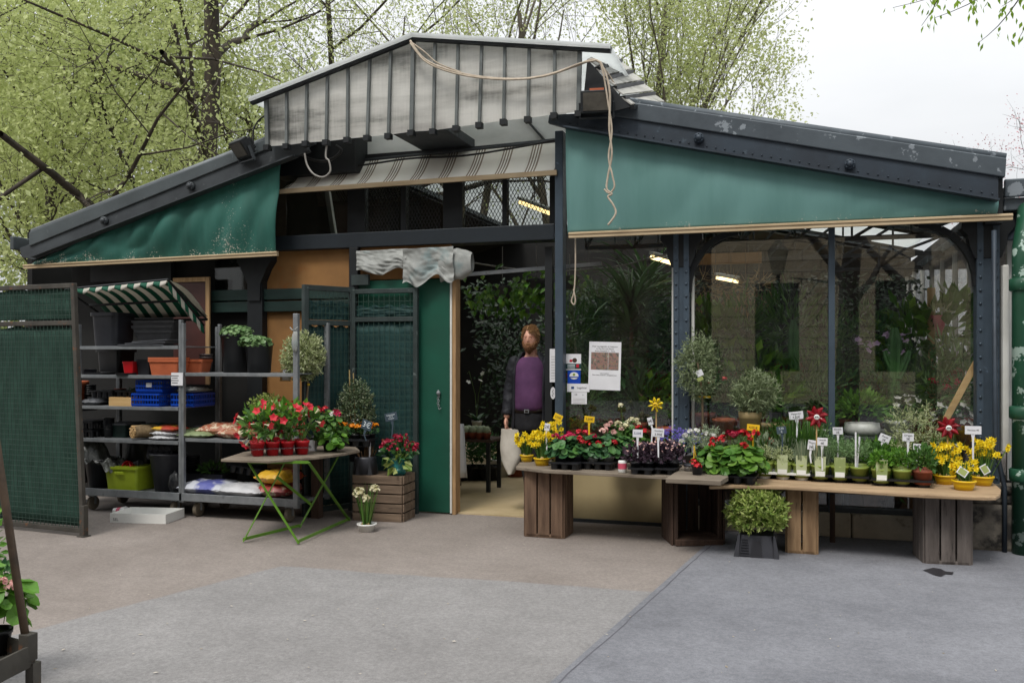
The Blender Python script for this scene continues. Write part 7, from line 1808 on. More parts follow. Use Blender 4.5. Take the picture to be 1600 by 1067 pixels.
for k, (m_, L, W_, n) in enumerate((('leaf_shop', .12, .06, 190), ('leaf_shop', .08, .025, 300), ('leaf_palm', .16, .03, 170), ('leaf_shop', .1, .07, 200))):
    q = thing('shop_plant', 'dark leafy plant in the dim shop interior', 'potted plant', (0, 0, 0), 0, 'dark leafy plants in the shop interior'); pot(q, .12, .2, 'black_plastic', n=14); blade_leaves(q, random.Random(k), n, (0, 0, .55), .3, .28, .36, L, W_, m_, -.8, .2); MB().tube([(0, 0, .15), (0, 0, .6)], .012, 6).build('stem', 'stem_brown', q); proto.append(q)
for i, (px, d, h_) in enumerate(spots_):
    loc = Vector((sx(px, d), d, max(FL, h_ - .85)))
    q = proto[i] if i < 4 else dup(proto[i % 4], (0, 0, 0), rg.random() * 6); q.location = loc; s_ = rg.uniform(.8, 1.2); q.scale = (s_, s_, s_)
    if loc.z > .1: MB().box((0, 0, -loc.z / 2 / s_ + FL / s_), (.22, .22, (loc.z - FL) / s_ - .01)).build('stand', 'crate_dark', q)
# brighter row right behind the panes
kinds_ = (('palm_fern', 'feathery mid green plant in the row right behind the window panes', 'leaf_mid', .13, .02, 230, .22), ('broad_plant', 'broad leaved bright plant in the row right behind the window panes', 'leaf_pothos', .11, .055, 120, .2), ('fine_shrub', 'small leaved shrub in the row right behind the window panes', 'leaf_dark_geranium', .05, .024, 330, .2), ('silver_plant', 'silvery plant in the row right behind the window panes', 'leaf_herb', .09, .016, 260, .2))
pro2 = []
for nm_, lb_, m_, L, W_, n, rr in kinds_:
    q = thing(nm_, lb_, 'potted plant', (0, 0, 0), 0, lb_); pot(q, .09, .15, 'terracotta_brown', n=16); blade_leaves(q, random.Random(n), n, (0, 0, .36), rr, rr * .8, .26, L, W_, m_, -.8, .4, kmin=.15); pro2.append(q)
used = set()
for i, (px, d, z, s_) in enumerate(((1092, .62, .74, 1.1), (1118, .68, .74, 1.35), (1155, .62, .74, 1.2), (1186, .66, .74, 1.45), (1222, .5, .74, 1.0), (1262, .62, .74, 1.3), (1285, .5, .74, .9), (1318, .66, .74, 1.2), (1375, .62, .74, 1.15), (1402, .68, .74, 1.25), (1440, .64, .74, 1.4), (1462, .5, .74, 1.0), (1492, .62, .74, 1.5), (1512, .5, .74, 1.2), (1108, 1.0, 1.15, 1.5), (1165, 1.05, 1.1, 1.6), (1235, 1.0, 1.2, 1.5), (1300, 1.05, 1.0, 1.5), (1350, 1.0, 1.05, 1.6), (1420, 1.05, 1.1, 1.5), (1480, 1.0, 1.15, 1.6), (905, .5, .62, 1.1), (930, .62, .62, 1.3), (958, .5, .62, 1.0), (985, .62, .62, 1.2), (1022, .6, .62, 1.2), (900, 1.0, 1.1, 1.5), (945, 1.1, 1.2, 1.6), (1000, 1.0, 1.15, 1.5), (1040, 1.05, 1.1, 1.5))):
    k = (i * 3 + i // 4) % 4; loc = Vector((sx(px, d), d, z + .001))
    q = pro2[k] if k not in used else dup(pro2[k], (0, 0, 0), rg.random() * 6); used.add(k); q.location = loc; q.scale = (s_,) * 3
    if d > .75: MB().box((0, 0, -(z - FL) / 2 / s_ - .003), (.2, .2, (z - FL) / s_ - .01)).build('stand', 'crate_dark', q)
# dense mass at the back
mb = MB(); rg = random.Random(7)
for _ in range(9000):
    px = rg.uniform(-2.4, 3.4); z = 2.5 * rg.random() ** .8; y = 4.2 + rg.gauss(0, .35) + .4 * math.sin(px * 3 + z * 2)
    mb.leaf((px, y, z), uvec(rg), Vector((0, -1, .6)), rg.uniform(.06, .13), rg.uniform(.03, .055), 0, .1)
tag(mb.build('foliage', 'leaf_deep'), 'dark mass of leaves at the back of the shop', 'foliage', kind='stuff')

# ---------------------------------------------------------------- the man in the doorway
MY = .3
hp_ = pd(830, 509, MY); HX = hp_.x; HT_ = hp_.z - FL
MAN = thing('person', 'bearded man with glasses in a purple jumper and dark jacket standing in the doorway', 'person', (HX, MY, FL))
sc = HT_ / 1.78
def loft(rings, n=28, mb=None, mi=0, gap=None):
    """rings: (x, y, z, rx, ry); gap leaves the front open by that half angle"""
    mb = mb or MB(); a0, a1 = (0, 2 * math.pi) if gap is None else (-math.pi / 2 + gap, 1.5 * math.pi - gap)
    m_ = n if gap is None else n + 1
    vs = []
    for x, y, z, rx, ry in rings:
        for k in range(m_):
            a = a0 + (a1 - a0) * k / n; vs.append((x + rx * math.cos(a), y + ry * math.sin(a), z))
    fs = []
    for i in range(len(rings) - 1):
        for k in range(n if gap is None else n):
            k2 = (k + 1) % m_ if gap is None else k + 1
            fs.append((i * m_ + k, i * m_ + k2, (i + 1) * m_ + k2, (i + 1) * m_ + k))
    if gap is None: fs += [tuple(range(m_ - 1, -1, -1)), tuple(range((len(rings) - 1) * m_, len(rings) * m_))]
    return mb.add(vs, fs, mi)
body = MB()
# trunk and neck as one loft up into the skull, then the face is pushed out of it
loft([(0, 0, .84, .165, .115), (0, 0, .95, .17, .12), (0, 0, 1.05, .165, .125), (0, 0, 1.2, .175, .13), (0, .005, 1.34, .19, .12), (0, .01, 1.42, .185, .1), (0, .012, 1.465, .095, .066), (0, .012, 1.50, .062, .06), (0, .005, 1.56, .058, .06)], 28, body)
hc = Vector((0, -.012, 1.655)); N = 30
def head(u, v):
    a = u * 2 * math.pi - math.pi / 2; b = (v - .5) * math.pi; d = Vector((math.cos(a) * math.cos(b), math.sin(a) * math.cos(b), math.sin(b)))
    p = Vector((d.x * .076, d.y * .097, d.z * .122)); fr_ = max(0, -d.y)
    if d.z < 0: p.x *= 1 - .2 * d.z * d.z; p.y += (-.012 * d.z * d.z) if d.y < 0 else .02 * d.z * d.z
    def g(x0, z0, sx__, sz__): return math.exp(-((p.x - x0) / sx__) ** 2 - ((p.z - z0) / sz__) ** 2) * (fr_ ** 2)
    p.y -= .024 * g(0, -.024, .012, .02) + .012 * g(0, .0, .009, .02) + .006 * g(0, .03, .06, .012) + .010 * g(0, -.066, .03, .014) + .012 * g(0, -.1, .03, .02)
    p.y += .012 * g(-.032, .006, .015, .012) + .012 * g(.032, .006, .015, .012)
    return hc + p
body.grid(head, 40, 30)
for s_ in (-1, 1):
    body.ball((s_ * .078, .0, 1.65), .03, 8, 6, sq=(.35, .6, 1.05))
    body.tube([(s_ * .09, 0, .9), (.05 + s_ * .07, -.01, .5), (.09 + s_ * .05, .01, .1), (.09 + s_ * .05, .0, .03)], [.085, .062, .045, .045], 12)
    body.tube([(.09 + s_ * .05, .03, .035), (.09 + s_ * .055, -.1, .03)], [.036, .03], 10)
# arms: his right (picture left) hangs straight with the bag, his left hangs beside the body
ARM = {-1: [(-.185, .01, 1.42), (-.235, .02, 1.14), (-.25, -.05, .9)], 1: [(.185, .01, 1.42), (.225, .03, 1.14), (.215, -.02, .9)]}
for s_ in (-1, 1):
    body.tube(ARM[s_], [.05, .042, .03], 12)
    w_ = Vector(ARM[s_][2]); 
    body.ball(w_ + Vector((0, -.01, -.045)), .04, 10, 8, sq=(.55, .9, 1.15))
    for k in range(4):
        y = -.04 + .021 * k; L = (.062, .072, .068, .054)[k]; b0 = w_ + Vector((0, y, -.08)); cl_ = .5 if s_ > 0 else 1.0
        body.tube([b0, b0 + Vector((-s_ * .01 * cl_, 0, -L * .5)), b0 + Vector((-s_ * .034 * cl_, 0, -L * (.85 if s_ > 0 else .62))), b0 + Vector((-s_ * .045 * cl_, 0, -L * (1.05 if s_ > 0 else .4)))], [.0095, .009, .0085, .007], 8)
    body.tube([w_ + Vector((0, -.04, -.03)), w_ + Vector((-s_ * .012, -.062, -.06)), w_ + Vector((-s_ * .022, -.06, -.09))], [.012, .011, .008], 8)
m_skin = mat('skin', '#d0a08a', '#c08c76', 14, .5, 0, .03)
o = body.build('body', 'skin', MAN, smooth=True)
rm = o.modifiers.new('remesh', 'REMESH'); rm.mode = 'VOXEL'; rm.voxel_size = .0055; rm.use_smooth_shade = True
smo = o.modifiers.new('smooth', 'SMOOTH'); smo.factor = .5; smo.iterations = 2
def folds(o, amt, size):
    o.modifiers.new('sub', 'SUBSURF').render_levels = 2
    tx = bpy.data.textures.new('folds', 'CLOUDS'); tx.noise_scale = size; tx.noise_depth = 2
    dm = o.modifiers.new('folds', 'DISPLACE'); dm.texture = tx; dm.strength = amt; dm.mid_level = .5; dm.texture_coords = 'LOCAL'
    return o
mat('eye_white', '#a89a90', None, 8, .3); mat('lips', '#a86a5c', None, 8, .5)
# eyes, hair, beard, glasses
for s_ in (-1, 1):
    e = MB(); e.ball((0, 0, 0), .0095, 10, 8, 0, sq=(1.15, 1, .7)); e.ball((0, -.0065, 0), .0048, 8, 6, 1); e.build('eye', ['eye_white', 'ink'], MAN, smooth=True, loc=(s_ * .031, -.0865, 1.66))
def hairf(u, v):
    a = u * 2 * math.pi - math.pi / 2; b = (v * .5) * math.pi; d = Vector((math.cos(a) * math.cos(b), math.sin(a) * math.cos(b), math.sin(b)))
    fr_ = max(0, -d.y) ** 1.2; low = -.005 + (.078 + .018 * math.sin(a * 1.5 + 1.2)) * fr_ - .06 * max(0, d.y) + .016 * mn.noise((a * 5, 0, 0))
    k = 1.0 + .03 * mn.noise(d * 5) + .012 * math.sin(a * 17 + d.x * 5); z = low + (.13 - low) * math.sin(b)
    rr = math.sqrt(max(0, 1 - (max(z, -.02) / .131) ** 2)); return hc + Vector((math.cos(a) * .0795 * k * rr, math.sin(a) * .101 * k * rr - .001, z))
hb = MB().grid(hairf, 48, 16); rh = random.Random(8)
for _ in range(1500):
    u, v = rh.random(), rh.random() ** .75 * .97; p = hairf(u, v); nrm = (p - hc).normalized(); part_ = 1 if p.x > -.02 else -1
    d = Vector((part_ * .9 * max(0, .75 - abs(p.x) * 6) , -.35 if p.y < 0 else .35, -.35 - abs(p.x) * 9)); d = (d - nrm * d.dot(nrm)).normalized() + nrm * rh.uniform(.02, .22) + uvec(rh) * .18
    hb.leaf(p - nrm * .002, d, nrm, rh.uniform(.022, .042), rh.uniform(.005, .009), 0, .2)
hb.build('hair', 'hair', MAN, solid=.003)
def beardf(u, v):
    a = -math.pi / 2 + (u - .5) * 2.7; z = -.064 - .074 * v + .06 * (abs(u - .5) * 2) ** 1.5; k = math.sqrt(max(.0, 1 - (z / .142) ** 2)); n_ = 1 + .06 * mn.noise((u * 14, v * 9, 1))
    return hc + Vector((math.cos(a) * .077 * k * n_ * (1 - .12 * v), math.sin(a) * .108 * k * n_ - .008 * (1 - abs(u - .5) * 1.6), z))
bb_ = MB().grid(beardf, 30, 12)
for _ in range(700):
    u, v = rh.random(), rh.random(); p = beardf(u, v); nrm = Vector((p.x, p.y + .01, 0)).normalized()
    bb_.leaf(p - nrm * .001, Vector((p.x * 1.5, -.15, -1)) + nrm * .35 + uvec(rh) * .3, nrm, rh.uniform(.012, .024), .005, 0, .2)
bb_.build('beard', 'beard', MAN, solid=.003)
MB().ball((0, -.098, 1.592), .02, 10, 6, sq=(1, .35, .28)).build('mouth', 'lips', MAN, smooth=True)
MB().tube([(-.034, -.1, 1.596), (-.012, -.114, 1.608), (.012, -.114, 1.608), (.034, -.1, 1.596)], [.004, .007, .007, .004], 8).build('moustache', 'beard', MAN, smooth=True)
gl_ = MB()
for s_ in (-1, 1):
    gl_.tube([(s_ * .032 + .021 * math.cos(t), -.104, 1.659 + .0135 * math.sin(t)) for t in np.linspace(0, 6.283, 15)], .0017, 5); gl_.tube([(s_ * .053, -.104, 1.663), (s_ * .079, -.01, 1.665)], .0017, 5)
gl_.tube([(-.01, -.11, 1.662), (.01, -.11, 1.662)], .0022, 5); gl_.build('glasses', 'terracotta_brown', MAN)
# clothes
mat('jumper', '#573257', '#442747', 5, .85, 0, .25, stretch=(1, 1, 1)); mat('jacket', '#14151a', '#1b1c23', 6, .7, 0, .2); mat('trousers', '#121216', '#17171c', 6, .8, 0, .2); mat('leather', '#1c1512', None, 8, .4); mat('tote', '#b9b3a8', '#a29c90', 6, .8, 0, .2)
j = loft([(0, -.012, .955, .182, .143), (0, -.016, 1.0, .19, .153), (0, -.018, 1.04, .189, .155), (0, -.018, 1.08, .188, .156), (0, -.018, 1.12, .187, .155), (0, -.016, 1.16, .187, .153), (0, -.012, 1.2, .188, .15), (0, -.01, 1.25, .19, .147), (0, -.005, 1.3, .196, .14), (0, 0, 1.36, .2, .132), (0, .005, 1.43, .188, .116), (0, .006, 1.468, .125, .096), (0, .006, 1.486, .094, .088), (0, .008, 1.48, .08, .076)], 40)
for i, v in enumerate(j.v):
    v = (v[0] * .9, v[1], v[2])
    n_ = .011 * mn.noise((v[0] * 9, v[2] * 5, v[1] * 9)) + .006 * mn.noise((v[0] * 16 + v[2] * 9, v[2] * 14, 3)); j.v[i] = (v[0] * (1 + n_ * 3), v[1] * (1 + n_ * 7), v[2])
j.build('jumper', 'jumper', MAN, smooth=True, sub=1)
jk = loft([(0, .01, .78, .205, .165), (0, .01, .95, .2, .165), (0, .012, 1.15, .198, .162), (0, .012, 1.32, .208, .15), (0, .014, 1.42, .198, .125), (0, .02, 1.48, .125, .095), (0, .02, 1.53, .095, .09)], 34, gap=.82)
folds(jk.build('jacket', 'jacket', MAN, smooth=True, solid=.014), .03, .12)
for s_ in (-1, 1):
    A0, A1, A2 = (Vector(p) for p in ARM[s_]); A2 = A1.lerp(A2, .92); P = [A0 + Vector((-s_ * .05, 0, .035)), A0 + Vector((-s_ * .02, 0, .02))] + [A0.lerp(A1, k / 7) for k in range(1, 7)] + [A1.lerp(A2, k / 7) for k in range(8)]
    folds(MB().tube(P, [.055, .078, .08, .078, .074, .071, .069, .068] + [.067 - .0018 * k for k in range(8)], 18).build('sleeve', 'jacket', MAN, smooth=True), .03, .07)
tr = loft([(0, 0, .76, .15, .11), (0, 0, .8, .186, .137), (0, 0, .85, .188, .14), (0, 0, .9, .19, .142), (0, 0, .95, .188, .142), (0, 0, .985, .184, .142)], 28)
for s_ in (-1, 1): tr.tube([Vector((s_ * .09, 0, .92)).lerp(Vector((.09 + s_ * .05, .005, .02)), k / 12) for k in range(13)], [.108 - .003 * k for k in range(13)], 16)
folds(tr.build('trousers', 'trousers', MAN, smooth=True), .015, .1)
bl = loft([(0, 0, .955, .192, .148), (0, 0, .99, .192, .15)], 28); o = bl.build('belt', 'leather', MAN, smooth=True); MB().box((0, -.155, .972), (.05, .01, .036)).build('buckle', 'galv', o, bevel=.003); MB().box((0, -.1605, .972), (.03, .006, .02)).build('buckle_plate', 'leather', o)
for s_ in (-1, 1): MB().ball((.09 + s_ * .052, -.06, .042), .066, 12, 8, sq=(.8, 2.1, .75)).build('shoe', 'leather', MAN, smooth=True)
for ch in MAN.children: ch.location = ch.location * sc if ch.location.length > 0 else ch.location
MAN.scale = (sc * .93, sc, sc)
for ch in MAN.children:
    if ch.name.startswith('eye'): ch.location = ch.location / sc
# bag held in his right hand
hw = Vector((HX, MY, FL)) + Vector(ARM[-1][2]) * sc + Vector((0, -.02, -.11))
b0 = pd(797, 670, hw.y).z; b1 = pd(797, 740, hw.y).z
bx = sx(797, hw.y)
BAG = thing('shopping_bag', 'whitish cloth bag hanging from the man\'s hand beside the doorway', 'bag', (bx, hw.y, b1))
Hh = b0 - b1
def bagf(u, v):
    a = u * 6.283; w_ = .105 * (1 - .75 * max(0, (.45 - v) / .45) ** 1.6) * (1 if v < .9 else .95); n_ = 1 + .09 * mn.noise((math.cos(a) * 1.5, math.sin(a) * 1.5, v * 4))
    return (w_ * math.cos(a) * n_ + .01, .06 * math.sin(a) * n_ * (1 - .3 * v), Hh * v)
MB().grid(bagf, 30, 20).build('bag_body', 'tote', BAG, smooth=True)
top = hw - Vector(BAG.location)
mb = MB()
for s_ in (-1, 1): mb.tube([(s_ * .08 + .01, 0, Hh * .97), (s_ * .045 + top.x * .5, top.y * .5, Hh + (top.z - Hh) * .55), tuple(top)], .007, 6)
mb.build('handle', 'tote', BAG, smooth=True)
import bisect
# ---------------------------------------------------------------- trees behind the hall
def tree(name, label, base, h, tr_r, seed, leafm, nleaf, ls, spread=.8, levels=4, first=.35, barkm='bark_dark', bare=False, up=.25, lean=(0, 0), sig=.28, kids=(6, 9), group=None, crown_lo=None):
    t = thing(name, label, 'tree', base, 0, group); rg = random.Random(seed)
    mb = MB(); tips = []
    def grow(p, d, L, r, lev):
        n = 5 if lev < 2 else 3; pts = [p.copy()]; q = p.copy(); dd = d.copy()
        for i in range(n):
            dd = (dd + uvec(rg) * (.10 if lev == 0 else .22) + Vector((0, 0, up * .12 if lev else .02))).normalized(); q = q + dd * (L / n); pts.append(q.copy())
        mb.tube(pts, [r * (1 - .62 * i / n) for i in range(n + 1)], (9, 6, 5, 4, 3, 3)[lev], 0, caps=False)
        if lev >= 2:
            for pt in pts[1:]: tips.append(pt)
        if lev >= levels: tips.append(q); return
        k = rg.randint(*kids) if lev == 0 else rg.randint(3, 5)
        for i in range(k):
            f = first + (1 - first) * (i + rg.random()) / k if lev == 0 else .25 + .75 * (i + rg.random()) / k
            x = min(f, .999) * n; a = int(x); s = pts[a].lerp(pts[a + 1], x - a); dr = (pts[a + 1] - pts[a]).normalized()
            sd = uvec(rg); sd = (sd - dr * sd.dot(dr)).normalized(); nd = (dr * (.55 if lev else .45) + sd * spread + Vector((0, 0, up))).normalized()
            grow(s, nd, L * ((.52 if lev == 0 else .6) * rg.uniform(.75, 1.15)), max(.006, r * (1 - .62 * f) * .55), lev + 1)
    grow(Vector((0, 0, -.05)), Vector((lean[0], lean[1], 1)).normalized(), h * .82, tr_r, 0)
    mb.build('trunk', barkm, t, smooth=True)
    if nleaf:
        cr = MB(); cum = []; tot = 0
        for _ in tips: tot += rg.expovariate(1) ** 1.5 + .12; cum.append(tot)
        for _ in range(nleaf):
            p = tips[bisect.bisect_left(cum, rg.random() * tot)]; q = p + Vector((rg.gauss(0, sig), rg.gauss(0, sig), rg.gauss(0, sig)))
            if crown_lo is not None and q.z < crown_lo: continue
            s = ls * rg.uniform(.55, 1.3); cr.leaf(q, uvec(rg) + Vector((0, 0, -.3)), uvec(rg) + Vector((0, 0, .8)), s, s * .62, 0, .12)
        cr.build('crown', leafm, t)
    return t
def twigs(t, rg, n, c, rr, L, m='twig'): pass
# big dark trunk with loose twigs
tree('tall_tree', 'tallest dark trunked tree behind the left roof, with sparse hanging twigs', at(312, 19), 15.5, .27, 5, 'leaf_spring_pale', 20000, .085, .95, 4, .22, 'bark_dark', up=-.02, kids=(13, 15), sig=.3)
tree('leafy_tree', 'dense fresh green tree at the far left edge behind the gate', at(20, 16), 8.2, .09, 6, 'leaf_spring', 46000, .08, .85, 4, .15, up=.22, sig=.36, kids=(9, 11))
tree('leafy_tree', 'dense fresh green tree behind the middle of the left roof slope', at(150, 20), 9.6, .12, 17, 'leaf_spring', 46000, .09, .9, 4, .15, up=.22, sig=.42, kids=(9, 11))
tree('leafy_tree', 'darker green tree far behind the left gable, between the two dense ones', at(85, 27), 11.5, .14, 28, 'leaf_spring_dark', 30000, .12, .9, 4, .12, up=.2, sig=.5, kids=(9, 12))
tree('leafy_tree', 'loose yellow green tree beside the left end of the roof lantern', at(420, 23), 9.8, .16, 19, 'leaf_spring', 26000, .085, .85, 4, .2, up=.3, sig=.36)
tree('leafy_tree', 'darker green bush tree behind the tall trunk', at(260, 28), 9.5, .2, 20, 'leaf_spring_dark', 28000, .12, .9, 4, .1, up=.2, sig=.5, kids=(9, 12))
tree('leafy_tree', 'pale green tree with thin twigs rising left of the lantern apex', at(540, 26), 14.5, .18, 21, 'leaf_spring_pale', 15000, .09, .8, 4, .3, up=.35, sig=.34)
tree('bare_tree', 'bare twiggy tree top behind the lantern apex', at(735, 27), 13.6, .18, 22, 'leaf_spring_pale', 0, .1, .9, 4, .4, 'bark_grey', up=.2, kids=(7, 9))
tree('leafy_tree', 'light green tree behind the right half of the lantern', at(885, 25), 13.5, .16, 23, 'leaf_spring', 26000, .085, .62, 4, .3, 'bark_grey', up=.4, sig=.3)
tree('leafy_tree', 'tall thin light green tree behind the right end of the lantern', at(985, 22), 12.6, .15, 24, 'leaf_spring_pale', 26000, .085, .45, 4, .3, 'bark_grey', up=.5, sig=.28)
tree('leafy_tree', 'lowest light green tree sloping down over the right roof', at(1085, 21), 8.4, .14, 25, 'leaf_spring_pale', 26000, .085, .5, 4, .3, 'bark_grey', up=.42, sig=.3)
tree('blossom_tree', 'pink blossoming tree top behind the right end of the roof', at(1720, 24), 6.6, .12, 26, 'petal_blossom', 5000, .07, .8, 4, .3, 'bark_dark', up=.35, sig=.2)
# hanging sprays at the upper right
t = thing('overhanging_branch', 'leafy branch tips hanging into view at the upper right', 'branch', at(1560, 8.2) + Vector((0, 0, 5.2))); rg = random.Random(3); o3 = t.location; st = MB(); lf = MB()
for a, b, n in (((1610, -60), (1395, 12), 46), ((1620, -40), (1460, 28), 40), ((1620, -30), (1530, 66), 16), ((1625, -20), (1592, 60), 34), ((1500, -50), (1440, 40), 26), ((1580, -60), (1500, 5), 40), ((1640, -50), (1565, 10), 40)):
    p0 = at(a[0], 8.2 + rg.uniform(-.5, .5)); p0.z = 1.5 + (555 - a[1]) * 8.2 / F; p1 = at(b[0], 8.2); p1.z = 1.5 + (555 - b[1]) * 8.2 / F
    P = [p0.lerp(p1, k / 6) + Vector((0, 0, -.08 * math.sin(k / 6 * 3.1))) - o3 for k in range(7)]; st.tube(P, [.008 - .001 * k for k in range(7)], 5)
    for _ in range(n):
        q = P[rg.randint(1, 5)].lerp(P[rg.randint(1, 6)], rg.random()) + Vector((rg.gauss(0, .06), rg.gauss(0, .08), rg.gauss(0, .05))); lf.leaf(q, (rg.uniform(-.6, .6), rg.uniform(-.5, .5), -1), uvec(rg), rg.uniform(.05, .095), rg.uniform(.022, .034), 0, .15)
st.build('twigs', 'twig', t); lf.build('leaves', 'leaf_overhang', t)
# low green hedge far left behind the gate
mb = MB(); rg = random.Random(14)
for _ in range(9000):
    p = at(rg.uniform(-300, 330), rg.uniform(20, 23)); p.z = 4.2 * rg.random(); mb.leaf(p, uvec(rg), uvec(rg), .16, .1, 0, .1)
tag(mb.build('hedge', 'leaf_spring_dark'), 'continuous green hedge behind the gate and the left roof end', 'hedge', kind='stuff')
# ---------------------------------------------------------------- across the street, mirrored in the windows
BY = -21.0
SB = thing('street_building', 'pale stone town house with barred windows mirrored in the right window panes', 'building', (2, BY, 0))
mat('ashlar', '#d3c4a8', '#bdae92', .6, .85, 0, .1, world=True)
opens = [(x, z) for z in (1.2, 5.2) for x in (1.4, 4.9, 8.4, 11.9)]
z = 0; k = 0
while z < 10:
    hh = .34; segs = [(-.6, 16)]
    for ox, oz in opens:
        if z + hh > oz and z < oz + 2.5:
            ns = []
            for a, b in segs:
                if b <= ox - .65 or a >= ox + .65: ns.append((a, b))
                else:
                    if a < ox - .65: ns.append((a, ox - .65))
                    if b > ox + .65: ns.append((ox + .65, b))
            segs = ns
    mb = MB()
    for a, b in segs:
        x = a; first_ = True
        while x < b - .02:
            st_ = (.55 if k % 2 and first_ else 1.1) ; x2_ = min(b, x + st_); mb.span((x, BY, z), (x2_ - .02, BY - .4, z + hh - .018)); x = x2_; first_ = False
    mb.build('wall_course', 'ashlar', SB, world=True)
    jb = MB()
    for a, b in segs: jb.span((a, BY - .015, z), (b, BY - .39, z + hh))
    jb.build('wall_joint', 'board_old', SB, world=True); z += hh; k += 1
MB().span((-.6, BY - .03, 0), (16, BY - .46, 10.2)).build('wall_joint', 'crate_dark', SB, world=True) if False else None
MB().span((-.6, BY - .2, 0), (16, BY - .3, 10)).build('wall', 'inner_dark', SB, world=True)
MB().span((-.6, BY + .4, 10), (16, BY - 8, 10.4)).build('cornice', 'ashlar', SB, world=True)
MB().prism([(-.6, BY + .1, 10.4), (-.6, BY - 2.2, 13), (-.6, BY - 7, 13), (-.6, BY - 8, 10.4)], (16.6, 0, 0)).build('roof', 'roof_zinc', SB, world=True)
SD = thing('street_building', 'dark brown house front added to block bright sky from the left pane reflection', 'building', (-9, BY, 0))  # added unseen house: keeps bright sky out of the left window's reflection
MB().span((-18, BY - .2, 0), (-.65, BY - 6, 11)).build('wall', 'crate_dark', SD, world=True)
for z_ in (1.0, 5.0):
    for x_ in (-15, -11.5, -8, -4.5, -2):
        f_ = MB().span((x_ - .6, BY - .195, z_), (x_ + .6, BY - .12, z_ + 2.4)).build('window', 'steel_black', SD, world=True)
        MB().span((x_ - .7, BY - .19, z_ - .12), (x_ + .7, BY - .05, z_ - .002)).build('sill', 'stone_dark', f_, world=True)
MB().prism([(-18, BY + .1, 11), (-18, BY - 2.2, 13.5), (-18, BY - 6, 13.5), (-18, BY - 6.2, 11)], (17.35, 0, 0)).build('roof', 'roof_zinc', SD, world=True)
for x, y, s, lab in ((2.75, -8.9, 5, 'bare dark street tree mirrored left of the thin blue post'), (4.4, -11.5, 12, 'bare forked street tree mirrored in the right window')):
    tree('bare_tree', lab, (x, y, 0), 8.5, .22, s, 'leaf_spring', 0, .1, 1.0, 3, .28, 'bark_dark', up=.2, kids=(5, 6))
t = thing('street_lamp', 'old lantern street lamp mirrored left of the dark tree', 'street lamp', (1.6, -9.4, 0)); MB().lathe([(.11, 0), (.1, .5), (.05, .7), (.04, 2.6), (.035, 3.0)], (0, 0, 0), 12).build('pole', 'steel_black', t, smooth=True); MB().lathe([(.1, 3.0), (.19, 3.45), (.03, 3.66)], (0, 0, 0), 6, cap1=True).build('lantern', 'pane_dark', t); MB().tube([(-.4, 0, 2.7), (.4, 0, 2.7)], .02, 6).build('crossbar', 'steel_black', t)
# ---------------------------------------------------------------- flower trolley at the lower left edge
c0 = pz(52, 1005, .34); zt3 = .34
t = thing('flower_trolley', 'rusty brown steel tray stand with a slanting pole at the lower left edge', 'trolley', (c0.x, c0.y, 0))
f0 = pz(52, 1022, .30); f1 = pz(-120, 1108, .30)
dl = (f1 - f0).normalized(); bk = Vector((-dl.y, dl.x, 0)); bk = bk if bk.y > 0 else -bk
e0, e1 = f0, f0 + dl * 1.0; g0_ = pz(-75, 985, .30); g1_ = e1 + (g0_ - e0)
bk = (g0_ - e0).normalized()
for a, b in ((e0, e1), (e0, g0_), (e1, g1_), (g0_, g1_)): MB().bar(a, b, .012, .085).build('side_rail', 'gate_frame', t, world=True)
MB().prism([e0 + Vector((0, 0, -.04)), e1 + Vector((0, 0, -.04)), g1_ + Vector((0, 0, -.04)), g0_ + Vector((0, 0, -.04))], (0, 0, .012)).build('tray', 'gate_frame', t, world=True)
pA = e0 + bk * .05 + dl * .035; dpt_ = math.hypot(pA.x - CAM[0], pA.y - CAM[1])
Yp = (pA.x - CAM[0]) * -ST + (pA.y - CAM[1]) * CT
ptop = at(-14, Yp); ptop.z = 1.5 + (555 - 640) * Yp / F; plow = at(44, Yp); plow.z = 1.5 + (555 - 1010) * Yp / F
MB().tube([plow + Vector((0, 0, -.03)), ptop, ptop + (ptop - plow) * .5], .016, 12).build('pole', 'gate_rust', t, world=True, smooth=True) if 'gate_rust' in MATS else (mat('gate_rust', '#6a5848', '#4e443b', 8, .6, .3, .15), MB().tube([plow + Vector((0, 0, -.03)), ptop, ptop + (ptop - plow) * .5], .016, 12).build('pole', 'gate_rust', t, world=True, smooth=True))
MB().box(plow + Vector((0, 0, .0)), (.05, .05, .11)).build('socket', 'gate_frame', t, world=True, bevel=.004)
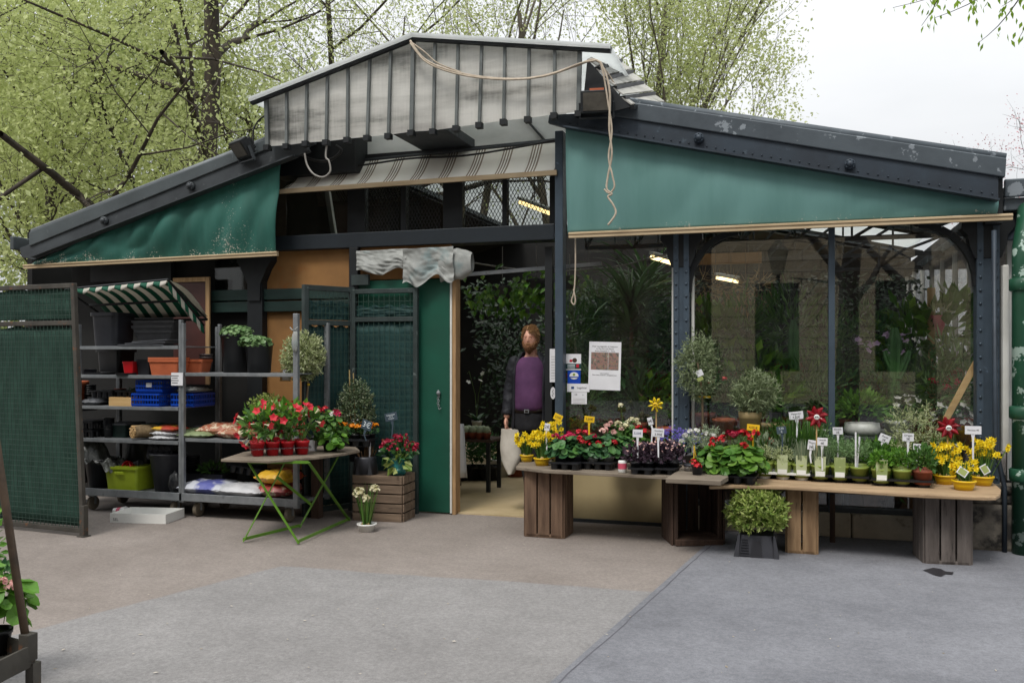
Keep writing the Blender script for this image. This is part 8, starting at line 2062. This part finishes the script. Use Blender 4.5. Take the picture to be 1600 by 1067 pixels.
for p in (e0, e1, g0_, g1_): MB().bar(p + Vector((0, 0, -.03)), (p.x, p.y, .0), .04, .04).build('leg', 'gate_frame', t, world=True)
rg = random.Random(44)
def tp_(px, py, z): return pz(px, py, z)
for px, py, lab, fm in ((-6, 1020, 'leafy pale pink geranium on the rusty tray at the lower left corner', True), (-40, 975, 'second leafy geranium behind, at the lower left edge', False)):
    b = tp_(px, py, .275); q = thing('geranium', lab, 'potted plant', b, 0); pot(q, .06, .1, 'black_plastic'); geranium(q, rg, .125, .13, .07, .3, .042, 'leaf_fresh', 110, [(.075, -.05, .31, 'petal_pink'), (.10, -.02, .29, 'petal_pink'), (.05, -.03, .29, 'petal_pink')] if fm else [], .024)
Yu = 3.9
def lp(px, py, dy=0, z=None):
    p = at(px, Yu + dy); p.z = 1.5 + (555 - py) * Yu / F; return p
a_, b_ = lp(6, 950), lp(-190, 952); zt_u = a_.z; bkk = at(6, Yu + .3) - at(6, Yu)
MB().prism([a_, (b_.x, b_.y, zt_u), Vector((b_.x, b_.y, zt_u)) + bkk, a_ + bkk], (0, 0, -.015)).build('upper_tray', 'gate_frame', t, world=True)
for p in (lp(-100, 950), lp(-180, 950)): MB().bar((p.x, p.y, zt_u - .016), (p.x, p.y, 0), .03, .03).build('leg', 'gate_frame', t, world=True)
q = thing('potted_plant', 'small dark leaved seedling pots at the left edge above the pink geranium', 'potted plant', Vector((lp(-16, 948, .15).x, lp(-16, 948, .15).y, zt_u + .001))); pot(q, .05, .07, 'black_plastic'); blade_leaves(q, rg, 70, (.03, 0, .11), .08, .08, .05, .04, .025, 'leaf_dark_geranium', -.5, .2)
q = thing('potted_plant', 'pale leafy plant tip at the left edge in front of the gate', 'potted plant', Vector((lp(-45, 948, .1).x, lp(-45, 948, .1).y, zt_u + .001))); pot(q, .06, .1, 'black_plastic'); blade_leaves(q, rg, 120, (.05, 0, .27), .08, .1, .2, .05, .025, 'leaf_fresh', -.5, .2); star_flowers(q, rg, [(.11, -.03, .42), (.115, -.02, .46), (.1, -.04, .40)], .016, 'petal_white', n=5)
